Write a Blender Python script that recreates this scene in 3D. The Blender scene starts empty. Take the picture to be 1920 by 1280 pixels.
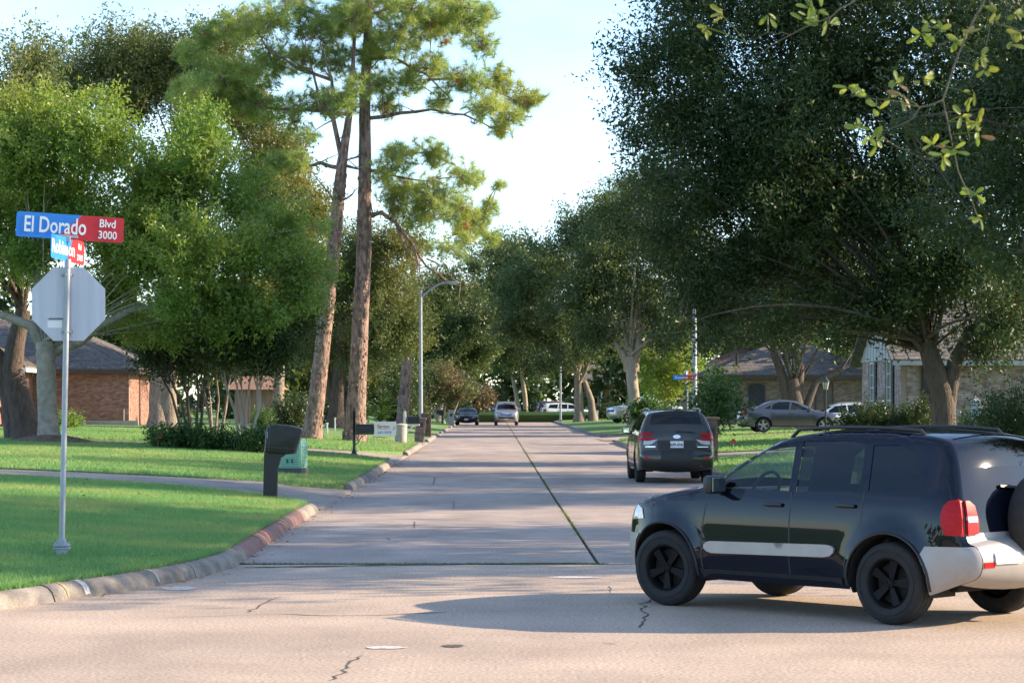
import bpy, bmesh, math, random
import numpy as np
from mathutils import Vector, Matrix
from mathutils.geometry import delaunay_2d_cdt

random.seed(7)
rng = np.random.default_rng(7)
scene = bpy.context.scene
COL = scene.collection

# ------------------------------------------------------------------ camera
F, VX, HY, EYE = 4200.0, 925.0, 762.0, 1.8      # focal length in photo pixels, vanishing point, horizon row, eye height
cam_d = bpy.data.cameras.new('camera')
cam = bpy.data.objects.new('camera', cam_d)
COL.objects.link(cam)
cam.location = (0, 0, EYE)
cam.rotation_euler = (math.radians(90), 0, 0)
cam_d.sensor_width = 36.0
cam_d.lens = F / 1920 * 36.0
cam_d.shift_x = (960 - VX) / 1920
cam_d.shift_y = (HY - 640) / 1920
cam_d.clip_end = 5000
cam_d.dof.use_dof = True
cam_d.dof.focus_distance = 26
cam_d.dof.aperture_fstop = 10
scene.camera = cam

# ------------------------------------------------------------------ sky and sun
SUN_EL, SUN_AZ = math.radians(24), math.radians(83)     # azimuth clockwise from +Y
world = bpy.data.worlds.new('World')
scene.world = world
world.use_nodes = True
wn, wl = world.node_tree.nodes, world.node_tree.links
wn.clear()
w_out = wn.new('ShaderNodeOutputWorld')
w_bg = wn.new('ShaderNodeBackground')
w_bg.inputs['Strength'].default_value = 0.145
w_sky = wn.new('ShaderNodeTexSky')
w_sky.sky_type = 'NISHITA'
w_sky.sun_disc = False
w_sky.sun_elevation = SUN_EL
w_sky.sun_rotation = SUN_AZ
w_sky.air_density = 1.0
w_sky.dust_density = 0.25
w_sky.ozone_density = 3.0
# thin high cloud over the whole sky
w_tc = wn.new('ShaderNodeTexCoord')
w_map = wn.new('ShaderNodeMapping')
w_map.inputs['Location'].default_value = (0.35, 0.0, 0.4)
w_map.inputs['Scale'].default_value = (2.2, 2.2, 5.0)
w_noise = wn.new('ShaderNodeTexNoise')
w_noise.inputs['Scale'].default_value = 1.6
w_noise.inputs['Detail'].default_value = 5
w_noise.inputs['Roughness'].default_value = 0.55
w_ramp = wn.new('ShaderNodeValToRGB')
w_ramp.color_ramp.elements[0].position = 0.44
w_ramp.color_ramp.elements[0].color = (0.02, 0.02, 0.02, 1)
w_ramp.color_ramp.elements[1].position = 0.75
w_ramp.color_ramp.elements[1].color = (0.3, 0.3, 0.3, 1)
w_mix = wn.new('ShaderNodeMix')
w_mix.data_type = 'RGBA'
w_mix.inputs[7].default_value = (6.4, 6.5, 6.7, 1)
wl.new(w_tc.outputs['Generated'], w_map.inputs['Vector'])
wl.new(w_map.outputs['Vector'], w_noise.inputs['Vector'])
wl.new(w_noise.outputs['Fac'], w_ramp.inputs['Fac'])
wl.new(w_ramp.outputs['Color'], w_mix.inputs[0])
wl.new(w_sky.outputs['Color'], w_mix.inputs[6])
w_tint = wn.new('ShaderNodeMix')
w_tint.data_type = 'RGBA'
w_tint.blend_type = 'MULTIPLY'
w_tint.inputs[0].default_value = 1.0
w_tint.inputs[7].default_value = (0.94, 0.98, 1.02, 1)      # camera white balance set for sun
wl.new(w_mix.outputs[2], w_tint.inputs[6])
wl.new(w_tint.outputs[2], w_bg.inputs['Color'])
wl.new(w_bg.outputs['Background'], w_out.inputs['Surface'])

sun_d = bpy.data.lights.new('sun', 'SUN')
sun_d.energy = 5.0
sun_d.angle = math.radians(0.55)
sun_d.color = (1.0, 0.79, 0.55)
sun = bpy.data.objects.new('sun', sun_d)
COL.objects.link(sun)
sdir = Vector((math.sin(SUN_AZ) * math.cos(SUN_EL), math.cos(SUN_AZ) * math.cos(SUN_EL), math.sin(SUN_EL)))
sun.rotation_euler = (-sdir).to_track_quat('-Z', 'Y').to_euler()
sun.location = sdir * 100

scene.view_settings.view_transform = 'Standard'
scene.view_settings.look = 'None'
scene.view_settings.exposure = 1.35
scene.view_settings.gamma = 1
scene.view_settings.use_curve_mapping = False
scene.render.engine = 'CYCLES'
scene.cycles.max_bounces = 6
scene.cycles.transparent_max_bounces = 8
scene.cycles.use_denoising = True

# ------------------------------------------------------------------ materials
def nodes_of(name):
    m = bpy.data.materials.new(name)
    m.use_nodes = True
    nt = m.node_tree
    return m, nt.nodes, nt.links, nt.nodes['Principled BSDF']

def mat(name, c1, c2=None, rough=0.6, scale=6.0, detail=5, bump=0.0, bscale=40.0, metal=0.0, coat=0.0, stretch=(1, 1, 1),
        pos='object', speck=0.0, spscale=90.0, spec=0.5, island=0.0, trans=0.0, alpha=1.0, objrand=0.0, stain=0.0, bdist=0.02, lo=0.35, hi=0.65, coat_rough=0.03):
    m, n, l, b = nodes_of(name)
    b.inputs['Roughness'].default_value = rough
    b.inputs['Metallic'].default_value = metal
    b.inputs['Specular IOR Level'].default_value = spec
    b.inputs['Coat Weight'].default_value = coat
    b.inputs['Coat Roughness'].default_value = coat_rough
    if c2 is None:
        c2 = tuple(x * 0.8 for x in c1)
    if pos == 'world':
        src = n.new('ShaderNodeNewGeometry').outputs['Position']
    else:
        src = n.new('ShaderNodeTexCoord').outputs['Object']
    mp = n.new('ShaderNodeMapping')
    mp.inputs['Scale'].default_value = stretch
    l.new(src, mp.inputs['Vector'])
    no = n.new('ShaderNodeTexNoise')
    no.inputs['Scale'].default_value = scale
    no.inputs['Detail'].default_value = detail
    no.inputs['Roughness'].default_value = 0.6
    l.new(mp.outputs['Vector'], no.inputs['Vector'])
    r = n.new('ShaderNodeValToRGB')
    r.color_ramp.elements[0].position = lo
    r.color_ramp.elements[1].position = hi
    r.color_ramp.elements[0].color = (*c1, 1)
    r.color_ramp.elements[1].color = (*c2, 1)
    l.new(no.outputs['Fac'], r.inputs['Fac'])
    col = r.outputs['Color']
    def hsv(val_socket, lo_, hi_):
        nonlocal col
        mr = n.new('ShaderNodeMapRange')
        mr.inputs['To Min'].default_value = lo_
        mr.inputs['To Max'].default_value = hi_
        l.new(val_socket, mr.inputs['Value'])
        h = n.new('ShaderNodeHueSaturation')
        l.new(col, h.inputs['Color'])
        l.new(mr.outputs['Result'], h.inputs['Value'])
        col = h.outputs['Color']
    if speck > 0:
        vo = n.new('ShaderNodeTexNoise')
        vo.inputs['Scale'].default_value = spscale
        vo.inputs['Detail'].default_value = 2
        l.new(src, vo.inputs['Vector'])
        mr0 = n.new('ShaderNodeMapRange')
        mr0.inputs['From Min'].default_value = 0.3
        mr0.inputs['From Max'].default_value = 0.7
        l.new(vo.outputs['Fac'], mr0.inputs['Value'])
        hsv(mr0.outputs['Result'], 1 - speck, 1 + speck)
    if stain > 0:
        for sc_, st_ in ((0.28, (1.0, 0.22, 1.0)), (1.3, (1.0, 0.6, 1.0))):
            sm_ = n.new('ShaderNodeMapping')
            sm_.inputs['Scale'].default_value = st_
            l.new(src, sm_.inputs['Vector'])
            sn = n.new('ShaderNodeTexNoise')
            sn.inputs['Scale'].default_value = sc_
            sn.inputs['Detail'].default_value = 6
            l.new(sm_.outputs['Vector'], sn.inputs['Vector'])
            mr1 = n.new('ShaderNodeMapRange')
            mr1.inputs['From Min'].default_value = 0.42
            mr1.inputs['From Max'].default_value = 0.72
            l.new(sn.outputs['Fac'], mr1.inputs['Value'])
            hsv(mr1.outputs['Result'], 1.04, 1 - stain)
    if island > 0:
        g = n.new('ShaderNodeNewGeometry')
        hsv(g.outputs['Random Per Island'], 1 - island, 1 + island)
    if objrand > 0:
        oi = n.new('ShaderNodeObjectInfo')
        hsv(oi.outputs['Random'], 1 - objrand, 1 + objrand)
    l.new(col, b.inputs['Base Color'])
    if bump > 0:
        bn = n.new('ShaderNodeTexNoise')
        bn.inputs['Scale'].default_value = bscale
        bn.inputs['Detail'].default_value = 4
        l.new(mp.outputs['Vector'], bn.inputs['Vector'])
        bp = n.new('ShaderNodeBump')
        bp.inputs['Strength'].default_value = bump
        bp.inputs['Distance'].default_value = bdist
        l.new(bn.outputs['Fac'], bp.inputs['Height'])
        l.new(bp.outputs['Normal'], b.inputs['Normal'])
    return m

def leaf_mat(name, c1, c2, c3=None, rough=0.5, trans=0.35, spec=0.35, big=0.25):
    """leaf colour: per-leaf random between c1 and c2, large patches towards c3, part of the light goes through"""
    m, n, l, b = nodes_of(name)
    g = n.new('ShaderNodeNewGeometry')
    r = n.new('ShaderNodeValToRGB')
    r.color_ramp.elements[0].color = (*c1, 1)
    r.color_ramp.elements[1].color = (*c2, 1)
    l.new(g.outputs['Random Per Island'], r.inputs['Fac'])
    no = n.new('ShaderNodeTexNoise')
    no.inputs['Scale'].default_value = big
    no.inputs['Detail'].default_value = 3
    l.new(g.outputs['Position'], no.inputs['Vector'])
    rr = n.new('ShaderNodeValToRGB')
    rr.color_ramp.elements[0].position = 0.45
    rr.color_ramp.elements[1].position = 0.7
    l.new(no.outputs['Fac'], rr.inputs['Fac'])
    mx = n.new('ShaderNodeMix')
    mx.data_type = 'RGBA'
    l.new(rr.outputs['Color'], mx.inputs[0])
    l.new(r.outputs['Color'], mx.inputs[6])
    mx.inputs[7].default_value = (*(c3 or c2), 1)
    l.new(mx.outputs[2], b.inputs['Base Color'])
    b.inputs['Roughness'].default_value = rough
    b.inputs['Specular IOR Level'].default_value = spec
    t = n.new('ShaderNodeBsdfTranslucent')
    hs = n.new('ShaderNodeHueSaturation')
    hs.inputs['Hue'].default_value = 0.475
    hs.inputs['Saturation'].default_value = 1.15
    hs.inputs['Value'].default_value = 1.7
    l.new(mx.outputs[2], hs.inputs['Color'])
    l.new(hs.outputs['Color'], t.inputs['Color'])
    ms = n.new('ShaderNodeMixShader')
    ms.inputs[0].default_value = trans
    l.new(b.outputs['BSDF'], ms.inputs[1])
    l.new(t.outputs['BSDF'], ms.inputs[2])
    l.new(ms.outputs['Shader'], n['Material Output'].inputs['Surface'])
    return m

def glass_mat(name, tint, refl=1.0, through=0.75):
    m, n, l, b = nodes_of(name)
    tr = n.new('ShaderNodeBsdfTransparent')
    tr.inputs['Color'].default_value = (*[t * through for t in tint], 1)
    gl = n.new('ShaderNodeBsdfGlossy')
    gl.inputs['Roughness'].default_value = 0.02
    no = n.new('ShaderNodeTexNoise')
    no.inputs['Scale'].default_value = 1.5
    mr = n.new('ShaderNodeMapRange')
    mr.inputs['To Min'].default_value = 0.01
    mr.inputs['To Max'].default_value = 0.05
    l.new(no.outputs['Fac'], mr.inputs['Value'])
    l.new(mr.outputs['Result'], gl.inputs['Roughness'])
    lw = n.new('ShaderNodeLayerWeight')
    lw.inputs['Blend'].default_value = 0.5
    pw = n.new('ShaderNodeMath')
    pw.operation = 'POWER'
    pw.inputs[1].default_value = 4.0
    l.new(lw.outputs['Facing'], pw.inputs[0])
    fr = n.new('ShaderNodeMath')
    fr.operation = 'MULTIPLY_ADD'
    fr.inputs[1].default_value = 0.85
    fr.inputs[2].default_value = 0.045 * refl
    l.new(pw.outputs[0], fr.inputs[0])
    ms = n.new('ShaderNodeMixShader')
    l.new(fr.outputs[0], ms.inputs[0])
    l.new(tr.outputs['BSDF'], ms.inputs[1])
    l.new(gl.outputs['BSDF'], ms.inputs[2])
    l.new(ms.outputs['Shader'], n['Material Output'].inputs['Surface'])
    return m

MT = {}
MT['slab'] = mat('road_concrete', (0.25, 0.20, 0.17), (0.35, 0.28, 0.235), rough=0.85, scale=0.7, detail=8, pos='world', speck=0.28, spscale=34, bump=0.45, bscale=55, objrand=0.07, bdist=0.01, stretch=(1, 0.35, 1), stain=0.17)
MT['cross'] = mat('cross_street_concrete', (0.325, 0.25, 0.19), (0.43, 0.33, 0.25), rough=0.85, scale=0.5, detail=9, pos='world', speck=0.36, spscale=36, bump=0.5, bscale=60, bdist=0.01, stretch=(0.4, 1, 1), stain=0.14)
MT['joint'] = mat('joint_dirt', (0.035, 0.032, 0.024), (0.06, 0.06, 0.03), rough=0.95, scale=9, pos='world')
MT['crack'] = mat('crack_dirt', (0.05, 0.04, 0.032), (0.085, 0.07, 0.055), rough=0.95, scale=14, pos='world')
MT['curb'] = mat('curb_concrete', (0.27, 0.235, 0.20), (0.13, 0.115, 0.10), rough=0.9, scale=3.2, detail=8, pos='world', speck=0.2, spscale=60, bump=0.5, bscale=50, objrand=0.1, bdist=0.01)
MT['curb_red'] = mat('curb_red_stained_concrete', (0.28, 0.13, 0.10), (0.15, 0.11, 0.10), rough=0.9, scale=2.0, detail=8, pos='world', speck=0.25, spscale=60, bump=0.5, bscale=50, bdist=0.01)
MT['drive'] = mat('driveway_concrete', (0.33, 0.27, 0.225), (0.25, 0.20, 0.165), rough=0.9, scale=0.8, detail=8, pos='world', speck=0.18, spscale=30, bump=0.3, bscale=40, bdist=0.01, stain=0.2)
MT['lawn'] = mat('lawn_soil', (0.13, 0.23, 0.08), (0.175, 0.265, 0.095), rough=0.95, scale=0.5, detail=8, pos='world', speck=0.35, spscale=16, bump=0.8, bscale=30, spec=0.1, bdist=0.03)
MT['ground'] = mat('far_ground', (0.06, 0.10, 0.03), (0.09, 0.11, 0.04), rough=0.95, scale=0.2, pos='world')
MT['grass'] = leaf_mat('grass_blades', (0.12, 0.245, 0.09), (0.19, 0.34, 0.125), (0.28, 0.33, 0.13), rough=0.6, trans=0.4, spec=0.2, big=0.6)
MT['weed'] = leaf_mat('weed_blades', (0.05, 0.09, 0.02), (0.10, 0.15, 0.035), rough=0.6, trans=0.3)
MT['mulch'] = mat('mulch', (0.10, 0.06, 0.04), (0.22, 0.15, 0.10), rough=0.95, scale=14, detail=8, pos='world', bump=0.9, bscale=26, bdist=0.05)
MT['chip'] = mat('bark_chip', (0.10, 0.06, 0.04), (0.2, 0.135, 0.09), rough=0.95, scale=3, island=0.35)
MT['bark_oak'] = mat('bark_grey_oak', (0.17, 0.13, 0.10), (0.30, 0.245, 0.19), rough=0.95, scale=5, detail=8, stretch=(1.6, 1.6, 0.5), bump=0.9, bscale=14, bdist=0.05)
MT['bark_dark'] = mat('bark_dark_oak', (0.075, 0.055, 0.045), (0.13, 0.10, 0.08), rough=0.95, scale=6, detail=8, stretch=(2, 2, 0.5), bump=1.0, bscale=14, bdist=0.06)
MT['bark_light'] = mat('bark_pale', (0.30, 0.24, 0.18), (0.42, 0.35, 0.27), rough=0.9, scale=3, detail=8, stretch=(1, 1, 0.4), bump=0.6, bscale=16, bdist=0.03)
MT['bark_grey'] = mat('bark_lichen_grey', (0.21, 0.19, 0.15), (0.35, 0.31, 0.25), rough=0.95, scale=4, detail=9, bump=0.8, bscale=18, bdist=0.03)
MT['bark_pine'] = mat('bark_pine', (0.10, 0.07, 0.055), (0.33, 0.22, 0.175), rough=0.95, scale=5, detail=9, stretch=(1.4, 1.4, 0.45), bump=1.0, bscale=10, bdist=0.08, lo=0.38, hi=0.6)
MT['bark_plate'] = mat('bark_pine_plate', (0.20, 0.13, 0.10), (0.36, 0.245, 0.195), rough=0.95, scale=4, detail=8, island=0.3, bump=0.6, bscale=20)
MT['leaf_oak'] = leaf_mat('leaves_dark_oak', (0.021, 0.044, 0.016), (0.052, 0.083, 0.026), (0.052, 0.078, 0.024), trans=0.26, rough=0.45, spec=0.3)
MT['leaf_oak2'] = leaf_mat('leaves_mid_oak', (0.03, 0.06, 0.02), (0.068, 0.105, 0.03), (0.08, 0.105, 0.032), trans=0.28, rough=0.45)
MT['leaf_bright'] = leaf_mat('leaves_bright_green', (0.085, 0.165, 0.032), (0.185, 0.28, 0.058), (0.225, 0.28, 0.06), trans=0.36, rough=0.45)
MT['leaf_olive'] = leaf_mat('leaves_olive', (0.05, 0.085, 0.028), (0.11, 0.145, 0.045), (0.15, 0.155, 0.046), trans=0.33)
MT['leaf_yellow'] = leaf_mat('leaves_yellowing', (0.09, 0.13, 0.03), (0.16, 0.18, 0.04), (0.19, 0.165, 0.04), trans=0.36)
MT['leaf_far'] = leaf_mat('leaves_far', (0.055, 0.09, 0.035), (0.10, 0.14, 0.05), (0.12, 0.14, 0.055), trans=0.3)
MT['leaf_pink'] = leaf_mat('leaves_flowering', (0.08, 0.11, 0.04), (0.14, 0.15, 0.055), (0.17, 0.13, 0.065), trans=0.3, big=0.5)
MT['leaf_brown'] = leaf_mat('leaves_brown', (0.10, 0.085, 0.045), (0.17, 0.13, 0.07), (0.12, 0.11, 0.05), trans=0.25)
MT['leaf_shrub'] = leaf_mat('leaves_shrub', (0.03, 0.07, 0.018), (0.065, 0.13, 0.03), trans=0.28, rough=0.4)
MT['leaf_near'] = leaf_mat('leaves_near_twig', (0.11, 0.17, 0.035), (0.19, 0.24, 0.06), (0.22, 0.22, 0.06), trans=0.45, rough=0.4, spec=0.5, big=3)
MT['leaf_dry'] = leaf_mat('leaves_dry', (0.24, 0.14, 0.07), (0.36, 0.24, 0.13), trans=0.3, big=3)
MT['needle'] = leaf_mat('pine_needles', (0.15, 0.24, 0.075), (0.27, 0.36, 0.115), (0.32, 0.36, 0.11), trans=0.45, rough=0.5, big=0.6)
MT['needle_dry'] = leaf_mat('pine_needles_dry', (0.25, 0.12, 0.06), (0.34, 0.18, 0.09), trans=0.3)
MT['twig'] = mat('twig_bark', (0.12, 0.09, 0.06), (0.2, 0.155, 0.11), rough=0.9, scale=30)
MT['galv'] = mat('galvanised_steel', (0.30, 0.32, 0.35), (0.40, 0.43, 0.46), rough=0.5, metal=0.4, scale=9, detail=6, stretch=(1, 1, 0.3))
MT['alu'] = mat('sign_back_aluminium', (0.45, 0.47, 0.54), (0.55, 0.57, 0.63), rough=0.5, metal=0.25, scale=1.6, stretch=(6, 1, 0.3))
MT['pole_paint'] = mat('pole_grey_paint', (0.24, 0.27, 0.31), (0.30, 0.33, 0.37), rough=0.5, metal=0.3, scale=5)
MT['sign_blue'] = mat('sign_blue_sheeting', (0.015, 0.19, 0.62), (0.02, 0.22, 0.68), rough=0.4, scale=5)
MT['sign_red'] = mat('sign_red_sheeting', (0.50, 0.012, 0.022), (0.56, 0.018, 0.03), rough=0.4, scale=5)
MT['sign_white'] = mat('sign_white_sheeting', (0.80, 0.80, 0.80), (0.74, 0.74, 0.74), rough=0.45, scale=5)
MT['white'] = mat('white_paint', (0.74, 0.74, 0.72), (0.66, 0.66, 0.63), rough=0.55, scale=5)
MT['white_mark'] = mat('worn_white_paint', (0.62, 0.60, 0.57), (0.36, 0.30, 0.26), rough=0.8, scale=22, detail=8, pos='world', speck=0.2)
MT['red_mark'] = mat('worn_red_paint', (0.5, 0.12, 0.08), (0.3, 0.13, 0.10), rough=0.8, scale=16, pos='world')
MT['yellow_mark'] = mat('worn_yellow_paint', (0.42, 0.30, 0.12), (0.28, 0.22, 0.12), rough=0.8, scale=16, pos='world')
MT['black_plastic'] = mat('black_plastic', (0.012, 0.012, 0.014), (0.02, 0.02, 0.022), rough=0.42, scale=12, bump=0.05, bscale=120)
MT['black_metal'] = mat('black_metal', (0.012, 0.012, 0.013), (0.02, 0.02, 0.02), rough=0.4, scale=8)
MT['green_box'] = mat('pedestal_green', (0.20, 0.42, 0.30), (0.24, 0.46, 0.33), rough=0.5, scale=4)
MT['box_base'] = mat('pedestal_base', (0.05, 0.055, 0.065), (0.08, 0.085, 0.09), rough=0.8, scale=8)
MT['brick_red'] = mat('brick_red', (0.25, 0.12, 0.09), (0.34, 0.185, 0.145), rough=0.9, scale=4, island=0.3, pos='world')
MT['brick_tan'] = mat('brick_tan', (0.20, 0.145, 0.11), (0.28, 0.205, 0.16), rough=0.9, scale=4, island=0.3, pos='world')
MT['brick_pale'] = mat('brick_whitewashed', (0.44, 0.37, 0.36), (0.27, 0.175, 0.155), rough=0.9, scale=3, island=0.25, pos='world', lo=0.45, hi=0.62)
MT['brick_dark'] = mat('brick_dark', (0.10, 0.065, 0.05), (0.17, 0.11, 0.085), rough=0.9, scale=4, island=0.3)
MT['mortar'] = mat('mortar', (0.36, 0.29, 0.24), (0.30, 0.24, 0.2), rough=0.95, scale=4, pos='world')
MT['mortar_dark'] = mat('mortar_dark', (0.17, 0.13, 0.11), (0.13, 0.10, 0.09), rough=0.95, scale=4)
MT['roof_grey'] = mat('shingles_grey', (0.10, 0.09, 0.085), (0.17, 0.15, 0.14), rough=0.95, scale=5, detail=8, pos='world', speck=0.25, spscale=9, bump=0.5, bscale=10)
MT['roof_brown'] = mat('shingles_brown', (0.20, 0.11, 0.075), (0.27, 0.16, 0.11), rough=0.95, scale=5, detail=8, pos='world', speck=0.25, spscale=9)
MT['trim_dark'] = mat('dark_trim', (0.05, 0.038, 0.03), (0.07, 0.05, 0.04), rough=0.7)
MT['siding'] = mat('white_siding', (0.46, 0.49, 0.52), (0.41, 0.44, 0.47), rough=0.6, scale=3)
MT['tan_wall'] = mat('tan_stucco', (0.45, 0.34, 0.24), (0.38, 0.29, 0.21), rough=0.9, scale=2, pos='world')
MT['wood_fence'] = mat('weathered_fence_wood', (0.22, 0.16, 0.115), (0.30, 0.23, 0.17), rough=0.9, scale=5, stretch=(3, 3, 0.4), objrand=0.2)
MT['house_glass'] = mat('window_pane', (0.02, 0.024, 0.03), (0.035, 0.04, 0.05), rough=0.06, scale=2, spec=0.8)
MT['shutter'] = mat('dark_shutter', (0.018, 0.02, 0.028), (0.03, 0.03, 0.04), rough=0.6)
MT['rubber'] = mat('tyre_rubber', (0.014, 0.014, 0.015), (0.024, 0.023, 0.022), rough=0.85, scale=20)
MT['wheel_black'] = mat('black_wheel', (0.005, 0.005, 0.006), (0.008, 0.008, 0.009), rough=0.5, scale=8, spec=0.15)
MT['wheel_silver'] = mat('alloy_wheel', (0.55, 0.55, 0.56), (0.48, 0.48, 0.5), rough=0.3, metal=0.8, scale=8)
MT['under'] = mat('underbody', (0.012, 0.012, 0.012), (0.022, 0.02, 0.018), rough=0.9, scale=8)
MT['interior'] = mat('car_interior', (0.05, 0.048, 0.047), (0.07, 0.068, 0.065), rough=0.85, scale=15)
MT['clad_silver'] = mat('silver_cladding', (0.33, 0.31, 0.295), (0.37, 0.35, 0.33), rough=0.42, metal=0.35, scale=6)
MT['trim_black'] = mat('black_trim', (0.015, 0.015, 0.016), (0.022, 0.022, 0.022), rough=0.5)
MT['chrome'] = mat('chrome', (0.7, 0.7, 0.72), (0.64, 0.64, 0.66), rough=0.12, metal=1.0)
MT['lamp_red'] = mat('red_lens', (0.46, 0.006, 0.01), (0.34, 0.004, 0.008), rough=0.35, scale=25, coat=0.0, spec=0.25)
MT['lamp_clear'] = mat('clear_lens', (0.55, 0.56, 0.58), (0.38, 0.38, 0.40), rough=0.08, scale=30, coat=1)
MT['plate'] = mat('licence_plate', (0.78, 0.78, 0.80), (0.70, 0.71, 0.74), rough=0.5, scale=20)
MT['plate_ink'] = mat('plate_ink', (0.02, 0.025, 0.06), (0.03, 0.03, 0.07), rough=0.6)
MT['mirror'] = mat('mirror_glass', (0.75, 0.85, 0.85), (0.7, 0.8, 0.8), rough=0.03, metal=1.0)
MT['exhaust'] = mat('rusty_exhaust', (0.20, 0.115, 0.06), (0.33, 0.21, 0.12), rough=0.5, metal=0.6, scale=20)
MT['stone'] = mat('mailbox_stone', (0.14, 0.11, 0.095), (0.22, 0.18, 0.155), rough=0.95, scale=6, island=0.3)
MT['concrete_pale'] = mat('pale_concrete', (0.40, 0.38, 0.35), (0.32, 0.30, 0.28), rough=0.9, scale=6)
MT['clear_glass'] = glass_mat('car_glass_clear', (0.80, 0.92, 0.90), 1.0, 0.85)
MT['tint_glass'] = glass_mat('car_glass_tinted', (0.16, 0.18, 0.22), 1.15, 0.5)
MT['flag_red'] = mat('marker_red', (0.55, 0.06, 0.03), (0.5, 0.04, 0.03), rough=0.6)
MT['lamp_glass'] = mat('lantern_glass', (0.5, 0.48, 0.40), (0.45, 0.42, 0.36), rough=0.2)

def paint(name, c, metal=0.0, rough=0.35, spec=0.2, coat=1.0):
    return mat(name, c, tuple(min(1, x * 1.12) for x in c), rough=rough, metal=metal, coat=coat, scale=300, detail=2, spec=spec)

# ------------------------------------------------------------------ mesh helpers
def link(o, parent=None):
    COL.objects.link(o)
    if parent is not None:
        o.parent = parent
    return o

def tag(o, label=None, cat=None, group=None, kind=None):
    if label: o['label'] = label
    if cat: o['category'] = cat
    if group: o['group'] = group
    if kind: o['kind'] = kind
    return o

def empty(name, loc=(0, 0, 0), rz_=0.0, label=None, cat=None, group=None, kind=None):
    o = bpy.data.objects.new(name, None)
    o.empty_display_size = 0.2
    COL.objects.link(o)
    o.location = loc
    o.rotation_euler = (0, 0, rz_)
    return tag(o, label, cat, group, kind)

def np_mesh(name, verts, faces_flat, nper, material, smooth=False):
    """verts (n,3); faces_flat flat index array, nper corners per face"""
    me = bpy.data.meshes.new(name)
    verts = np.ascontiguousarray(verts, dtype=np.float32)
    ff = np.ascontiguousarray(faces_flat, dtype=np.int32).ravel()
    nf = len(ff) // nper
    me.vertices.add(len(verts))
    me.vertices.foreach_set('co', verts.ravel())
    me.loops.add(len(ff))
    me.loops.foreach_set('vertex_index', ff)
    me.polygons.add(nf)
    me.polygons.foreach_set('loop_start', np.arange(0, nf * nper, nper, dtype=np.int32))
    me.polygons.foreach_set('loop_total', np.full(nf, nper, dtype=np.int32))
    if smooth:
        me.polygons.foreach_set('use_smooth', np.ones(nf, dtype=bool))
    me.update(calc_edges=True)
    me.materials.append(material)
    return me

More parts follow.
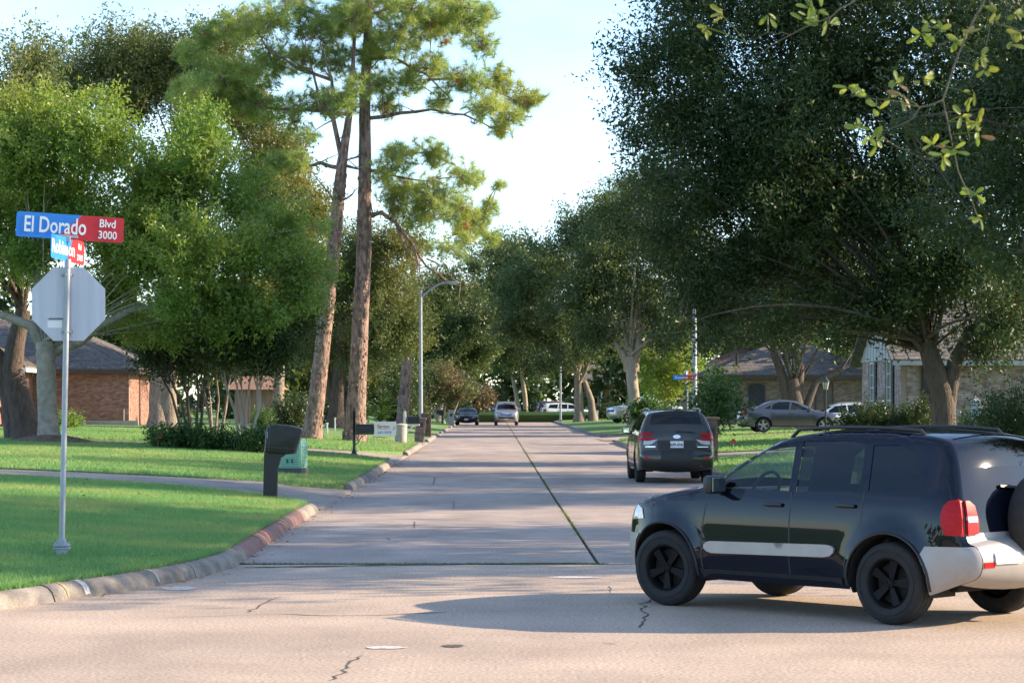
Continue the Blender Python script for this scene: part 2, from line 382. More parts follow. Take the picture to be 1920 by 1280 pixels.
class MB:
    """collects shapes, then builds ONE mesh object"""
    def __init__(self):
        self.v, self.f = [], []
    def add(self, vs, fs):
        o = len(self.v)
        self.v += [tuple(p) for p in vs]
        self.f += [tuple(i + o for i in q) for q in fs]
        return self
    def box(self, c, s, rot=None):
        x, y, z = s[0] / 2, s[1] / 2, s[2] / 2
        vs = [Vector(p) for p in ((-x, -y, -z), (x, -y, -z), (x, y, -z), (-x, y, -z), (-x, -y, z), (x, -y, z), (x, y, z), (-x, y, z))]
        if rot is not None:
            vs = [rot @ p for p in vs]
        vs = [p + Vector(c) for p in vs]
        return self.add(vs, [(0, 3, 2, 1), (4, 5, 6, 7), (0, 1, 5, 4), (1, 2, 6, 5), (2, 3, 7, 6), (3, 0, 4, 7)])
    def bbox(self, c, s, b=0.01, rot=None):
        """box with chamfered edges"""
        bm = bmesh.new()
        bmesh.ops.create_cube(bm, size=1.0)
        bmesh.ops.scale(bm, vec=s, verts=bm.verts)
        bmesh.ops.bevel(bm, geom=list(bm.edges), offset=b, segments=2, affect='EDGES', profile=0.5)
        bm.verts.index_update()
        vs = [v.co.copy() for v in bm.verts]
        if rot is not None:
            vs = [rot @ p for p in vs]
        vs = [p + Vector(c) for p in vs]
        fs = [tuple(v.index for v in f.verts) for f in bm.faces]
        bm.free()
        return self.add(vs, fs)
    def tube(self, path, radii, n=8, caps=True, wob=0.0):
        path = [Vector(p) for p in path]
        if not hasattr(radii, '__len__'):
            radii = [radii] * len(path)
        rings = []
        up = Vector((0.13, 0.31, 0.94))
        prev = None
        for i, p in enumerate(path):
            d = (path[min(i + 1, len(path) - 1)] - path[max(i - 1, 0)])
            d = d.normalized() if d.length > 1e-9 else Vector((0, 0, 1))
            a = (prev if prev is not None else (Vector((1, 0.05, 0)) if abs(d.z) > 0.7 else up))
            a = (a - d * a.dot(d))
            a = a.normalized() if a.length > 1e-6 else d.orthogonal().normalized()
            prev = a
            b = d.cross(a)
            ring = []
            for k in range(n):
                t = 2 * math.pi * k / n
                r = radii[i] * (1 + (random.uniform(-wob, wob) if wob else 0))
                ring.append(p + (a * math.cos(t) + b * math.sin(t)) * r)
            rings.append(ring)
        vs = [q for r in rings for q in r]
        fs = []
        for i in range(len(path) - 1):
            for k in range(n):
                k2 = (k + 1) % n
                fs.append((i * n + k, i * n + k2, (i + 1) * n + k2, (i + 1) * n + k))
        if caps:
            fs.append(tuple(range(n - 1, -1, -1)))
            fs.append(tuple((len(path) - 1) * n + k for k in range(n)))
        return self.add(vs, fs)
    def lathe(self, prof, n=24, axis='z', c=(0, 0, 0), closed=False):
        vs, fs = [], []
        m = len(prof)
        for k in range(n):
            t = 2 * math.pi * k / n
            for r, h in prof:
                if axis == 'z':
                    p = (r * math.cos(t), r * math.sin(t), h)
                elif axis == 'y':
                    p = (r * math.cos(t), h, r * math.sin(t))
                else:
                    p = (h, r * math.cos(t), r * math.sin(t))
                vs.append((p[0] + c[0], p[1] + c[1], p[2] + c[2]))
        for k in range(n):
            k2 = (k + 1) % n
            for j in range(m - (0 if closed else 1)):
                j2 = (j + 1) % m
                fs.append((k * m + j, k2 * m + j, k2 * m + j2, k * m + j2))
        return self.add(vs, fs)
    def prism(self, poly, fn0, fn1):
        """polygon extruded between fn0(u,v) and fn1(u,v)"""
        n = len(poly)
        vs = [fn0(*p) for p in poly] + [fn1(*p) for p in poly]
        fs = [tuple(range(n - 1, -1, -1)), tuple(range(n, 2 * n))]
        for k in range(n):
            k2 = (k + 1) % n
            fs.append((k, k2, n + k2, n + k))
        return self.add(vs, fs)
    def mesh(self, name, material, smooth=False, angle=None):
        me = bpy.data.meshes.new(name)
        me.from_pydata([tuple(p) for p in self.v], [], self.f)
        bm = bmesh.new()
        bm.from_mesh(me)
        bmesh.ops.recalc_face_normals(bm, faces=bm.faces)
        if smooth:
            a = math.radians(angle if angle else 40)
            for f in bm.faces:
                f.smooth = True
            for e in bm.edges:
                if len(e.link_faces) == 2 and e.calc_face_angle(0) > a:
                    e.smooth = False
        bm.to_mesh(me)
        bm.free()
        me.materials.append(material)
        return me
    def build(self, name, material, parent=None, smooth=False, angle=None, loc=None):
        o = bpy.data.objects.new(name, self.mesh(name, material, smooth, angle))
        link(o, parent)
        if loc is not None:
            o.location = loc
        return o

def text_obj(name, body, size, material, parent, mtx, sx=1.0, extrude=0.001, align='CENTER', bold=0.0):
    cu = bpy.data.curves.new('lettering', 'FONT')
    cu.body = body
    cu.size = size
    cu.align_x = align
    cu.align_y = 'CENTER'
    cu.extrude = extrude
    cu.offset = bold
    cu.resolution_u = 3
    tmp = bpy.data.objects.new('lettering', cu)
    COL.objects.link(tmp)
    dg = bpy.context.evaluated_depsgraph_get()
    me = bpy.data.meshes.new_from_object(tmp.evaluated_get(dg))
    bpy.data.objects.remove(tmp)
    bpy.data.curves.remove(cu)
    me.transform(mtx @ Matrix.Diagonal((sx, 1, 1, 1)))
    me.materials.clear()
    me.materials.append(material)
    o = bpy.data.objects.new(name, me)
    return link(o, parent)

# ------------------------------------------------------------------ terrain functions
LCURB = [(-160, 15), (-20, 15), (-13, 15.1), (-10, 15.4), (-8.2, 15.9), (-6.8, 16.7), (-5.7, 17.7), (-4.9, 18.9), (-4.3, 20.0), (-3.95, 20.9), (-3.6, 21.8), (-3.3, 22.8), (-3.05, 23.9), (-2.9, 25.2), (-2.93, 27.5), (-2.97, 31), (-3.0, 36), (-3.0, 60), (-3.0, 120), (-3.0, 206)]
RCURB = [(160, 15), (18, 15), (13, 15.2), (10.2, 16.2), (8.3, 17.9), (7.0, 20), (6.1, 22.6), (5.6, 25.5), (5.5, 29), (5.5, 60), (5.5, 103), (5.8, 105), (6.6, 106.8), (8, 107.8), (10, 108.2), (40, 108.4)]
RCURB2 = [(40, 117), (10, 117.2), (8, 117.8), (6.6, 119.2), (5.8, 121.5), (5.5, 125), (5.5, 160), (5.5, 206)]

def polydist(P, path):
    P = np.asarray(P, float)
    d = np.full(len(P), 1e9)
    for (x0, y0), (x1, y1) in zip(path[:-1], path[1:]):
        ex, ey = x1 - x0, y1 - y0
        t = np.clip(((P[:, 0] - x0) * ex + (P[:, 1] - y0) * ey) / (ex * ex + ey * ey), 0, 1)
        d = np.minimum(d, np.hypot(P[:, 0] - x0 - t * ex, P[:, 1] - y0 - t * ey))
    return d

def rz(Y):
    return 0.0023 * (np.clip(Y, 50, 230) - 50)

_RFULL = RCURB[:11] + RCURB2[6:]
def gz_arr(P):
    P = np.asarray(P, float)
    X, Y = P[:, 0], P[:, 1]
    left = X < 1.2
    dl = np.maximum(polydist(P, LCURB) - 0.2, 0)
    dr = np.maximum(polydist(P, _RFULL) - 0.2, 0)
    zl = 0.15 + 0.85 * (1 - np.exp(-dl / 11))
    zr = 0.15 + 0.80 * (1 - np.exp(-dr / 13))
    z = np.where(left, zl, zr)
    far = 0.04 + 0.0 * Y
    z = np.where((Y > 206) & (np.abs(X - 1.2) < 8), far, z)
    return z + rz(Y)

def gz(X, Y):
    return float(gz_arr([(X, Y)])[0])

def at(px, py, Y):
    """photo pixel at depth Y -> world point"""
    return Vector(((px - VX) * Y / F, Y, EYE + (HY - py) * Y / F))

def on_ground(px, Y):
    X = (px - VX) * Y / F
    return Vector((X, Y, gz(X, Y)))

def base(px, py):
    """where the lawn shows at this photo pixel"""
    lo, hi = 15.0, 400.0
    for _ in range(50):
        m = (lo + hi) / 2
        g = on_ground(px, m)
        if HY + (EYE - g.z) * F / m > py:
            lo = m
        else:
            hi = m
    return on_ground(px, (lo + hi) / 2)

def road_pt(px, py, z=0.0):
    Y = (EYE - z) * F / (py - HY)
    return Vector(((px - VX) * Y / F, Y, z))
# ------------------------------------------------------------------ ground, streets, curbs, lawns
def sheet(name, x0, x1, y0, y1, zf, nx, ny, material, parent=None, kind='structure'):
    xs, ys = np.linspace(x0, x1, nx + 1), np.linspace(y0, y1, ny + 1)
    gx, gy = np.meshgrid(xs, ys)
    v = np.stack([gx.ravel(), gy.ravel(), np.zeros(gx.size)], 1)
    v[:, 2] = zf(v)
    i = np.arange(ny)[:, None] * (nx + 1) + np.arange(nx)[None, :]
    f = np.stack([i, i + 1, i + nx + 2, i + nx + 1], -1).reshape(-1, 4)
    o = bpy.data.objects.new(name, np_mesh(name, v, f, 4, material))
    link(o, parent)
    if parent is None:
        tag(o, kind=kind)
    return o

def offset_path(path, d):
    """shift a polyline to its left-hand side by d"""
    out = []
    for i, p in enumerate(path):
        a, b = path[max(i - 1, 0)], path[min(i + 1, len(path) - 1)]
        ex, ey = b[0] - a[0], b[1] - a[1]
        L = math.hypot(ex, ey)
        out.append((p[0] - ey / L * d, p[1] + ex / L * d))
    return out

def poly_inside(P, poly):
    P = np.asarray(P, float)
    inside = np.zeros(len(P), bool)
    n = len(poly)
    for i in range(n):
        x0, y0 = poly[i]
        x1, y1 = poly[(i + 1) % n]
        c = ((y0 > P[:, 1]) != (y1 > P[:, 1]))
        with np.errstate(divide='ignore', invalid='ignore'):
            xi = (x1 - x0) * (P[:, 1] - y0) / (y1 - y0 if y1 != y0 else 1e-12) + x0
        inside ^= c & (P[:, 0] < xi)
    return inside

def fill_poly(poly, pts):
    """triangulate polygon with extra interior points -> verts2d, tris"""
    vs = [Vector(p) for p in poly]
    n = len(vs)
    pts = [p for p, k in zip(pts, poly_inside(pts, poly)) if k] if len(pts) else []
    edges = [(i, (i + 1) % n) for i in range(n)]
    v, e, f, *_ = delaunay_2d_cdt(vs + [Vector(p) for p in pts], edges, [], 0, 1e-5)
    v = np.array([(p.x, p.y) for p in v])
    f = np.array([q for q in f if len(q) == 3])
    c = v[f].mean(1)
    return v, f[poly_inside(c, poly)]

def densify(path, step):
    out = [path[0]]
    for a, b in zip(path[:-1], path[1:]):
        n = max(1, int(math.hypot(b[0] - a[0], b[1] - a[1]) / step))
        out += [(a[0] + (b[0] - a[0]) * k / n, a[1] + (b[1] - a[1]) * k / n) for k in range(1, n + 1)]
    return out

def cut(path, y0, y1):
    """part of a street-side curb path between two depths (path runs with growing Y)"""
    p = densify(path, 0.5)
    return [q for q in p if y0 <= q[1] <= y1]

LAWN_PTS = [(x, y) for x in (list(np.arange(-30, 40, 1.7)) + list(range(-150, -30, 12)) + list(range(42, 150, 12))) for y in np.arange(14, 330, 2.3 if abs(x) < 42 else 11)]
LAWN_POLYS = []
def lawn(poly, dz=0.0):
    v, f = fill_poly(poly, [p for p in LAWN_PTS])
    z = gz_arr(v) + dz
    # earth skirt round the rim
    ec = {(int(a), int(b)) for q in f for a, b in ((q[0], q[1]), (q[1], q[2]), (q[2], q[0]))}
    rim_e = [(a, b) for a, b in ec if (b, a) not in ec]
    V = [tuple(p) for p in np.column_stack([v, z])]
    Fs = [tuple(int(i) for i in q) for q in f]
    low = {}
    for a, b in rim_e:
        for i in (a, b):
            if i not in low:
                low[i] = len(V)
                V.append((V[i][0], V[i][1], V[i][2] - 0.3))
        Fs.append((b, a, low[a], low[b]))
    me = bpy.data.meshes.new('lawn')
    me.from_pydata(V, [], Fs)
    me.materials.append(MT['lawn'])
    o = bpy.data.objects.new('lawn', me)
    link(o)
    tag(o, kind='structure')
    LAWN_POLYS.append(poly)
    return o

sheet('ground', -2500, 2500, -400, 4000, lambda v: np.full(len(v), -0.25), 8, 8, MT['ground'])
sheet('cross_street', -160, 160, -3, 25.55, lambda v: np.zeros(len(v)), 40, 8, MT['cross'])

# near median, behind the camera's feet
m = MB()
m.box((0, 2, 0.07), (300, 18, 0.16))
o = m.build('median', MT['lawn'])
tag(o, kind='structure')

# the road: a dark bed with a concrete slab in every bay
CX = 1.2
road = sheet('road', -3.3, 5.8, 25.4, 208, lambda v: rz(v[:, 1]) - 0.035, 2, 60, MT['joint'])
ys = [25.66 + 6.1 * k for k in range(26)] + [200, 208]
for k in range(len(ys) - 1):
    for (x0, x1) in ((-3.2, CX - 0.02), (CX + 0.025, 5.7)):
        y0, y1 = ys[k] + (0.03 if k == 0 else 0.006), ys[k + 1] - 0.006
        cx, cy = (x0 + x1) / 2, (y0 + y1) / 2
        n = 6
        mb = MB()
        vs, fs = [], []
        for i in range(n + 1):
            yy = y0 + (y1 - y0) * i / n
            for j in range(5):
                xx = x0 + (x1 - x0) * j / 4
                vs.append((xx - cx, yy - cy, float(rz(yy)) + random.uniform(-0.001, 0.001)))
        for i in range(n):
            for j in range(4):
                a = i * 5 + j
                fs.append((a, a + 1, a + 6, a + 5))
        nb = len(vs)
        ring = [i for i in range(5)] + [i * 5 + 4 for i in range(1, n + 1)] + [n * 5 + j for j in range(3, -1, -1)] + [i * 5 for i in range(n - 1, 0, -1)]
        vs += [(vs[i][0], vs[i][1], vs[i][2] - 0.03) for i in ring]
        for i in range(len(ring)):
            i2 = (i + 1) % len(ring)
            fs.append((ring[i2], ring[i], nb + i, nb + i2))
        mb.add(vs, fs)
        s = mb.build('slab', MT['slab'], road, smooth=True, angle=30)
        s.location = (cx, cy, 0)

# side street on the right
sheet('side_street', 5.3, 60, 108.2, 117.2, lambda v: gz_arr(np.column_stack([v[:, 0], np.full(len(v), 112.0)])) - 0.13, 30, 4, MT['slab'])

# curbs, cut into cast segments
PROFILE = [(-0.02, -0.06), (0.0, 0.025), (0.025, 0.085), (0.07, 0.128), (0.13, 0.15), (0.19, 0.148), (0.215, 0.12), (0.215, -0.06)]
def sweep(path, prof, zscale=1.0, lift=0.0, side=1):
    """side=+1: curb lies to the left of the path direction"""
    mb = MB()
    vs, fs = [], []
    n = len(prof)
    for i, p in enumerate(path):
        a, b = path[max(i - 1, 0)], path[min(i + 1, len(path) - 1)]
        ex, ey = b[0] - a[0], b[1] - a[1]
        L = math.hypot(ex, ey)
        nx, ny = -ey / L * side, ex / L * side
        z0 = float(rz(p[1]))
        for u, z in prof:
            vs.append((p[0] + nx * u, p[1] + ny * u, z0 + lift + (z * zscale if z > 0 else z)))
    for i in range(len(path) - 1):
        for j in range(n - 1):
            fs.append((i * n + j, i * n + j + 1, (i + 1) * n + j + 1, (i + 1) * n + j))
    fs.append(tuple(range(n)))
    fs.append(tuple((len(path) - 1) * n + j for j in range(n - 1, -1, -1)))
    return mb.add(vs, fs)

def arclen_cut(path, s0, s1, step=0.3):
    """sub-path between two arc lengths"""
    acc, out, s = 0.0, [], s0
    P = [np.array(p, float) for p in path]
    cum = [0.0]
    for a, b in zip(P[:-1], P[1:]):
        cum.append(cum[-1] + float(np.linalg.norm(b - a)))
    def pt(s_):
        s_ = min(max(s_, 0), cum[-1])
        k = min(max(int(np.searchsorted(cum, s_)) - 1, 0), len(P) - 2)
        t = (s_ - cum[k]) / (cum[k + 1] - cum[k])
        return tuple(P[k] + (P[k + 1] - P[k]) * t)
    n = max(2, int((s1 - s0) / step) + 1)
    return [pt(s0 + (s1 - s0) * i / (n - 1)) for i in range(n)], cum[-1]

def path_len(path):
    return sum(math.hypot(b[0] - a[0], b[1] - a[1]) for a, b in zip(path[:-1], path[1:]))

def curb_run(parent, path, seg=3.05, side=1, gap=0.012, material='curb', zs=1.0):
    L = path_len(path)
    k, s = 0, 0.0
    while s < L - 0.2:
        e = min(L, s + seg)
        if L - e < 0.6:
            e = L
        p, _ = arclen_cut(path, s + gap, e - gap)
        mname = material
        zz = zs * random.uniform(0.95, 1.04)
        if material == 'curb' and side == 1 and 26.0 < p[len(p) // 2][1] < 34.5 and p[0][0] < 0:
            mname = 'curb_red'
        sweep(p, PROFILE, zz, 0, side).build('curb_segment', MT[mname], parent, smooth=True, angle=50)
        s = e

left_curb = empty('curb', kind='structure')
right_curb = empty('curb', kind='structure')
curb_run(left_curb, [p for p in densify(LCURB, 0.4) if p[1] <= 38.6 and p[0] > -14])
curb_run(left_curb, cut(LCURB, 47.8, 68.4))
curb_run(left_curb, cut(LCURB, 78.8, 94.8))
for a in (104.5, 132, 160, 186):
    curb_run(left_curb, cut(LCURB, a, a + 19), seg=6)
for a, b in ((38.7, 47.7), (68.5, 78.7), (94.9, 104.4), (123.6, 131.9), (151.6, 159.9), (179.6, 185.9)):
    curb_run(left_curb, cut(LCURB, a, b), seg=4.5, zs=0.22, material='drive')
R_ = [p for p in densify(RCURB, 0.4) if p[0] < 14]
curb_run(right_curb, [p for p in R_ if p[1] < 66.5], side=-1)
curb_run(right_curb, [p for p in R_ if 66.6 < p[1] < 76.4 and p[0] < 6], side=-1, zs=0.22, material='drive')
curb_run(right_curb, [p for p in densify(RCURB, 0.4) if p[1] > 76.5 and p[0] < 24], side=-1)
curb_run(right_curb, [p for p in densify(RCURB2, 0.4) if p[0] < 24], side=-1)

# worn paint bands on the curb, drain mouth
def band(y0, y1, m_):
    p = [q for q in densify(LCURB, 0.03) if y0 <= q[1] <= y1 and q[0] > -8]
    sweep(p, [(u - 0.004 if u < 0.1 else u, z + 0.004) for u, z in PROFILE[1:-1]], 1.04).build('paint_band', MT[m_], left_curb)
for (y0, y1, m_) in ((22.55, 22.62, 'white_mark'), (20.85, 20.9, 'yellow_mark'), (21.15, 21.25, 'white_mark'), (28.6, 28.72, 'red_mark'), (29.6, 29.72, 'red_mark'), (32.6, 32.75, 'yellow_mark'), (66.9, 67.2, 'white_mark')):
    band(y0, y1, m_)

# lawns and driveways
Lin = offset_path(densify(LCURB, 0.5), 0.2)
Rin = [(x, y) for x, y in offset_path(densify(RCURB, 0.5), -0.2)]
R2in = [(x, y) for x, y in offset_path(densify(RCURB2, 0.5), -0.2)]
def lcut(a, b):
    return [q for q in Lin if a <= q[1] <= b and q[0] > -20]
lawn([(-150, 15.2), (-20, 15.2)] + lcut(15.21, 38.4) + [(-3.2, 38.6), (-4.2, 40.3), (-6, 41.6), (-8.5, 42), (-150, 42)])
lawn([(-150, 46.2), (-8.5, 46.2), (-6, 46.5), (-4.2, 47.2)] + [(-3.2, 47.9)] + lcut(48.2, 68.2) + [(-3.2, 68.5), (-4.6, 70.2), (-7, 70.8), (-150, 70.8)])
lawn([(-150, 75.2), (-7, 75.2), (-4.6, 76.4), (-3.2, 78.8)] + lcut(79, 94.6) + [(-3.2, 94.8), (-5, 97), (-150, 97.5)])
ya = 102.0
for (a, b) in ((104.5, 123.5), (132, 151.5), (160, 179.5), (186, 206)):
    lawn([(-150, a - 2.5), (-6, a - 2.4), (-3.2, a)] + lcut(a + .2, b - .2) + [(-3.2, b), (-6, b + 2.4 if b < 200 else b), (-150, b + 2.5 if b < 200 else b)])
lawn([(-150, 206.01), (150, 206.01), (150, 330), (-150, 330)])
lawn([(150, 15.2)] + [q for q in Rin if q[1] < 66.3 and q[0] < 140] + [(5.7, 66.5), (7, 68.3), (9.5, 69), (150, 69)])
lawn([(150, 73.6), (9.5, 73.6), (7, 74.4), (5.7, 76.5)] + [q for q in Rin if q[1] > 76.7 and q[0] < 30] + [(30, 108.6), (150, 108.6)])
lawn([(150, 116.8)] + [q for q in R2in if q[0] < 38] + [(5.7, 206), (150, 206)])

def driveway(poly, dz, name='driveway'):
    v, f = fill_poly(poly, [(x, y) for x in np.arange(-40, 40, 0.8) for y in np.arange(36, 200, 0.9)])
    z = gz_arr(v) + dz
    # the apron dips to the gutter
    d = np.minimum(polydist(v, LCURB), polydist(v, RCURB))
    z = np.where(d < 1.7, rz(v[:, 1]) + 0.02 + (z - rz(v[:, 1]) - 0.02) * np.clip(d / 1.7, 0, 1) ** 1.3, z)
    o = bpy.data.objects.new(name, np_mesh(name, np.column_stack([v, z]), f, 3, MT['drive'], smooth=True))
    return tag(link(o), kind='structure')
driveway([(-3.02, 38.7), (-4.2, 40.35), (-6, 41.65), (-8.5, 42.05), (-36, 42.05), (-36, 46.15), (-8.5, 46.15), (-6, 46.45), (-4.2, 47.15), (-3.02, 47.8)], -0.03)
driveway([(-3.02, 68.6), (-4.6, 70.25), (-7, 70.85), (-36, 70.85), (-36, 75.15), (-7, 75.15), (-4.6, 76.35), (-3.02, 78.7)], -0.03)
driveway([(-3.02, 94.9), (-5, 97.05), (-36, 97.55), (-36, 101.95), (-6, 102.05), (-3.02, 104.4)], -0.03)
for b in (123.5, 151.5, 179.5):
    driveway([(-3.02, b + .1), (-6, b + 2.45), (-30, b + 2.55), (-30, b + 5.9), (-6, b + 6.05), (-3.02, b + 8.4)], -0.03)
driveway([(5.52, 66.6), (7, 68.35), (9.5, 69.05), (36, 69.05), (36, 73.55), (9.5, 73.55), (7, 74.35), (5.52, 76.4)], -0.03)
# parking pad under the grey sedan
pad = sheet('parking_pad', 11.2, 26, 98.2, 103.2, lambda v: gz_arr(v) + 0.02, 20, 8, MT['drive'])

# road marks: cracks and paint, thin sheets a few mm above the surface
marks = empty('road_marks', kind='structure')
def crack(pts, w=0.02, jig=0.5, z=0.004, m_='crack', name='crack'):
    if m_ == 'crack':
        w, jig = w * .6, jig * .55
    P = [road_pt(*p) for p in pts]
    Q = []
    for a, b in zip(P[:-1], P[1:]):
        n = max(2, int((b - a).length / 0.12))
        for k in range(n):
            Q.append(a.lerp(b, k / n))
    Q.append(P[-1])
    vs, fs = [], []
    for i, p in enumerate(Q):
        d = (Q[min(i + 1, len(Q) - 1)] - Q[max(i - 1, 0)]).normalized()
        nn = Vector((-d.y, d.x, 0))
        ww = w * random.uniform(0.3, 1.0) * (0.3 if i in (0, len(Q) - 1) else 1)
        c = p + nn * random.uniform(-jig, jig) * 0.06
        c.z = float(rz(c.y)) + z
        vs += [tuple(c + nn * ww), tuple(c - nn * ww)]
    for i in range(len(Q) - 1):
        fs.append((2 * i, 2 * i + 1, 2 * i + 3, 2 * i + 2))
    MB().add(vs, fs).build(name, MT[m_], marks)
crack([(522, 1151), (610, 1154), (709, 1153), (843, 1147)], 0.035)
crack([(300, 1158), (522, 1151)], 0.014)
crack([(897, 1147), (958, 1147)], 0.025)
crack([(461, 1148), (512, 1125), (529, 1118)], 0.02, 1)
crack([(1202, 1177), (1211, 1153), (1204, 1132), (1220, 1127), (1223, 1112)], 0.022, 1)
crack([(625, 1276), (653, 1252), (667, 1235), (676, 1228)], 0.02, 1)
crack([(726, 946), (790, 945), (855, 944)], 0.02)
crack([(852, 938), (850, 955)], 0.014, 1)
crack([(723, 978), (778, 977), (776, 990)], 0.02)
crack([(990, 1021), (1088, 1020)], 0.022)
crack([(726, 1008), (733, 1012)], 0.03)
crack([(1130, 1205), (1152, 1208)], 0.025)
crack([(812, 908), (816, 896), (850, 893)], 0.025)
crack([(1143, 1098), (1147, 1112)], 0.012)
crack([(459, 1064), (640, 1061), (760, 1059), (900, 1057), (1113, 1055)], 0.085, 0.4, z=0.006, m_='joint')
def blot(px0, px1, py, h, m_, name):
    c = road_pt((px0 + px1) / 2, py)
    a = (px1 - px0) / 2 * c.y / F
    vs = [(c.x, c.y, 0.005)]
    n = 28
    for k in range(n):
        t = 2 * math.pi * k / n
        r = random.uniform(0.8, 1.08)
        vs.append((c.x + a * r * math.cos(t), c.y + h * r * math.sin(t), 0.005))
    MB().add(vs, [(0, 1 + k, 1 + (k + 1) % n) for k in range(n)]).build(name, MT[m_], marks)
blot(683, 765, 1214, 0.10, 'white_mark', 'paint_patch')
blot(828, 870, 1211, 0.10, 'crack', 'dark_patch')
blot(300, 370, 1103, 0.22, 'white_mark', 'paint_patch')
blot(1020, 1130, 1082, 0.12, 'white_mark', 'paint_patch')

# ------------------------------------------------------------------ grass
def blades(pos, h, w, lean=0.5):
    n = len(pos)
    ang = rng.uniform(0, 2 * np.pi, n)
    hh = h * rng.uniform(0.6, 1.3, n)
    ww = w * rng.uniform(0.7, 1.3, n)
    sx, sy = np.cos(ang) * ww, np.sin(ang) * ww
    lx, ly = rng.normal(0, lean, n) * hh, rng.normal(0, lean, n) * hh
    a = pos + np.stack([sx, sy, -0.01 * np.ones(n)], 1)
    b = pos - np.stack([sx, sy, 0.01 * np.ones(n)], 1)
    c = pos + np.stack([lx, ly, hh], 1)
    v = np.empty((n * 3, 3))
    v[0::3], v[1::3], v[2::3] = a, b, c
    return v

def grass_field(label, x0, x1, y0, y1, dens, h, w, keep=None):
    n = int((x1 - x0) * (y1 - y0) * dens)
    P = np.stack([rng.uniform(x0, x1, n), rng.uniform(y0, y1, n)], 1)
    k = np.zeros(n, bool)
    for poly in LAWN_POLYS:
        k |= poly_inside(P, poly)
    # only where this camera's frustum (with margin) can see it
    k &= np.abs((P[:, 0]) * F / P[:, 1] + VX - 960) < 1150
    P = P[k]
    pos = np.column_stack([P, gz_arr(P)])
    v = blades(pos, h, w)
    o = bpy.data.objects.new('grass', np_mesh('grass', v, np.arange(len(v)), 3, MT['grass']))
    return tag(link(o), label, 'grass', kind='stuff')
grass_field('mown green grass of the corner lawn around the street sign', -10, -2.9, 15.2, 42, 1250, 0.055, 0.006)
grass_field('mown grass of the lawn behind the first driveway', -16, -2.9, 46, 71, 330, 0.065, 0.012)
grass_field('sunlit grass of the lawn under the two pines', -20, -3, 75, 98, 170, 0.08, 0.02)
grass_field('grass of the right lawn below the parked grey sedan', 5.5, 18, 44, 108, 75, 0.07, 0.018)
# shaggy rim hanging over the curb
rim = []
for pth, a, b, wd in ((Lin, 17, 38.4, 0.05), (Lin, 48, 68.3, 0.06), (Lin, 79, 94.6, 0.08)):
    pp = np.array([q for q in densify([q for q in pth if q[0] > -8 and a <= q[1] <= b], 0.05)])
    pp = np.repeat(pp, 26, 0)
    pp = pp + np.stack([-np.abs(rng.normal(0, wd, len(pp))) + 0.02, rng.normal(0, 0.05, len(pp))], 1)
    rim.append(blades(np.column_stack([pp, 0.145 + rz(pp[:, 1])]), 0.07, 0.007, 0.7))
rim = np.concatenate(rim)
o = bpy.data.objects.new('grass', np_mesh('grass', rim, np.arange(len(rim)), 3, MT['grass']))
tag(link(o), 'shaggy grass rim hanging over the left curb', 'grass', kind='stuff')
# weeds in the joints
wp = []
yy = np.concatenate([rng.uniform(30, 120, 5200)])
yy = yy[rng.uniform(0, 1, len(yy)) < np.clip(0.08 + 0.75 * np.sin(yy * 0.19 + 1) ** 4 + 0.25 * np.sin(yy * 1.7) ** 6, 0, 1)]
wp.append(np.column_stack([CX + rng.normal(0, 0.022, len(yy)), yy, rz(yy) - 0.012]))
xx = np.concatenate([rng.uniform(-2.9, 1.3, 2600)])
wp.append(np.column_stack([xx, 25.62 + rng.normal(0, 0.02, len(xx)), np.full(len(xx), -0.012)]))
wp = np.concatenate(wp)
v = blades(wp, 0.03, 0.008, 0.8)
o = bpy.data.objects.new('weeds', np_mesh('weeds', v, np.arange(len(v)), 3, MT['weed']))
tag(link(o), 'low weeds growing in the road joints', 'weeds', kind='stuff')

# fallen leaves on the lawns and in the gutter
MT['fallen'] = mat('fallen_leaf', (0.20, 0.115, 0.05), (0.32, 0.2, 0.09), rough=0.9, scale=2, island=0.4)
P_ = []
for (x0, x1, y0, y1, n_) in ((-10, -3.3, 18, 41.5, 240), (-14, -3.3, 47, 70, 260), (-14, -3.3, 76, 96, 200), (5.8, 15, 50, 104, 300)):
    q = np.stack([rng.uniform(x0, x1, n_), rng.uniform(y0, y1, n_)], 1)
    k = np.zeros(len(q), bool)
    for poly in LAWN_POLYS:
        k |= poly_inside(q, poly)
    q = q[k]
    P_.append(np.column_stack([q, gz_arr(q) + 0.045]))
yy = rng.uniform(21, 100, 420)
gx = np.interp(yy, [p[1] for p in LCURB[8:]], [p[0] for p in LCURB[8:]])
P_.append(np.column_stack([gx + np.abs(rng.normal(0, 0.12, len(yy))) + 0.03, yy, rz(yy) + 0.012]))
yy = rng.uniform(48, 104, 200)
P_.append(np.column_stack([5.47 - np.abs(rng.normal(0, 0.15, len(yy))), yy, rz(yy) + 0.012]))
P_ = np.concatenate(P_)
n_ = len(P_)
a_ = rng.uniform(0, 6.28, n_)
ax = np.stack([np.cos(a_), np.sin(a_), rng.uniform(-.3, .3, n_)], 1) * (rng.uniform(.025, .05, n_))[:, None]
bx = np.stack([-np.sin(a_), np.cos(a_), rng.uniform(-.3, .3, n_)], 1) * (rng.uniform(.012, .025, n_))[:, None]
v = np.empty((n_ * 4, 3))
v[0::4], v[1::4], v[2::4], v[3::4] = P_ - ax, P_ + bx, P_ + ax, P_ - bx
o = bpy.data.objects.new('leaves', np_mesh('leaves', v, np.arange(len(v)), 4, MT['fallen']))
tag(link(o), 'brown fallen leaves scattered over lawns and gutter', 'leaves', kind='stuff')
# ------------------------------------------------------------------ trees
def unit(v):
    return v / np.maximum(np.linalg.norm(v, axis=1, keepdims=True), 1e-9)

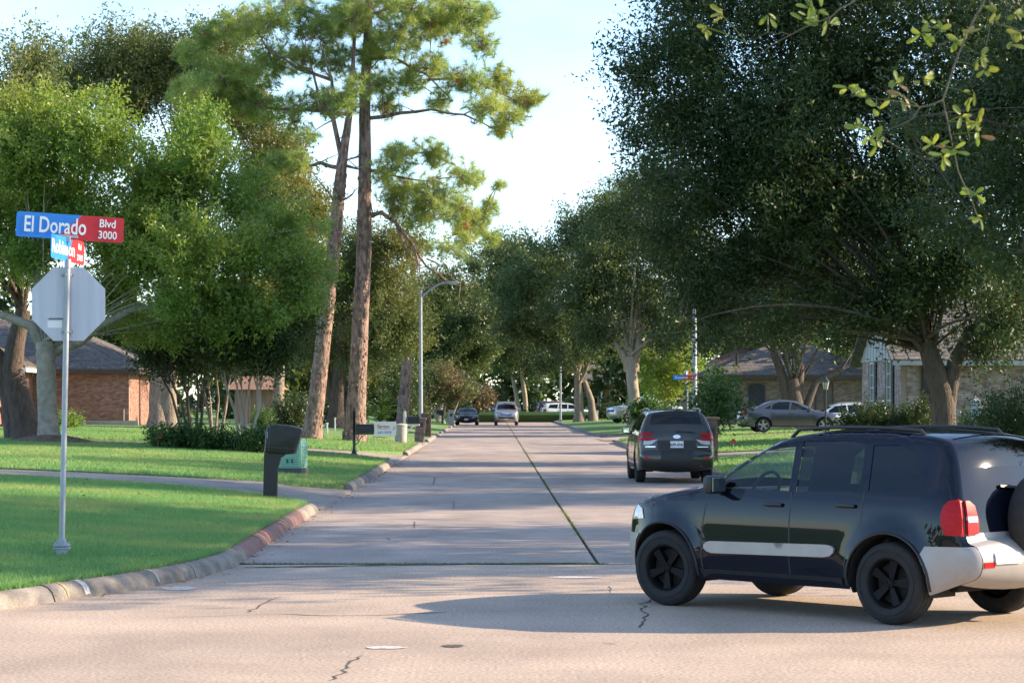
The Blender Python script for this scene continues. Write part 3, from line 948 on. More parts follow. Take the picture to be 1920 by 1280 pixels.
def leaf_quads(C, L, W, up=0.35, droop=None):
    """diamond leaves at C"""
    n = len(C)
    a = unit(rng.normal(0, 1, (n, 3)) + (0 if droop is None else droop))
    nrm = unit(rng.normal(0, 1, (n, 3)) + np.array([0, 0, up]))
    b = unit(np.cross(nrm, a))
    l = (L * rng.uniform(0.65, 1.25, n))[:, None]
    w = (W * rng.uniform(0.7, 1.2, n))[:, None]
    v = np.empty((n * 4, 3))
    v[0::4] = C - a * l * .5
    v[1::4] = C + b * w * .5 + a * l * 0.06
    v[2::4] = C + a * l * .5
    v[3::4] = C - b * w * .5 + a * l * 0.06
    return v

def leaf_tris(C, L, W, up=0.35):
    """pointed leaves of one triangle each, for crowns where a leaf is a few pixels"""
    n = len(C)
    a = unit(rng.normal(0, 1, (n, 3)))
    nrm = unit(rng.normal(0, 1, (n, 3)) + np.array([0, 0, up]))
    b = unit(np.cross(nrm, a))
    l = (L * rng.uniform(0.65, 1.25, n))[:, None]
    w = (W * rng.uniform(0.7, 1.2, n))[:, None]
    v = np.empty((n * 3, 3))
    v[0::3] = C - a * l * .45 + b * w * .5
    v[1::3] = C + a * l * .55
    v[2::3] = C - a * l * .45 - b * w * .5
    return v

def clump_points(blobs, n_leaf, clump_r, per=42, shell=0.35, squash=1.0, flat=0.8):
    """blobs: (x,y,z,r). Returns leaf centres and the clump centres"""
    B = np.array(blobs, float)
    vol = B[:, 3] ** 2.4
    nc = np.maximum(4, (n_leaf / per * vol / vol.sum()).astype(int))
    cs, ds = [], []
    for (x, y, z, r), k in zip(B, nc):
        d = unit(rng.normal(0, 1, (k, 3)))
        rad = r * (shell + (1 - shell) * rng.uniform(0, 1, k) ** 0.6) * rng.uniform(0.7, 1.3, k)
        cs.append(np.array([x, y, z]) + d * rad[:, None] * np.array([1, 1, flat]))
        ds.append(d)
    cs, ds = np.concatenate(cs), np.concatenate(ds)
    m = len(cs)
    cr = clump_r * rng.uniform(0.6, 1.35, m)
    cnt = np.maximum(6, (per * (cr / clump_r) ** 2 * rng.uniform(0.6, 1.3, m)).astype(int))
    idx = np.repeat(np.arange(m), cnt)
    N = len(idx)
    dirs = unit(ds + np.array([0, 0, 0.5]) + rng.normal(0, 0.35, (m, 3)))
    pos = cs[idx] + dirs[idx] * (rng.uniform(-1.0, 1.45, N) * cr[idx])[:, None] + rng.normal(0, 0.29, (N, 3)) * cr[idx][:, None]
    return pos, cs

def bez(a, b, sag=0.0, n=7, wob=0.0):
    a, b = Vector(a), Vector(b)
    L = (b - a).length
    mid = a.lerp(b, 0.5) + Vector((random.uniform(-wob, wob), random.uniform(-wob, wob), sag)) * L
    out = []
    for k in range(n):
        t = k / (n - 1)
        out.append(a * (1 - t) ** 2 + mid * 2 * t * (1 - t) + b * t * t)
    return out

def crown_blobs(px_blobs, Y, depth, copies=2):
    """pixel blobs (px,py,rpx[,dy]) at the tree's own depth -> spheres spread through the crown's depth"""
    out = []
    for q in px_blobs:
        r = q[2] * Y / F
        if len(q) > 3:
            p = at(q[0], q[1], Y + q[3])
            out.append((p.x, p.y, p.z, r))
            continue
        for k in range(copies):
            dy = random.uniform(-depth, depth) if k else random.uniform(-0.4, 0.4) * depth
            p = at(q[0] + random.uniform(-.25, .25) * q[2], q[1] + random.uniform(-.2, .2) * q[2], Y + dy)
            out.append((p.x, p.y, p.z, r * random.uniform(0.75, 1.0)))
    return out

def tree(name, label, trunk_px, Y, radii, blobs, leaf='leaf_oak', bark='bark_oak', n=30000, L=None, clump=0.45, per=42,
         fork=0.65, depth=3.0, copies=2, extra_trunks=(), shell=0.22, cat='tree', world_trunk=None, limb_r=0.42, twigs=3, group=None, flat=0.8, ratio=0.5):
    """trunk_px: photo pixels from base to top at depth Y; blobs as in crown_blobs"""
    if world_trunk is None:
        P = [at(px, py, Y) for px, py in trunk_px]
        P[0] = on_ground(trunk_px[0][0], Y)
    else:
        P = [Vector(p) for p in world_trunk]
    root = empty(name, P[0], 0, label, cat, group)
    o3 = Vector(P[0])
    L = 1.15 * L if L else 0.1 + 0.0010 * Y
    mb = MB()
    def trunk_tube(P, radii):
        PP, RR = [], []
        for i in range(len(P) - 1):
            m = 5
            for k in range(m):
                t = k / m
                PP.append(P[i].lerp(P[i + 1], t) - o3)
                RR.append(radii[i] + (radii[i + 1] - radii[i]) * t)
        PP.append(P[-1] - o3); RR.append(radii[-1])
        # root flare, sunk a little
        RR[0] *= 1.35; RR[1] *= 1.1
        PP[0] = PP[0] + Vector((0, 0, -0.12))
        mb.tube(PP, RR, n=12, wob=0.04)
    trunk_tube(P, radii)
    for (tp, rr) in extra_trunks:
        Q = [at(px, py, Y + (0.3 if i == 0 else 0)) for i, (px, py) in enumerate(tp)]
        if tp[0][1] > 700:
            Q[0] = on_ground(tp[0][0], Y + 0.1)
        trunk_tube(Q, rr)
    B = crown_blobs(blobs, Y, depth, copies)
    n, L, per = int(n * 1.75), L * .8, int(per * 1.15)
    pos, cs = clump_points(B, n, clump, per, shell=shell, flat=flat)
    # limbs from the trunk's upper part into every blob, then twigs to some clumps
    tops = [(P[-1], radii[-1])] + [(at(tp[-1][0], tp[-1][1], Y), rr[-1]) for tp, rr in extra_trunks]
    for (x, y, z, r) in B:
        c = Vector((x, y, z))
        s, rt = min(tops, key=lambda q: (q[0] - c).length / q[1] ** .35)
        r0 = rt * limb_r
        if random.random() < 0.3 and len(P) > 2:
            s = P[-2].lerp(P[-1], random.uniform(0.2, 0.9))
        path = bez(s - o3, c - o3, random.uniform(0.02, 0.25), 8, 0.22)
        mb.tube(path, [r0 * .75 * (1 - 0.85 * k / 7) for k in range(8)], n=6, caps=False, wob=0.05)
        near = np.argsort(((cs - np.array([x, y, z])) ** 2).sum(1))[:40]
        for k in random.sample(list(near), min(twigs, len(near))):
            path = bez(c - o3, Vector(cs[k]) - o3, 0.05, 5, 0.1)
            mb.tube(path, [r0 * 0.22 * (1 - 0.7 * j / 4) for j in range(5)], n=4, caps=False)
    mb.build('trunk', MT[bark], root, smooth=True, angle=60)
    v = leaf_tris(pos, L, L * ratio) - np.array(o3)
    link(bpy.data.objects.new('crown', np_mesh('crown', v, np.arange(len(v)), 3, MT[leaf])), root)
    return root

# ---- right side
tree('oak_tree', 'large dark oak with forked trunk shading the lawn before the pale brick house', [(1772, 812), (1768, 745), (1752, 690), (1735, 640)], 70, [0.40, 0.36, 0.34, 0.27],
     [(1330, 80, 120), (1480, 20, 140), (1250, 215, 105), (1190, 250, 45), (1420, 220, 150), (1600, 150, 170), (1320, 360, 110), (1500, 390, 150), (1660, 380, 150), (1790, 250, 170),
      (1800, 480, 120), (1560, 530, 90), (1690, 545, 90), (1400, 500, 95), (1850, 60, 160), (1650, -60, 160), (1300, -20, 90), (1200, 140, 60), (1240, 330, 60), (1880, 600, 80), (1620, 590, 50), (1290, 540, 75), (1345, 600, 50), (1235, 440, 65), (1270, 610, 35), (1700, 620, 50), (1850, 640, 55), (1560, 620, 40), (1450, 600, 55), (1930, 560, 70)],
     'leaf_oak', 'bark_dark', n=170000, L=0.175, clump=0.6, per=44, depth=3.6, shell=0.15, limb_r=0.38, extra_trunks=[([(1764, 740), (1790, 680), (1822, 615)], [0.30, 0.24, 0.18])], twigs=4)
tree('oak_tree', 'near oak reaching in from the right edge with glossy small leaves', None, 45, [0.42, 0.38, 0.34, 0.3],
     [(1930, 330, 120), (1850, 410, 85), (1930, 470, 90), (1780, 330, 65), (1890, 200, 110), (1700, 230, 60), (1960, 80, 150), (1860, 480, 50), (1760, 420, 45),
      (2100, 100, 230), (2100, 380, 200), (2300, 200, 260), (2480, 330, 230), (2350, 420, 200), (2150, -80, 240), (2420, 0, 230), (2250, 520, 150)],
     'leaf_oak', 'bark_dark', n=76000, L=0.14, limb_r=0.3, shell=0.2, clump=0.42, per=46, depth=3.2, world_trunk=[(14.4, 45, 0.5), (14.5, 45, 2.2), (14.3, 45.2, 3.6), (14.2, 45, 5.2)])
tree('oak_tree', 'street oak with pale sunlit forked trunk at the side street corner', [(1190, 806), (1188, 740), (1183, 690), (1180, 668)], 140, [0.42, 0.36, 0.34, 0.3],
     [(1200, 430, 80), (1130, 480, 65), (1280, 470, 90), (1180, 550, 75), (1100, 560, 55), (1270, 590, 70), (1230, 350, 55), (1350, 560, 60), (1160, 400, 50), (1240, 640, 35), (1120, 620, 45)],
     'leaf_oak2', 'bark_light', n=44000, L=0.24, clump=0.65, depth=5, extra_trunks=[([(1180, 690), (1165, 660), (1150, 640)], [0.28, 0.2, 0.15]), ([(1188, 690), (1196, 650), (1198, 625)], [0.28, 0.22, 0.15])])
tree('oak_tree', 'low spreading oak with many trunks behind the grey sedan', [(1492, 775), (1490, 740), (1486, 710)], 126, [0.55, 0.45, 0.38],
     [(1400, 570, 70), (1480, 590, 60), (1560, 580, 70), (1620, 560, 70), (1440, 480, 90), (1540, 480, 90), (1360, 600, 45), (1590, 640, 45), (1380, 500, 60), (1480, 640, 30)],
     'leaf_oak', 'bark_dark', n=42000, clump=0.6, depth=4.5, extra_trunks=[([(1486, 745), (1462, 690), (1450, 660)], [0.32, 0.26, 0.2]), ([(1494, 745), (1500, 690), (1492, 655)], [0.3, 0.24, 0.18]), ([(1500, 768), (1530, 715), (1580, 690)], [0.24, 0.2, 0.14])])
tree('oak_tree', 'tall street oak standing beyond the right lamp post', [(1086, 793), (1085, 740), (1084, 700)], 186, [0.45, 0.36, 0.3],
     [(1090, 440, 60), (1130, 420, 55), (1040, 500, 65), (1130, 520, 60), (990, 540, 60), (1060, 600, 60), (1010, 620, 55), (1130, 620, 50), (1180, 380, 50), (960, 600, 45), (1080, 660, 50), (1010, 680, 30)],
     'leaf_oak2', 'bark_oak', n=40000, L=0.31, clump=0.8, depth=6, extra_trunks=[([(1112, 795), (1108, 750), (1096, 715)], [0.35, 0.28, 0.2])])
tree('oak_tree', 'distant oak with two thin pale trunks closing the street', [(987, 795), (984, 740), (978, 700)], 232, [0.30, 0.24, 0.2],
     [(950, 490, 55), (1000, 500, 60), (930, 560, 50), (980, 580, 60), (960, 650, 55), (1020, 650, 50), (910, 540, 35), (930, 470, 35), (1000, 690, 35)],
     'leaf_oak2', 'bark_light', n=32000, L=0.36, clump=0.9, depth=7, extra_trunks=[([(976, 795), (968, 740), (960, 700)], [0.3, 0.22, 0.16])])
tree('oak_tree', 'leafy oak behind the brown brick house roof', [(1440, 740), (1440, 640)], 172, [0.4, 0.3],
     [(1340, 560, 80), (1420, 520, 90), (1500, 560, 80), (1300, 620, 45), (1580, 560, 80), (1660, 560, 80), (1380, 620, 60), (1460, 620, 50)], 'leaf_oak', 'bark_dark', n=26000, L=0.3, clump=0.9, depth=5)
tree('small_tree', 'small sunlit tree between the silver pickup and the brown roofed house', [(1248, 790), (1248, 740), (1246, 715)], 152, [0.16, 0.13, 0.1],
     [(1240, 690, 32), (1268, 668, 34), (1225, 715, 28), (1282, 712, 28), (1250, 740, 24), (1215, 665, 24), (1295, 680, 22)], 'leaf_bright', 'bark_oak', n=11000, L=0.22, clump=0.5, depth=3)
# shade trees along the right that stand outside the frame but darken the road
for (x, y, h) in ((16.6, 30.3, 15), (22, 57, 15.5)):
    tree('oak_tree', ('oak beyond the frame edge nearest the cross street', 'oak beyond the frame edge behind the near oak')[y > 40], None, y, [0.4, 0.35, 0.3, 0.25],
         [((x + dx) * F / y + VX, HY - (z - EYE) * F / y, r * F / y, dy) for (dx, dy, z, r) in ((0, 0, h - 3, 3), (-3, 1, h - 5.5, 2.8), (3.5, -1, h - 5, 2.8), (0, -4.6, h - 5, 3), (0, 4.8, h - 4.5, 3), (-2, -2.5, h - 8, 2.4), (2, 3, h - 8, 2.4), (-1, 4, h - 8, 2.4), (1, -4, h - 9.5, 2.2), (0, 1, h - 10.5, 2.2))],
         'leaf_oak', 'bark_dark', n=24000, L=0.26, clump=0.7, world_trunk=[(x, y, 0.5), (x, y, 2.5), (x + .2, y, 4), (x, y, h - 6)])

# ---- left side
b0 = base(92, 828)
tree('shade_tree', 'broad bright green tree with grey trunk in the mulch ring', [(92, 828), (88, 740), (86, 670), (84, 640)], b0.y, [0.33, 0.30, 0.30, 0.27],
     [(60, 300, 100), (170, 270, 90), (300, 350, 95), (120, 400, 110), (260, 450, 110), (380, 300, 70), (385, 245, 40), (40, 490, 70), (360, 470, 90), (470, 470, 80), (550, 500, 55), (210, 540, 60),
      (-60, 400, 110), (430, 570, 65), (330, 570, 55), (560, 560, 40), (90, 220, 50), (20, 230, 60), (440, 380, 60), (540, 420, 50), (250, 610, 40), (310, 620, 45), (500, 590, 45), (570, 530, 35), (160, 610, 30), (400, 620, 45), (590, 480, 30), (380, 212, 22), (350, 240, 24), (415, 262, 24), (150, 185, 24), (205, 195, 24), (465, 330, 28), (604, 425, 20), (608, 512, 20), (592, 560, 24)],
     'leaf_bright', 'bark_grey', n=92000, L=0.158, clump=0.36, per=34, depth=2.6, extra_trunks=[([(86, 660), (60, 612), (10, 592), (-50, 580)], [0.2, 0.16, 0.12, 0.09]), ([(88, 660), (150, 640), (190, 610), (250, 580), (360, 565)], [0.2, 0.15, 0.12, 0.1, 0.06]),
      ([(84, 645), (72, 560), (66, 480)], [0.22, 0.15, 0.1]), ([(200, 500), (240, 470), (300, 430)], [0.1, 0.08, 0.05])], twigs=5)
tree('dark_oak', 'dark leaning oak trunk half hidden at the left edge', [(52, 820), (32, 740), (22, 690), (30, 640), (44, 580)], b0.y + 5, [0.50, 0.42, 0.36, 0.3, 0.24],
     [(-30, 260, 110), (30, 180, 80), (-120, 300, 140), (60, 120, 60), (-60, 480, 90), (0, 380, 80)], 'leaf_olive', 'bark_dark', n=36000, L=0.16, clump=0.5, depth=3,
     extra_trunks=[([(30, 720), (0, 670), (-40, 630)], [0.3, 0.24, 0.2]), ([(34, 790), (0, 715), (-40, 700)], [0.2, 0.18, 0.15])])
tree('tall_oak', 'tall dark oak with twin grey trunks towering beside the brick house', [(298, 806), (296, 740), (300, 650), (310, 480)], 104, [0.50, 0.42, 0.38, 0.28],
     [(220, 130, 80), (290, 110, 70), (150, 150, 60), (390, 85, 60), (330, 160, 60), (420, 160, 70), (240, 200, 60), (120, 190, 45), (470, 210, 60), (500, 290, 60), (360, 240, 50), (460, 60, 45), (60, 170, 40), (530, 360, 60)],
     'leaf_olive', 'bark_oak', n=60000, L=0.19, clump=0.55, depth=4.0, extra_trunks=[([(318, 806), (316, 740), (326, 640), (380, 420)], [0.44, 0.36, 0.3, 0.2])], twigs=5)
tree('yellowing_tree', 'yellow green tree glowing in the sun left of the pines', [(520, 815), (525, 640), (530, 480)], 112, [0.3, 0.25, 0.18],
     [(520, 330, 65), (560, 400, 60), (500, 420, 70), (580, 480, 45), (540, 280, 35), (480, 350, 55), (590, 420, 35), (550, 540, 50), (500, 560, 60)], 'leaf_yellow', 'bark_oak', n=36000, L=0.19, clump=0.5, depth=3.5)
tree('live_oak', 'live oak with dark trunk standing between the two pines', [(630, 800), (634, 730), (640, 660), (640, 600)], 122, [0.50, 0.42, 0.38, 0.3],
     [(640, 540, 75), (720, 520, 75), (760, 590, 55), (700, 620, 65), (620, 650, 55), (570, 640, 50), (740, 450, 50), (680, 460, 55), (590, 580, 55), (760, 640, 40), (660, 690, 35)],
     'leaf_olive', 'bark_dark', n=56000, L=0.18, clump=0.55, depth=4.5, extra_trunks=[([(634, 730), (610, 690), (600, 650)], [0.3, 0.22, 0.16]), ([(640, 720), (668, 690), (690, 640)], [0.3, 0.22, 0.16])])
tree('street_tree', 'mid green tree arching over the far left of the street', [(822, 800), (830, 740), (845, 690)], 205, [0.4, 0.32, 0.25],
     [(860, 620, 45), (900, 660, 40), (830, 580, 45), (800, 640, 50), (880, 560, 35), (850, 680, 40), (905, 600, 30), (790, 560, 40), (800, 700, 40), (840, 530, 30), (890, 500, 25), (870, 450, 18)],
     'leaf_oak2', 'bark_oak', n=34000, L=0.33, clump=0.8, depth=6)
tree('flowering_tree', 'small crape myrtle with fading pink flowers beside the far mailboxes', [(832, 800), (832, 770), (836, 755)], 176, [0.14, 0.12, 0.1],
     [(830, 725, 30), (800, 735, 30), (855, 720, 25), (815, 705, 22), (870, 730, 20), (790, 755, 20), (850, 745, 22)], 'leaf_pink', 'bark_light', n=14000, L=0.2, clump=0.5, depth=2.5,
     extra_trunks=[([(822, 800), (812, 770), (806, 750)], [0.1, 0.08, 0.06]), ([(842, 800), (852, 770), (860, 750)], [0.1, 0.08, 0.06]), ([(805, 800), (800, 770), (795, 750)], [0.1, 0.08, 0.06])])
tree('street_tree', 'tree behind the house gap left of the live oak', [(585, 790), (588, 740), (590, 700)], 150, [0.3, 0.24, 0.2],
     [(560, 700, 40), (600, 690, 45), (650, 700, 40), (520, 660, 50), (700, 700, 40), (740, 700, 40), (480, 690, 50), (760, 720, 30)], 'leaf_oak2', 'bark_light', n=26000, L=0.24, clump=0.7, depth=5)

# ---- multi-stem crape myrtle clumps
def crape(label, stems, Y, blobs, n, bark='bark_light', leaf='leaf_oak2'):
    root = empty('crape_myrtle', on_ground(stems[0][0][0], Y), 0, label, 'tree', 'crape myrtle clumps')
    o3 = Vector(root.location)
    mb = MB()
    for i, st in enumerate(stems):
        dy = random.uniform(-0.6, 0.6)
        P = [at(px, py, Y + dy) - o3 for px, py in st]
        P[0] = on_ground(st[0][0], Y + dy) - o3 + Vector((0, 0, -0.05))
        PP = []
        for a, b in zip(P[:-1], P[1:]):
            PP += [a, a.lerp(b, 0.5) + Vector((random.uniform(-.04, .04), random.uniform(-.04, .04), 0))]
        PP.append(P[-1])
        r = random.uniform(0.045, 0.065)
        mb.tube(PP, [r * (1 - 0.55 * k / (len(PP) - 1)) for k in range(len(PP))], n=7, wob=0.06)
        for k in range(3):
            e = P[-1] + Vector((random.uniform(-.6, .6), random.uniform(-.6, .6), random.uniform(.5, 1.2)))
            mb.tube(bez(PP[-2], e, 0.05, 5), [r * .4, r * .34, r * .28, r * .2, r * .12], n=5, caps=False)
    mb.build('trunk', MT[bark], root, smooth=True, angle=60)
    pos, cs = clump_points(crown_blobs(blobs, Y, 1.5, 2), n, 0.4, 40)
    v = leaf_quads(pos, 0.13, 0.07) - np.array(o3)
    link(bpy.data.objects.new('crown', np_mesh('crown', v, np.arange(len(v)), 4, MT[leaf])), root)
yc = base(385, 835).y
crape('crape myrtle clump of dark slanting stems at the left of the planting bed', [[(352, 830), (342, 760), (310, 690)], [(362, 832), (350, 740), (330, 670)], [(358, 828), (352, 740), (356, 660)], [(368, 832), (372, 740), (362, 660)], [(346, 815), (322, 740), (300, 700)], [(376, 830), (380, 760), (390, 670)]],
      yc + 1, [(330, 640, 55), (380, 630, 50), (295, 665, 38), (350, 685, 32)], 18000, 'bark_dark', 'leaf_oak')
crape('crape myrtle clump of pale stems fanning out above the shrubs', [[(448, 836), (440, 770), (412, 690)], [(452, 838), (458, 770), (446, 680)], [(458, 838), (462, 760), (476, 680)], [(462, 838), (484, 770), (482, 690)], [(456, 836), (450, 760), (432, 670)], [(466, 836), (488, 760), (492, 700)]],
      yc - 1, [(440, 650, 52), (480, 640, 50), (410, 640, 50), (500, 670, 36), (525, 640, 42), (545, 600, 40)], 20000, 'bark_light', 'leaf_oak2')
crape('crape myrtle stems in deep shade between its two neighbours', [[(398, 830), (394, 750), (386, 670)], [(404, 832), (410, 750), (404, 670)], [(396, 832), (390, 770), (376, 690)], [(410, 832), (424, 760), (430, 690)]],
      yc + 3, [(400, 640, 55), (430, 675, 34), (370, 670, 38), (290, 640, 40)], 14000, 'bark_oak', 'leaf_oak')

# ---- pines
def pine(label, trunk, Y, radii, branches, blobs, ntuft=14, dry=()):
    P = [at(px, py, Y) for px, py in trunk]
    P[0] = on_ground(trunk[0][0], Y)
    root = empty('pine_tree', P[0], 0, label, 'tree', 'tall pines by the left curb')
    o3 = Vector(P[0])
    PP, RR = [], []
    for i in range(len(P) - 1):
        for k in range(6):
            t = k / 6
            PP.append(P[i].lerp(P[i + 1], t) - o3)
            RR.append(radii[i] + (radii[i + 1] - radii[i]) * t)
    PP.append(P[-1] - o3); RR.append(radii[-1])
    RR[0] *= 1.3; RR[1] *= 1.1
    PP[0] = PP[0] + Vector((0, 0, -0.15))
    mb = MB()
    mb.tube(PP, RR, n=14, wob=0.05)
    SRC = list(PP[-len(PP) // 3:])
    for br, r0 in branches:
        dy = random.uniform(-1.2, 1.2)
        Q = [at(px, py, Y + dy * k / (len(br) - 1)) - o3 for k, (px, py) in enumerate(br)]
        QQ = []
        for a, b in zip(Q[:-1], Q[1:]):
            QQ += [a, a.lerp(b, 0.5) + Vector((0, random.uniform(-.1, .1), random.uniform(-.06, .06)))]
        QQ.append(Q[-1])
        mb.tube(QQ, [r0 * (1 - 0.75 * k / (len(QQ) - 1)) for k in range(len(QQ))], n=7, wob=0.07)
        SRC += QQ[1:]
        for k in range(1, len(QQ) - 1):
            e = QQ[k] + Vector((random.uniform(-.9, .9), random.uniform(-.9, .9), random.uniform(-.3, .8)))
            mb.tube(bez(QQ[k], e, 0.05, 4, 0.1), [r0 * .28, r0 * .22, r0 * .16, r0 * .08], n=4, caps=False)
    B = crown_blobs(blobs, Y, 2.6, 2)
    cs = []
    for (x, y, z, r) in B:
        k = max(6, int(ntuft * r * r * 3.7))
        d = unit(rng.normal(0, 1, (k, 3)))
        cs.append(np.array([x, y, z]) + d * (r * rng.uniform(0.15, 1.08, k) ** 0.7)[:, None] * np.array([1, 1, .8]))
        c = Vector((x, y, z)) - o3
        s = min(SRC, key=lambda q: (q - c).length + random.uniform(0, .3))
        SRC.append(c)
        mb.tube(bez(s, c, 0.06, 7, 0.12), [0.035 * (1 - .7 * j / 6) for j in range(7)], n=5, caps=False)
        for q in cs[-1][:: max(1, k // 12)]:
            mb.tube(bez(c, Vector(q) - o3, 0.04, 4, 0.12), [0.016, 0.013, 0.01, 0.006], n=4, caps=False)
    mb.build('trunk', MT['bark_pine'], root, smooth=True, angle=60)
    # bark plates, proud of the trunk
    pm = MB()
    for k in range(len(PP) - 1):
        a, b = PP[k], PP[k + 1]
        seg = (b - a).length
        if a.z > 11:
            break
        nn = int(seg * 26 * (RR[k] / 0.3))
        d = (b - a).normalized()
        for _ in range(nn):
            t = random.random()
            th = random.uniform(0, 2 * math.pi)
            r = RR[k] + (RR[k + 1] - RR[k]) * t
            nv = Vector((math.cos(th), math.sin(th), 0))
            tv = d.cross(nv).normalized()
            c = a.lerp(b, t) + nv * (r * 0.985)
            h, w = random.uniform(.09, .2), random.uniform(.035, .07)
            q = [c + tv * w * random.uniform(.6, 1) - d * h * .4, c + tv * w * .9 + d * h * .3, c + d * h * .5, c - tv * w + d * h * .25, c - tv * w * .7 - d * h * .45]
            q2 = [p + nv * random.uniform(.012, .03) for p in q]
            pm.add(q + q2, [(5, 6, 7, 8, 9)] + [(i, (i + 1) % 5, 5 + (i + 1) % 5, 5 + i) for i in range(5)])
    pl = pm.build('bark_plates', MT['bark_plate'], root)
    pl['kind'] = 'stuff'
    C = np.concatenate(cs)
    def needles(C, per=50, ln=0.38, w=0.0085):
        m = len(C)
        out = unit(rng.normal(0, 1, (m, 3)) * np.array([1, 1, .5]) + np.array([0, 0, .55]))
        idx = np.repeat(np.arange(m), per)
        d = unit(out[idx] * 0.7 + rng.normal(0, 0.55, (len(idx), 3)))
        c = C[idx] + out[idx] * rng.uniform(-.22, .1, len(idx))[:, None]
        s = unit(np.cross(d, rng.normal(0, 1, (len(idx), 3)))) * w
        l = (ln * rng.uniform(.7, 1.2, len(idx)))[:, None]
        v = np.empty((len(idx) * 3, 3))
        v[0::3], v[1::3], v[2::3] = c + s, c - s, c + d * l
        return v - np.array(o3)
    k = rng.uniform(0, 1, len(C)) < 0.015
    v = needles(C[~k])
    link(bpy.data.objects.new('crown', np_mesh('crown', v, np.arange(len(v)), 3, MT['needle'])), root)
    if k.sum():
        v = needles(C[k])
        link(bpy.data.objects.new('dry_needles', np_mesh('dry_needles', v, np.arange(len(v)), 3, MT['needle_dry'])), root)
    return root
yp = base(585, 824).y
pine('leaning pine, its trunk tilting right and forking high up', [(584, 824), (600, 690), (622, 500), (636, 360), (642, 300), (655, 215), (662, 120), (668, 0)], yp, [0.36, 0.31, 0.27, 0.24, 0.20, 0.13, 0.08, 0.05],
     [([(640, 315), (600, 305), (565, 312), (530, 330)], .10), ([(641, 300), (625, 225), (622, 150), (600, 80)], .12), ([(625, 225), (600, 190), (585, 130), (560, 60)], .08), ([(655, 215), (560, 205), (480, 200), (400, 180)], .09),
      ([(622, 150), (560, 130), (500, 90), (470, 40)], .08), ([(640, 310), (665, 315), (680, 318)], .08), ([(625, 375), (617, 362)], .06), ([(640, 375), (660, 365), (672, 352)], .05)],
     [(420, 150, 60), (360, 165, 45), (480, 200, 55), (400, 190, 50), (450, 200, 50), (560, 30, 65), (500, 30, 55), (610, 60, 50), (600, 195, 45), (440, 50, 50), (500, 110, 50), (560, 110, 45), (560, 300, 35), (520, 305, 30), (660, 30, 55), (640, 195, 40), (335, 180, 28), (360, 100, 38), (395, 70, 40), (545, 205, 45), (580, 250, 25), (470, 130, 45)], 13)
yp2 = base(664, 828).y
pine('straight pine nearer the curb with a dead drooping lower branch', [(664, 828), (672, 680), (682, 480), (684, 320), (684, 180), (690, 60), (692, -60), (694, -150)], yp2, [0.42, 0.34, 0.29, 0.26, 0.22, 0.17, 0.13, 0.06],
     [([(686, 110), (740, 108), (800, 140), (850, 190)], .08), ([(684, 222), (750, 212), (810, 205), (870, 215), (940, 250)], .09), ([(684, 318), (740, 330), (800, 340)], .08), ([(800, 150), (880, 145), (950, 180), (1000, 200)], .06),
      ([(684, 404), (715, 398), (742, 418), (775, 460), (800, 500), (838, 528)], .11), ([(775, 460), (786, 500), (790, 535)], .05), ([(742, 418), (762, 470), (782, 490), (784, 520)], .06), ([(800, 485), (830, 500), (858, 530)], .04), ([(686, 30), (740, 10), (800, -10)], .08), ([(684, 290), (650, 300), (640, 310)], .05)],
     [(800, 40, 60), (870, 45, 55), (740, 70, 55), (850, 10, 55), (915, 30, 35), (900, 80, 35), (930, 150, 45), (985, 190, 38), (870, 150, 50), (910, 200, 45), (955, 220, 35), (760, 20, 55), (710, 160, 45), (670, 160, 45), (730, 200, 35), (945, 245, 25), (810, 130, 45), (770, 150, 40), (830, 190, 35), (690, 100, 45), (640, 110, 40),
      (760, 295, 42), (820, 295, 45), (870, 325, 45), (720, 320, 38), (750, 360, 48), (810, 360, 50), (860, 385, 48), (900, 415, 42), (920, 385, 25), (800, 410, 40), (860, 435, 32), (915, 445, 25), (700, -20, 80), (1005, 185, 25), (740, 395, 30), (650, 40, 50), (940, 345, 12)], 13)
pine('third pine trunk further down the left lawn before the lamp post', [(754, 796), (758, 740), (762, 690), (768, 600), (775, 500), (780, 440)], 140, [0.40, 0.36, 0.32, 0.26, 0.2, 0.1],
     [([(770, 560), (800, 540), (830, 530)], .1)], [(800, 460, 35), (840, 465, 30), (865, 480, 22), (770, 490, 30), (760, 460, 30)], 8)

# ---- shrubs
def shrub(name, label, cx, Y, rx_px, top_px, n=5000, leaf='leaf_shrub', L=0.09, dy=0.8, lumps=5, cat='shrub', per=30, cr=0.2, group=None, stems=True):
    g = on_ground(cx, Y)
    h = (HY - top_px) * Y / F + EYE - g.z
    rx = rx_px * Y / F
    root = empty(name, g, 0, label, cat, group)
    B = []
    for k in range(lumps):
        t = (k + 0.5) / lumps * 2 - 1
        r = min(h * 0.52, rx * 1.3) * random.uniform(.85, 1.05)
        B.append((t * max(rx - r * .7, 0), random.uniform(-dy, dy) * .4, max(h - r, r * .75) * random.uniform(.9, 1.0), r))
    pos, cs = clump_points(B, n, cr, per, shell=0.3, flat=1.0)
    k = pos[:, 2] > 0.02
    v = leaf_quads(pos[k], L, L * .5)
    link(bpy.data.objects.new('foliage', np_mesh('foliage', v, np.arange(len(v)), 4, MT[leaf])), root)
    if stems:
        mb = MB()
        for (x, y, z, r) in B:
            for _ in range(2):
                mb.tube(bez((x * .5, y * .5, -0.05), (x + random.uniform(-.3, .3) * r, y + random.uniform(-.3, .3) * r, z + r * .4), 0.05, 5, .1), [.03, .026, .02, .015, .01], n=5)
        mb.build('stem', MT['bark_oak'], root)['kind'] = 'stuff'
    return root
ym = base(400, 845).y
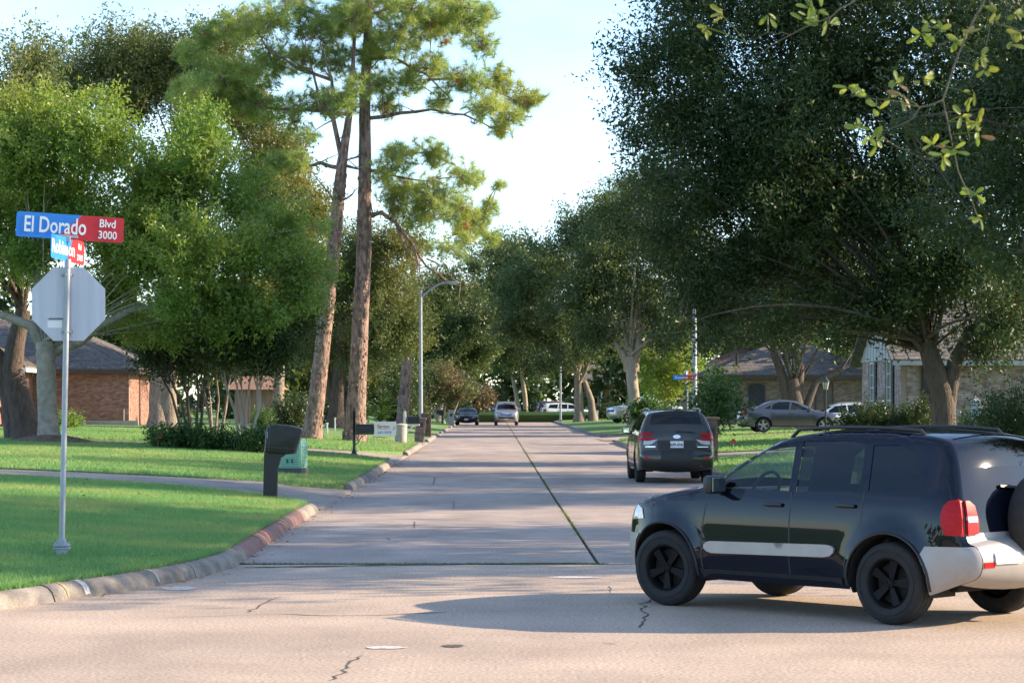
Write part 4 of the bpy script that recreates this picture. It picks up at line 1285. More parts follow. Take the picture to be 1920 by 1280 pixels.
for i, (px, top, lab) in enumerate(((305, 808, 'low dark green shrub at the left end of the planting bed'), (345, 803, 'low shrub under the dark crape myrtle stems'), (385, 812, 'low fern like shrub in the middle of the planting bed'), (428, 815, 'small feathery shrub before the pale crape stems'), (472, 815, 'small feathery shrub at the right of the pale crape stems'), (498, 812, 'low shrub touching the black mailbox from behind'))):
    shrub('bed_shrub', lab, px, ym + (i % 2) * .5, 26, top, 3200, lumps=3, L=0.1, group='shrubs of the planting bed')
shrub('shrub', 'bright little bush against the left brick wall', 128, 92, 18, 778, 2500, 'leaf_bright', lumps=3)
shrub('round_shrub', 'dark rounded evergreen shrub left of the leaning pine', 545, 100, 36, 748, 7000, 'leaf_oak', L=.12, cr=.3)
shrub('shrub', 'green shrub between the crape stems and the wooden fence', 492, 96, 18, 765, 3000, 'leaf_shrub', lumps=3)
shrub('hedge', 'clipped rounded hedge below the shuttered windows', 1665, 77, 95, 755, 15000, 'leaf_oak', L=.1, lumps=9, cr=.18, cat='hedge')
shrub('round_shrub', 'big rounded dark shrub by the white fence post', 1900, 60, 75, 722, 14000, 'leaf_oak', L=.08, lumps=4, cr=.22)
shrub('shrub', 'dark shrub mass behind the fence rail at the right edge', 1880, 66, 90, 770, 9000, 'leaf_shrub', L=.09, lumps=5, cr=.22)
shrub('oleander', 'loose long leaved shrub beside the thick grey pole', 1342, 84, 34, 705, 2600, 'leaf_shrub', L=.2, lumps=5, cr=.45, per=18)
shrub('shrub', 'shrub in front of the silver pickup behind the dark wagon', 1215, 100, 28, 745, 4500, 'leaf_shrub', L=.16, lumps=3, cr=.3)
shrub('brown_shrub', 'tall brownish shrub left of the approaching grey vehicle', 895, 215, 22, 725, 5000, 'leaf_brown', L=.26, lumps=3, cr=.5)
shrub('shrub', 'dark shrub in front of the far columned house', 1150, 190, 25, 765, 3500, 'leaf_oak', L=.25, lumps=3, cr=.5)
shrub('shrub', 'dark far shrub behind the road end right of the grey vehicle', 1010, 226, 25, 765, 3500, 'leaf_oak', L=.28, lumps=3, cr=.5)
shrub('shrub', 'dim shrub behind the sago palm and third pine', 745, 150, 30, 745, 4500, 'leaf_oak', L=.2, lumps=3, cr=.5)
shrub('shrub', 'low shrub far behind the leaning pine trunk', 640, 135, 40, 755, 5000, 'leaf_oak', L=.18, lumps=4, cr=.45)
shrub('shrub', 'dark shrub row behind the far parked sedan', 850, 212, 30, 750, 5000, 'leaf_oak', L=.28, lumps=4, cr=.5)

# sago palm: each frond is a part
sg = on_ground(715, 116)
palm = empty('sago_palm', sg, 0, 'dark sago palm with arching fronds behind the yard sign', 'palm')
fr = MB()
for k in range(14):
    t = k / 13
    x, z = t * 1.25, 0.75 * math.sin(t * 2.0) + 0.05
    w = 0.16 * math.sin(min(1, t * 1.2 + .1) * math.pi * .85) + .02
    if k:
        for s in (-1, 1):
            fr.add([(x - .045, 0, z), (x + .045, 0, z), (x + .10, s * w * 1.3, z - .05)], [(0, 1, 2)])
fr.tube([(t * 1.25, 0, 0.75 * math.sin(t * 2.0) + .05) for t in np.linspace(0, 1, 9)], .012, n=4)
fme = fr.mesh('frond', MT['leaf_shrub'])
for k in range(36):
    o = link(bpy.data.objects.new('frond', fme), palm)
    o.location = (0, 0, 0.5)
    o.rotation_euler = (0, -random.uniform(-.35, .75), k * 2.4)
    s = random.uniform(.75, 1.0)
    o.scale = (s, s, s)
MB().lathe([(0.0, -.05), (.2, -.05), (.22, .2), (.17, .5), (.05, .62), (0, .62)], 10).build('trunk', MT['bark_dark'], palm)

# mulch mounds
def mound(label, cx, Y, rx, ry, h, chips=500):
    g = on_ground(cx, Y)
    mb = MB()
    n, m = 36, 7
    vs, fs = [(0, 0, h)], []
    for j in range(1, m + 1):
        t = j / m
        for k in range(n):
            a = 2 * math.pi * k / n
            jit = 1 + 0.08 * math.sin(3 * a + 1) + 0.05 * math.sin(7 * a)
            x, y = math.cos(a) * rx * t * jit, math.sin(a) * ry * t * jit
            z = h * (1 - t ** 1.6) + (gz(g.x + x, g.y + y) - g.z) + 0.012 * random.random() - (0.06 if j == m else -0.01)
            vs.append((x, y, z))
    fs += [(0, 1 + k, 1 + (k + 1) % n) for k in range(n)]
    for j in range(m - 1):
        for k in range(n):
            fs.append((1 + j * n + k, 1 + j * n + (k + 1) % n, 1 + (j + 1) * n + (k + 1) % n, 1 + (j + 1) * n + k))
    mb.add(vs, fs)
    o = mb.build('mulch_bed', MT['mulch'], None, smooth=True, angle=80, loc=g)
    tag(o, label, 'mulch', kind='stuff')
    cm = MB()
    for _ in range(chips):
        a, t = random.uniform(0, 2 * math.pi), math.sqrt(random.random()) * .98
        x, y = math.cos(a) * rx * t, math.sin(a) * ry * t
        z = h * (1 - t ** 1.6) + (gz(g.x + x, g.y + y) - g.z) + .02
        cm.box((x, y, z), (random.uniform(.03, .09), .02, .012), Matrix.Rotation(random.uniform(0, 6.3), 3, 'Z') @ Matrix.Rotation(random.uniform(-.4, .4), 3, 'Y'))
    c = cm.build('bark_chips', MT['chip'], o)
    c['kind'] = 'stuff'
mound('brown mulch ring round the grey trunked tree', 95, b0.y - .1, 1.35, 1.6, 0.22)
mound('dark mulch bed under the crape myrtles', 398, yc, 2.2, 2.2, 0.10)

# far woods that read as one mass
B = []
for k in range(46):
    x = -95 + k * 4.6 + random.uniform(-2, 2)
    y = random.uniform(262, 320)
    for z, r in ((3.5, 3.6), (8, 4), (random.uniform(10, 13), 3.3)):
        B.append((x + random.uniform(-1, 1), y + random.uniform(-2, 2), z, r))
for x in np.arange(-20, 18, 2.4):
    for z, r in ((1.4, 2.0), (4.2, 2.7), (7.2, 2.7), (9.5, 2.4)):
        B.append((x + random.uniform(-.6, .6), 252 + random.uniform(-3, 3), z, r))
pos, cs = clump_points(B, 58000, 1.3, 40, shell=.2)
v = leaf_tris(pos, 1.0, 0.6)
o = bpy.data.objects.new('treeline', np_mesh('treeline', v, np.arange(len(v)), 3, MT['leaf_far']))
tag(link(o), 'hazy woods closing the view behind the end of the street', 'woods', kind='stuff')
B = []
for (x0, x1, y, n_) in ((-70, -14, 150, 15), (-60, -12, 215, 12), (24, 70, 140, 12), (9, 62, 224, 14)):
    for k in range(n_):
        x = x0 + (x1 - x0) * k / (n_ - 1)
        for z, r in ((2.5, 2.8), (6.5, 3.2), (random.uniform(8, 10.5), 2.6)):
            B.append((x + random.uniform(-1, 1), y + random.uniform(-5, 5), z, r))
pos, cs = clump_points(B, 60000, 1.0, 40, shell=.2)
v = leaf_tris(pos, 0.8, 0.46)
o = bpy.data.objects.new('treeline', np_mesh('treeline', v, np.arange(len(v)), 3, MT['leaf_oak2']))
tag(link(o), 'dark back garden woods filling the gaps behind the houses', 'woods', kind='stuff')

# unseen ring of trees, added to darken reflections and block low skylight
B = []
for k in range(60):
    t = k / 59
    a = math.radians(125 + 290 * t)
    rx_, ry_ = 78, 62
    x, y = rx_ * math.sin(a) * 1.0, 2 + ry_ * math.cos(a)
    if y > 9: continue
    h = random.uniform(6, 9.5)
    for z, r in ((2.4, 2.6), (h * .6, 3.2), (h - 1.8, 2.6)):
        B.append((x + random.uniform(-3, 3), y + random.uniform(-3, 3), z, r))
pos, cs = clump_points(B, 15000, 1.2, 30, shell=.2)
v = leaf_quads(pos, 1.0, 0.65)
o = bpy.data.objects.new('treeline', np_mesh('treeline', v, np.arange(len(v)), 4, MT['leaf_oak2']))
tag(link(o), 'unseen tree ring added outside the frame to block low skylight', 'woods', kind='stuff')

# ---- near twig hanging into the top right corner, from a tree on the median
nt = empty('overhanging_tree', (5.6, 8.6, 0.15), 0, 'near tree whose thin twigs with yellow green leaves hang into the top right corner', 'tree')
o3 = Vector((5.6, 8.6, 0.15))
YN = 8.5
def npt(px, py, dy=0.0):
    return at(px, py, YN + dy) - o3
tw = MB()
hub = npt(2100, -160)
tw.tube([Vector((0, 0, -.1)), Vector((0, 0, 2)), Vector((-.2, 0, 3.6)), Vector((.1, .1, 6))], [.2, .16, .14, .1], n=10, wob=.04)
tw.tube(bez(Vector((-.2, 0, 3.4)), hub, .05, 7), [.06, .05, .045, .035, .028, .02, .016], n=7)
tw.tube(bez(hub, npt(1852, -10), .02, 5), [.016, .014, .012, .011, .01], n=6)
tw.tube(bez(hub, npt(1613, -10), .1, 7), [.014, .012, .011, .01, .009, .008, .007], n=6)
def twig(pts, r):
    dy = random.uniform(-.12, .12)
    P = [npt(px, py, dy * k / len(pts)) for k, (px, py) in enumerate(pts)]
    PP = []
    for a, b in zip(P[:-1], P[1:]):
        PP += [a, a.lerp(b, .33) + Vector((0, 0, random.uniform(-.006, .006))), a.lerp(b, .66) + Vector((0, 0, random.uniform(-.006, .006)))]
    PP.append(P[-1])
    tw.tube(PP, [r * .62 * (1 - .65 * k / (len(PP) - 1)) for k in range(len(PP))], n=5, wob=.08)
    return PP
TW = []
TW += twig([(1852, -10), (1810, 70), (1791, 117), (1768, 187), (1725, 201), (1664, 187), (1599, 178)], .008)
TW += twig([(1768, 187), (1782, 253), (1796, 319), (1819, 370), (1835, 410)], .005)
TW += twig([(1725, 201), (1707, 225), (1646, 248), (1622, 253)], .004)
TW += twig([(1646, 248), (1680, 275), (1740, 300)], .003)
TW += twig([(1852, -10), (1871, 47), (1905, 58), (1960, 70)], .006)
TW += twig([(1613, -10), (1557, 33), (1482, 66), (1435, 94)], .006)
TW += twig([(1810, 70), (1760, 85), (1715, 62)], .004)
TW += twig([(1791, 117), (1840, 125), (1850, 80), (1862, 20)], .004)
TW += twig([(1482, 66), (1440, 60), (1400, 80)], .003)
TW += twig([(1870, -10), (1905, 20), (1925, 10)], .004)
tw.build('trunk', MT['twig'], nt, smooth=True, angle=60)
lm, dm = MB(), MB()
def oval_leaf(m_, c, a, nrm, L, W):
    a = a.normalized()
    b = nrm.cross(a).normalized()
    nn = a.cross(b)
    rows = [(0, 0), (.18, .28), (.45, .42), (.72, .5), (.92, .3), (1, .02)]
    vs, fs = [], []
    for t, w in rows:
        cc = c + a * (L * t) - nn * (L * .18 * t * t)
        vs += [cc + b * W * w + nn * W * .12, cc, cc - b * W * w + nn * W * .12]
    for i in range(len(rows) - 1):
        fs += [(i * 3, i * 3 + 1, i * 3 + 4, i * 3 + 3), (i * 3 + 1, i * 3 + 2, i * 3 + 5, i * 3 + 4)]
    m_.add(vs, fs)
clus = [(1519, 12, 4), (1510, 36, 4), (1535, 20, 3), (1555, 42, 2), (1810, 60, 4), (1795, 75, 3), (1838, 110, 3), (1848, 130, 2), (1730, 147, 4), (1692, 182, 3), (1594, 165, 3), (1643, 200, 2), (1602, 180, 2), (1828, 230, 4), (1805, 218, 3), (1836, 250, 3),
        (1750, 275, 3), (1765, 292, 3), (1790, 283, 2), (1835, 412, 2), (1832, 365, 4), (1630, 256, 3), (1646, 265, 3), (1905, 30, 4), (1900, 80, 3), (1915, 65, 2), (1325, 52, 3), (1352, 28, 3), (1822, 178, 2), (1765, 55, 3), (1730, 62, 3), (1745, 40, 2), (1680, 155, 2), (1610, 240, 2), (1440, 30, 2), (1870, 20, 2)]
for px, py, k in clus:
    c0 = npt(px, py, random.uniform(-.1, .1))
    q = min(TW, key=lambda p: (p - c0).length)
    tw2 = MB()
    for _ in range(k + 2):
        a = Vector((random.uniform(-1, 1), random.uniform(-.7, .5), random.uniform(-1, .6)))
        nr = Vector((random.uniform(-.6, .6), -1, random.uniform(-.4, 1)))
        oval_leaf(dm if random.random() < .04 else lm, c0 + Vector((random.uniform(-.012, .012), 0, random.uniform(-.012, .012))), a, nr, random.uniform(.03, .062), random.uniform(.013, .024))
    lm.tube([q, q.lerp(c0, .5) + Vector((0, 0, .004)), c0], .0018, n=4)
lm.build('leaves', MT['leaf_near'], nt, smooth=True, angle=80)
dm.build('dry_leaves', MT['leaf_dry'], nt, smooth=True, angle=80)
pos, cs = clump_points([(.3, .2, 7, 1.2), (1.8, .5, 6.4, 1.1), (.8, -1.2, 6.6, 1.0), (1.2, 1.6, 7, 1.1)], 5000, .3, 30)
v = leaf_quads(pos, .09, .045)
link(bpy.data.objects.new('crown', np_mesh('crown', v, np.arange(len(v)), 4, MT['leaf_oak2'])), nt)
# ------------------------------------------------------------------ houses
def brick_field(u0, u1, z0, z1, org, udir, ndir, holes=(), bw=0.205, bh=0.068, mort=0.011, depth=0.02):
    """individual bricks standing proud of the mortar plane; org + udir*u + z"""
    org, udir, ndir = Vector(org), Vector(udir).normalized(), Vector(ndir).normalized()
    vs, fs = [], []
    row = 0
    z = z0
    while z + bh <= z1 + 1e-6:
        u = u0 - (bw / 2 if row % 2 else 0)
        while u < u1:
            a, b = max(u, u0), min(u + bw, u1)
            if b - a > 0.03 and not any(a < h1 and b > h0 and z < hz1 and z + bh > hz0 for h0, h1, hz0, hz1 in holes):
                d = depth * random.uniform(0.6, 1.15)
                p = [org + udir * uu + Vector((0, 0, zz)) for uu, zz in ((a, z), (b, z), (b, z + bh), (a, z + bh))]
                q = [x + ndir * d for x in p]
                o = len(vs)
                vs += p + q
                fs += [(o + 4, o + 5, o + 6, o + 7), (o, o + 1, o + 5, o + 4), (o + 1, o + 2, o + 6, o + 5), (o + 2, o + 3, o + 7, o + 6), (o + 3, o, o + 4, o + 7)]
            u += bw + mort
        z += bh + mort
        row += 1
    return vs, fs

def wall_part(root, A, B, z0, z1, material_b, mortar='mortar', thick=0.2, holes=(), ndir=None):
    """wall from A to B (xy, world); ndir = outward normal"""
    o3 = Vector(root.location)
    A, B = Vector((A[0], A[1], 0)), Vector((B[0], B[1], 0))
    u = (B - A).normalized()
    L = (B - A).length
    nd = Vector((*ndir, 0)).normalized()
    mb = MB()
    p = [A, B, B - nd * thick, A - nd * thick]
    mb.add([q + Vector((0, 0, z0 - .4)) - o3 for q in p] + [q + Vector((0, 0, z1)) - o3 for q in p],
           [(0, 1, 5, 4), (1, 2, 6, 5), (2, 3, 7, 6), (3, 0, 4, 7), (4, 5, 6, 7), (0, 3, 2, 1)])
    w = mb.build('wall', MT[mortar], root)
    vs, fs = brick_field(0, L, z0, z1 - .01, A - o3, u, nd, holes)
    b = MB().add(vs, fs).build('bricks', MT[material_b], w)
    b['kind'] = 'stuff'
    return w

def window_part(root, c, u, nd, w, h, frame='white', shutters=False, grid=(1, 2), pane='house_glass'):
    """c = centre on the wall plane, world"""
    o3 = Vector(root.location)
    c = Vector(c) - o3
    u, nd = Vector((*u, 0)).normalized(), Vector((*nd, 0)).normalized()
    R = Matrix((u, nd, Vector((0, 0, 1)))).transposed()
    fm = MB()
    t = .06
    for s in (-1, 1):
        fm.box(c + u * s * (w / 2 - t / 2) + nd * .05, (t, .07, h), R)
        fm.box(c + Vector((0, 0, s * (h / 2 - t / 2))) + nd * .052, (w - .004, .07, t), R)
    for i in range(1, grid[0]):
        fm.box(c + u * (w * i / grid[0] - w / 2) + nd * .045, (.035, .04, h), R)
    for i in range(1, grid[1]):
        fm.box(c + Vector((0, 0, h * i / grid[1] - h / 2)) + nd * .043, (w, .04, .035), R)
    win = fm.build('window', MT[frame], root)
    MB().box(c + nd * .025, (w - .02, .02, h - .02), R).build('pane', MT[pane], win)
    if shutters:
        for s in (-1, 1):
            sm = MB()
            cc = c + u * s * (w / 2 + .2) + nd * .045
            sm.box(cc, (.36, .03, h), R)
            for k in range(14):
                sm.box(cc + nd * .02 + Vector((0, 0, (k + .5) / 14 * (h - .1) - (h - .1) / 2)), (.28, .02, .05), R @ Matrix.Rotation(.5, 3, 'X'))
            sm.build('shutter', MT['shutter'], win)

def roof_part(root, faces, material, name='roof', thick=.1):
    """faces: list of world-space polygons; each becomes a slab with courses of shingles stepped on it"""
    o3 = Vector(root.location)
    mb = MB()
    for poly in faces:
        P = [Vector(p) - o3 for p in poly]
        n = (P[1] - P[0]).cross(P[2] - P[0]).normalized()
        if n.z < 0:
            P = P[::-1]; n = -n
        k = len(P)
        mb.add(P + [p - Vector((0, 0, thick)) for p in P], [tuple(range(k)), tuple(range(2 * k - 1, k - 1, -1))] + [(i, k + i, k + (i + 1) % k, (i + 1) % k) for i in range(k)])
    r = mb.build(name, MT[material], root)
    # shingle courses: thin tapered steps on every face
    sm = MB()
    for poly in faces:
        P = [Vector(p) - o3 for p in poly]
        n = (P[1] - P[0]).cross(P[2] - P[0]).normalized()
        if n.z < 0: n = -n
        z0, z1 = min(p.z for p in P), max(p.z for p in P)
        sl = math.sqrt(max(1e-6, 1 - n.z ** 2))
        step = .30 * sl
        z = z0
        def chord(zz):
            out = []
            for i in range(len(P)):
                a, b = P[i], P[(i + 1) % len(P)]
                if abs(a.z - b.z) > 1e-6 and min(a.z, b.z) - 1e-6 <= zz <= max(a.z, b.z) + 1e-6:
                    out.append(a.lerp(b, (zz - a.z) / (b.z - a.z)))
            if len(out) < 2: return None
            best = max(((p, q) for p in out for q in out), key=lambda t: (t[0] - t[1]).length)
            return best
        while z < z1 - step * .6:
            c0, c1 = chord(z + 1e-4), chord(min(z + step, z1 - 1e-4))
            if c0 and c1:
                a, b = c0
                c, d = c1
                if (a - c).length > (a - d).length: c, d = d, c
                L = (b - a).length
                k = max(1, int(L / .5))
                for j in range(k):
                    t0, t1 = j / k, (j + 1) / k - .01
                    hh = random.uniform(.012, .03)
                    q = [a.lerp(b, t0) + n * hh, a.lerp(b, t1) + n * hh, c.lerp(d, t1) + n * .003, c.lerp(d, t0) + n * .003]
                    sm.add(q + [a.lerp(b, t0), a.lerp(b, t1)], [(0, 1, 2, 3), (4, 5, 1, 0)])
            z += step
    s = sm.build('shingles', MT[material + '_s'] if material + '_s' in MT else MT[material], r)
    s['kind'] = 'stuff'
    return r
MT['roof_grey_s'] = mat('shingle_tab_grey', (0.10, 0.088, 0.08), (0.16, 0.14, 0.125), rough=0.95, scale=5, detail=8, pos='world', speck=0.25, spscale=9, island=.22)
MT['roof_brown_s'] = mat('shingle_tab_brown', (0.21, 0.115, 0.08), (0.28, 0.165, 0.115), rough=0.95, scale=5, detail=8, pos='world', speck=0.25, spscale=9, island=.22)

# ---- left red brick house
YA = 108.0
XA0, XA1 = (62 - VX) * YA / F, (242 - VX) * YA / F
gA = gz(-19, YA)
hA = empty('brick_house', (XA1, YA, gA), 0, 'red brick house with hipped shingle roof behind the left lawn', 'house')
ze = gA + 2.72
wall_part(hA, (XA0, YA), (XA1, YA), gA, ze, 'brick_red', ndir=(0, -1))
wall_part(hA, (XA1, YA + .2), (XA1, YA + 14), gA, ze, 'brick_red', ndir=(1, 0))
wall_part(hA, (XA0 - .02, YA - 11), (XA0 - .02, YA - .02), gA, ze, 'brick_red', ndir=(1, 0), holes=[(2.2, 3.3, gA + .6, gA + 2.2), (6.0, 7.1, gA + .6, gA + 2.2)])
wall_part(hA, (XA0 - 9, YA - 11), (XA0 - .23, YA - 11), gA, ze, 'brick_red', ndir=(0, -1))
for yy in (YA - 8.25, YA - 4.45):
    window_part(hA, (XA0 - .02, yy, gA + 1.4), (0, 1), (1, 0), 1.1, 1.6, grid=(2, 2))
o3 = Vector(hA.location)
e = .55
zr = ze + 2.6
roof_part(hA, [[(XA0 - 5, YA - e, ze), (XA1 + e, YA - e, ze), (XA1 - 5, YA + 6.5, zr), (XA0 - 5, YA + 6.5, zr)],
               [(XA1 + e, YA - e, ze), (XA1 + e, YA + 14, ze), (XA1 - 5, YA + 6.8, zr)],
               [(XA0 - 5, YA + 6.5, zr), (XA1 - 5, YA + 6.5, zr), (XA1 + e, YA + 14, ze), (XA0 - 5, YA + 14, ze)]], 'roof_grey')
roof_part(hA, [[(XA0 + e, YA - 11.6, ze + .02), (XA0 + e, YA + 1, ze + .02), (XA0 - 4.6, YA + 1, ze + 2.4), (XA0 - 4.6, YA - 11.6, ze + 2.4)],
               [(XA0 - 9.7, YA - 11.6, ze + .02), (XA0 - 9.7, YA + 1, ze + .02), (XA0 - 4.6, YA + 1, ze + 2.4), (XA0 - 4.6, YA - 11.6, ze + 2.4)]], 'roof_grey', 'wing_roof')
f = MB()
f.box(Vector(((XA0 + XA1) / 2 + e / 2, YA - e - .02, ze - .17)) - o3, (XA1 - XA0 + e, .04, .2))
f.box(Vector((XA1 + e + .022, YA + 7, ze - .17)) - o3, (.04, 15, .2))
f.build('fascia', MT['trim_dark'], hA)
MB().box(Vector((XA0 + e + .025, YA - 6, ze - .16)) - o3, (.04, 11.1, .18)).build('gutter', MT['white'], hA)
f = MB()
f.box(Vector(((XA0 + XA1) / 2, YA - e / 2, ze - .21)) - o3, (XA1 - XA0, e, .04))
f.build('soffit', MT['tan_wall'], hA)
f = MB()
f.box(Vector(((XA0 + XA1) / 2 + .2, YA - .03, gA + .05)) - o3, (XA1 - XA0 + .5, .1, .3))
f.build('foundation', MT['concrete_pale'], hA)
f = MB()
f.tube([Vector((XA1 - .25, YA - .06, gA)) - o3, Vector((XA1 - .25, YA - .06, gA + .75)) - o3], .03, n=6)
f.build('vent_pipe', MT['concrete_pale'], hA)

# ---- small fence and shed left of the leaning pine
YB = 128.0
gB = gz((505 - VX) * YB / F, YB)
hB = empty('garden_shed', ((505 - VX) * YB / F, YB, gB), 0, 'small brown roofed shed seen behind the crape myrtles', 'shed')
x0, x1 = (440 - VX) * YB / F - hB.location.x, (518 - VX) * YB / F - hB.location.x
for k in range(18):
    b = MB()
    b.box(((x0 + (x1 - x0) * (k + .5) / 18), 0, 1.0), ((x1 - x0) / 18 - .012, .03 + .01 * (k % 2), 2.1))
    b.build('board', MT['wood_fence'], hB)
MB().box(((x0 + x1) / 2, 1.6, 1.0), (x1 - x0 - .1, 3.1, 2.0)).build('wall', MT['tan_wall'], hB)
MB().add([(x0 - .4, -.5, 1.95), (x1 + .45, -.5, 1.95), (x1 - .6, 1.6, 2.75), (x0, 1.6, 2.75), (x1 + .45, 3.5, 1.95), (x0 - .4, 3.5, 1.95)], [(0, 1, 2, 3), (1, 4, 2), (3, 2, 4, 5)]).build('roof', MT['roof_brown'], hB)

# ---- right pale brick house with white gable facing the street
XE, YE0, YE1 = 14.57, 80.0, 88.4
gE = gz(17, 84)
zeE = 3.62
hE = empty('gabled_house', (XE, YE0, gE), 0, 'pale brick house with white boarded gable and dark shutters at right', 'house')
o3 = Vector(hE.location)
hz0, hz1 = gE + .35, zeE - .12
holes = [(1.35, 2.95, hz0, hz1), (5.0, 6.6, hz0, hz1)]
wall_part(hE, (XE, YE0), (XE, YE1), gE, zeE - .05, 'brick_pale', ndir=(-1, 0), holes=holes)
wall_part(hE, (XE + .2, YE0), (XE + 13, YE0), gE, zeE - .05, 'brick_pale', ndir=(0, -1), holes=[(.5, 1.4, gE + .3, zeE - .2)])
for c in (2.15, 5.8):
    window_part(hE, (XE, YE0 + c, (hz0 + hz1) / 2), (0, 1), (-1, 0), .86, hz1 - hz0 - .03, shutters=True, grid=(2, 5))
window_part(hE, (XE + 1.15, YE0, (gE + .3 + zeE - .2) / 2), (1, 0), (0, -1), .85, zeE - gE - .55, frame='shutter', grid=(1, 2))
apex = 5.75
ym_ = (YE0 + YE1) / 2
# vertical gable boards, one by one
nb = 26
for k in range(nb):
    ya_, yb_ = YE0 + (YE1 - YE0) * k / nb, YE0 + (YE1 - YE0) * (k + 1) / nb - .02
    def top(y):
        return zeE + (apex - zeE) * (1 - abs(y - ym_) / (ym_ - YE0)) - .02
    d0 = -.06 - .015 * (k % 2)
    zb = zeE - .1
    vs = []
    for dx in (d0, .1):
        vs += [Vector((XE + dx, ya_, zb)) - o3, Vector((XE + dx, yb_, zb)) - o3, Vector((XE + dx, yb_, max(zb + .02, top(yb_)))) - o3, Vector((XE + dx, ya_, max(zb + .02, top(ya_)))) - o3]
    MB().add(vs, [(3, 2, 1, 0), (4, 5, 6, 7), (0, 1, 5, 4), (1, 2, 6, 5), (2, 3, 7, 6), (3, 0, 4, 7)]).build('gable_board', MT['siding'], hE)
sl = (apex - zeE) / (ym_ - YE0)
ov = .5
roof_part(hE, [[(XE - .45, YE0 - ov, zeE - ov * sl + .1), (XE + 13.4, YE0 - ov, zeE - ov * sl + .1), (XE + 13.4, ym_, apex + .1), (XE - .45, ym_, apex + .1)],
               [(XE - .45, YE1 + ov, zeE - ov * sl + .1), (XE + 13.4, YE1 + ov, zeE - ov * sl + .1), (XE + 13.4, ym_, apex + .1), (XE - .45, ym_, apex + .1)]], 'roof_grey')
MB().box(Vector((XE + 6.5, YE0 - ov - .025, zeE - ov * sl - .02)) - o3, (13.8, .05, .16)).build('gutter', MT['siding'], hE)
MB().box(Vector((XE + 6.5, YE0 - .26, zeE - .28)) - o3, (13, .5, .04)).build('soffit', MT['trim_dark'], hE)

# ---- brown brick house with dark arched door
YC = 136.0
XC0, XC1 = (1345 - VX) * YC / F, (1640 - VX) * YC / F
gC = gz(17, YC)
zeC = EYE + (HY - 702) * YC / F
hC = empty('brown_house', (XC0, YC, gC), 0, 'brown brick house with arched dark doorway behind the grey sedan', 'house')
o3 = Vector(hC.location)
xd0, xd1 = (1404 - VX) * YC / F - XC0, (1434 - VX) * YC / F - XC0
zd = EYE + (HY - 722) * YC / F
wall_part(hC, (XC0, YC), (XC1, YC), gC, zeC, 'brick_tan', 'mortar_dark', ndir=(0, -1), holes=[(xd0, xd1, gC, zd + .12)])
wall_part(hC, (XC0, YC + 12), (XC0, YC + .2), gC, zeC, 'brick_tan', 'mortar_dark', ndir=(-1, 0))
dm_ = MB()
arch = [(xd0, 0), (xd1, 0), (xd1, zd - gC - .1)] + [((xd0 + xd1) / 2 + (xd1 - xd0) / 2 * math.cos(t), zd - gC - .1 + .2 * math.sin(t)) for t in np.linspace(.2, math.pi - .2, 8)] + [(xd0, zd - gC - .1)]
dm_.prism(arch, lambda u, z: (u, -.06, z), lambda u, z: (u, -.01, z))
door = dm_.build('door', MT['shutter'], hC)
MB().bbox((xd1 - .12, -.09, 1.0), (.04, .06, .16), .01).build('handle', MT['chrome'], door)
window_part(hC, ((1545 - VX) * YC / F, YC, gC + 1.6), (1, 0), (0, -1), 1.1, 1.7, frame='trim_dark', grid=(2, 3))
zrC = EYE + (HY - 652) * YC / F + .4
roof_part(hC, [[(XC0 - .7, YC - .6, zeC), (XC1 + .7, YC - .6, zeC), (XC1 - 3.5, YC + 5, zrC), (XC0 + 3.8, YC + 5, zrC)],
               [(XC0 - .7, YC + 12, zeC), (XC0 - .7, YC - .6, zeC), (XC0 + 3.8, YC + 5, zrC)],
               [(XC0 - .7, YC + 12, zeC), (XC1 + .7, YC + 12, zeC), (XC1 - 3.5, YC + 5, zrC), (XC0 + 3.8, YC + 5, zrC)]], 'roof_grey')
MB().box(Vector(((XC0 + XC1) / 2, YC - .63, zeC - .16)) - o3, (XC1 - XC0 + 1.4, .05, .24)).build('fascia', MT['trim_dark'], hC)
MB().tube([Vector((XC0 + 1.3, YC + 1.0, zeC + .5)) - o3, Vector((XC0 + 1.3, YC + 1.0, zeC + 1.3)) - o3], .09, n=8).build('vent_pipe', MT['black_metal'], hC)

# ---- further houses on the right
YD = 168.0
gD = gz(17, YD)
X0, X1 = (1296 - VX) * YD / F, (1420 - VX) * YD / F
hD = empty('brown_roofed_house', (X0, YD, gD), 0, 'house with sunlit brown roof and white fascia behind the brown brick house', 'house')
o3 = Vector(hD.location)
z1_ = EYE + (HY - 706) * YD / F
wall_part(hD, (X0, YD), (X1 + 6, YD), gD, z1_, 'brick_tan', 'mortar_dark', ndir=(0, -1))
wall_part(hD, (X0, YD + 10), (X0, YD + .2), gD, z1_, 'brick_tan', 'mortar_dark', ndir=(-1, 0))
zt = EYE + (HY - 648) * YD / F
roof_part(hD, [[(X0 - .6, YD - .6, z1_), (X1 + 7, YD - .6, z1_), (X1 + 3, YD + 5, zt), (X0 + 4.2, YD + 5, zt)], [(X0 - .6, YD + 11, z1_), (X0 - .6, YD - .6, z1_), (X0 + 4.2, YD + 5, zt)]], 'roof_brown')
MB().box(Vector(((X0 + X1) / 2 + 3, YD - .64, z1_ - .14)) - o3, (X1 - X0 + 7.4, .05, .22)).build('fascia', MT['white'], hD)
window_part(hD, ((1278 - VX) * YD / F + 1.6, YD, gD + 1.4), (1, 0), (0, -1), 1.2, 1.3, grid=(2, 2))

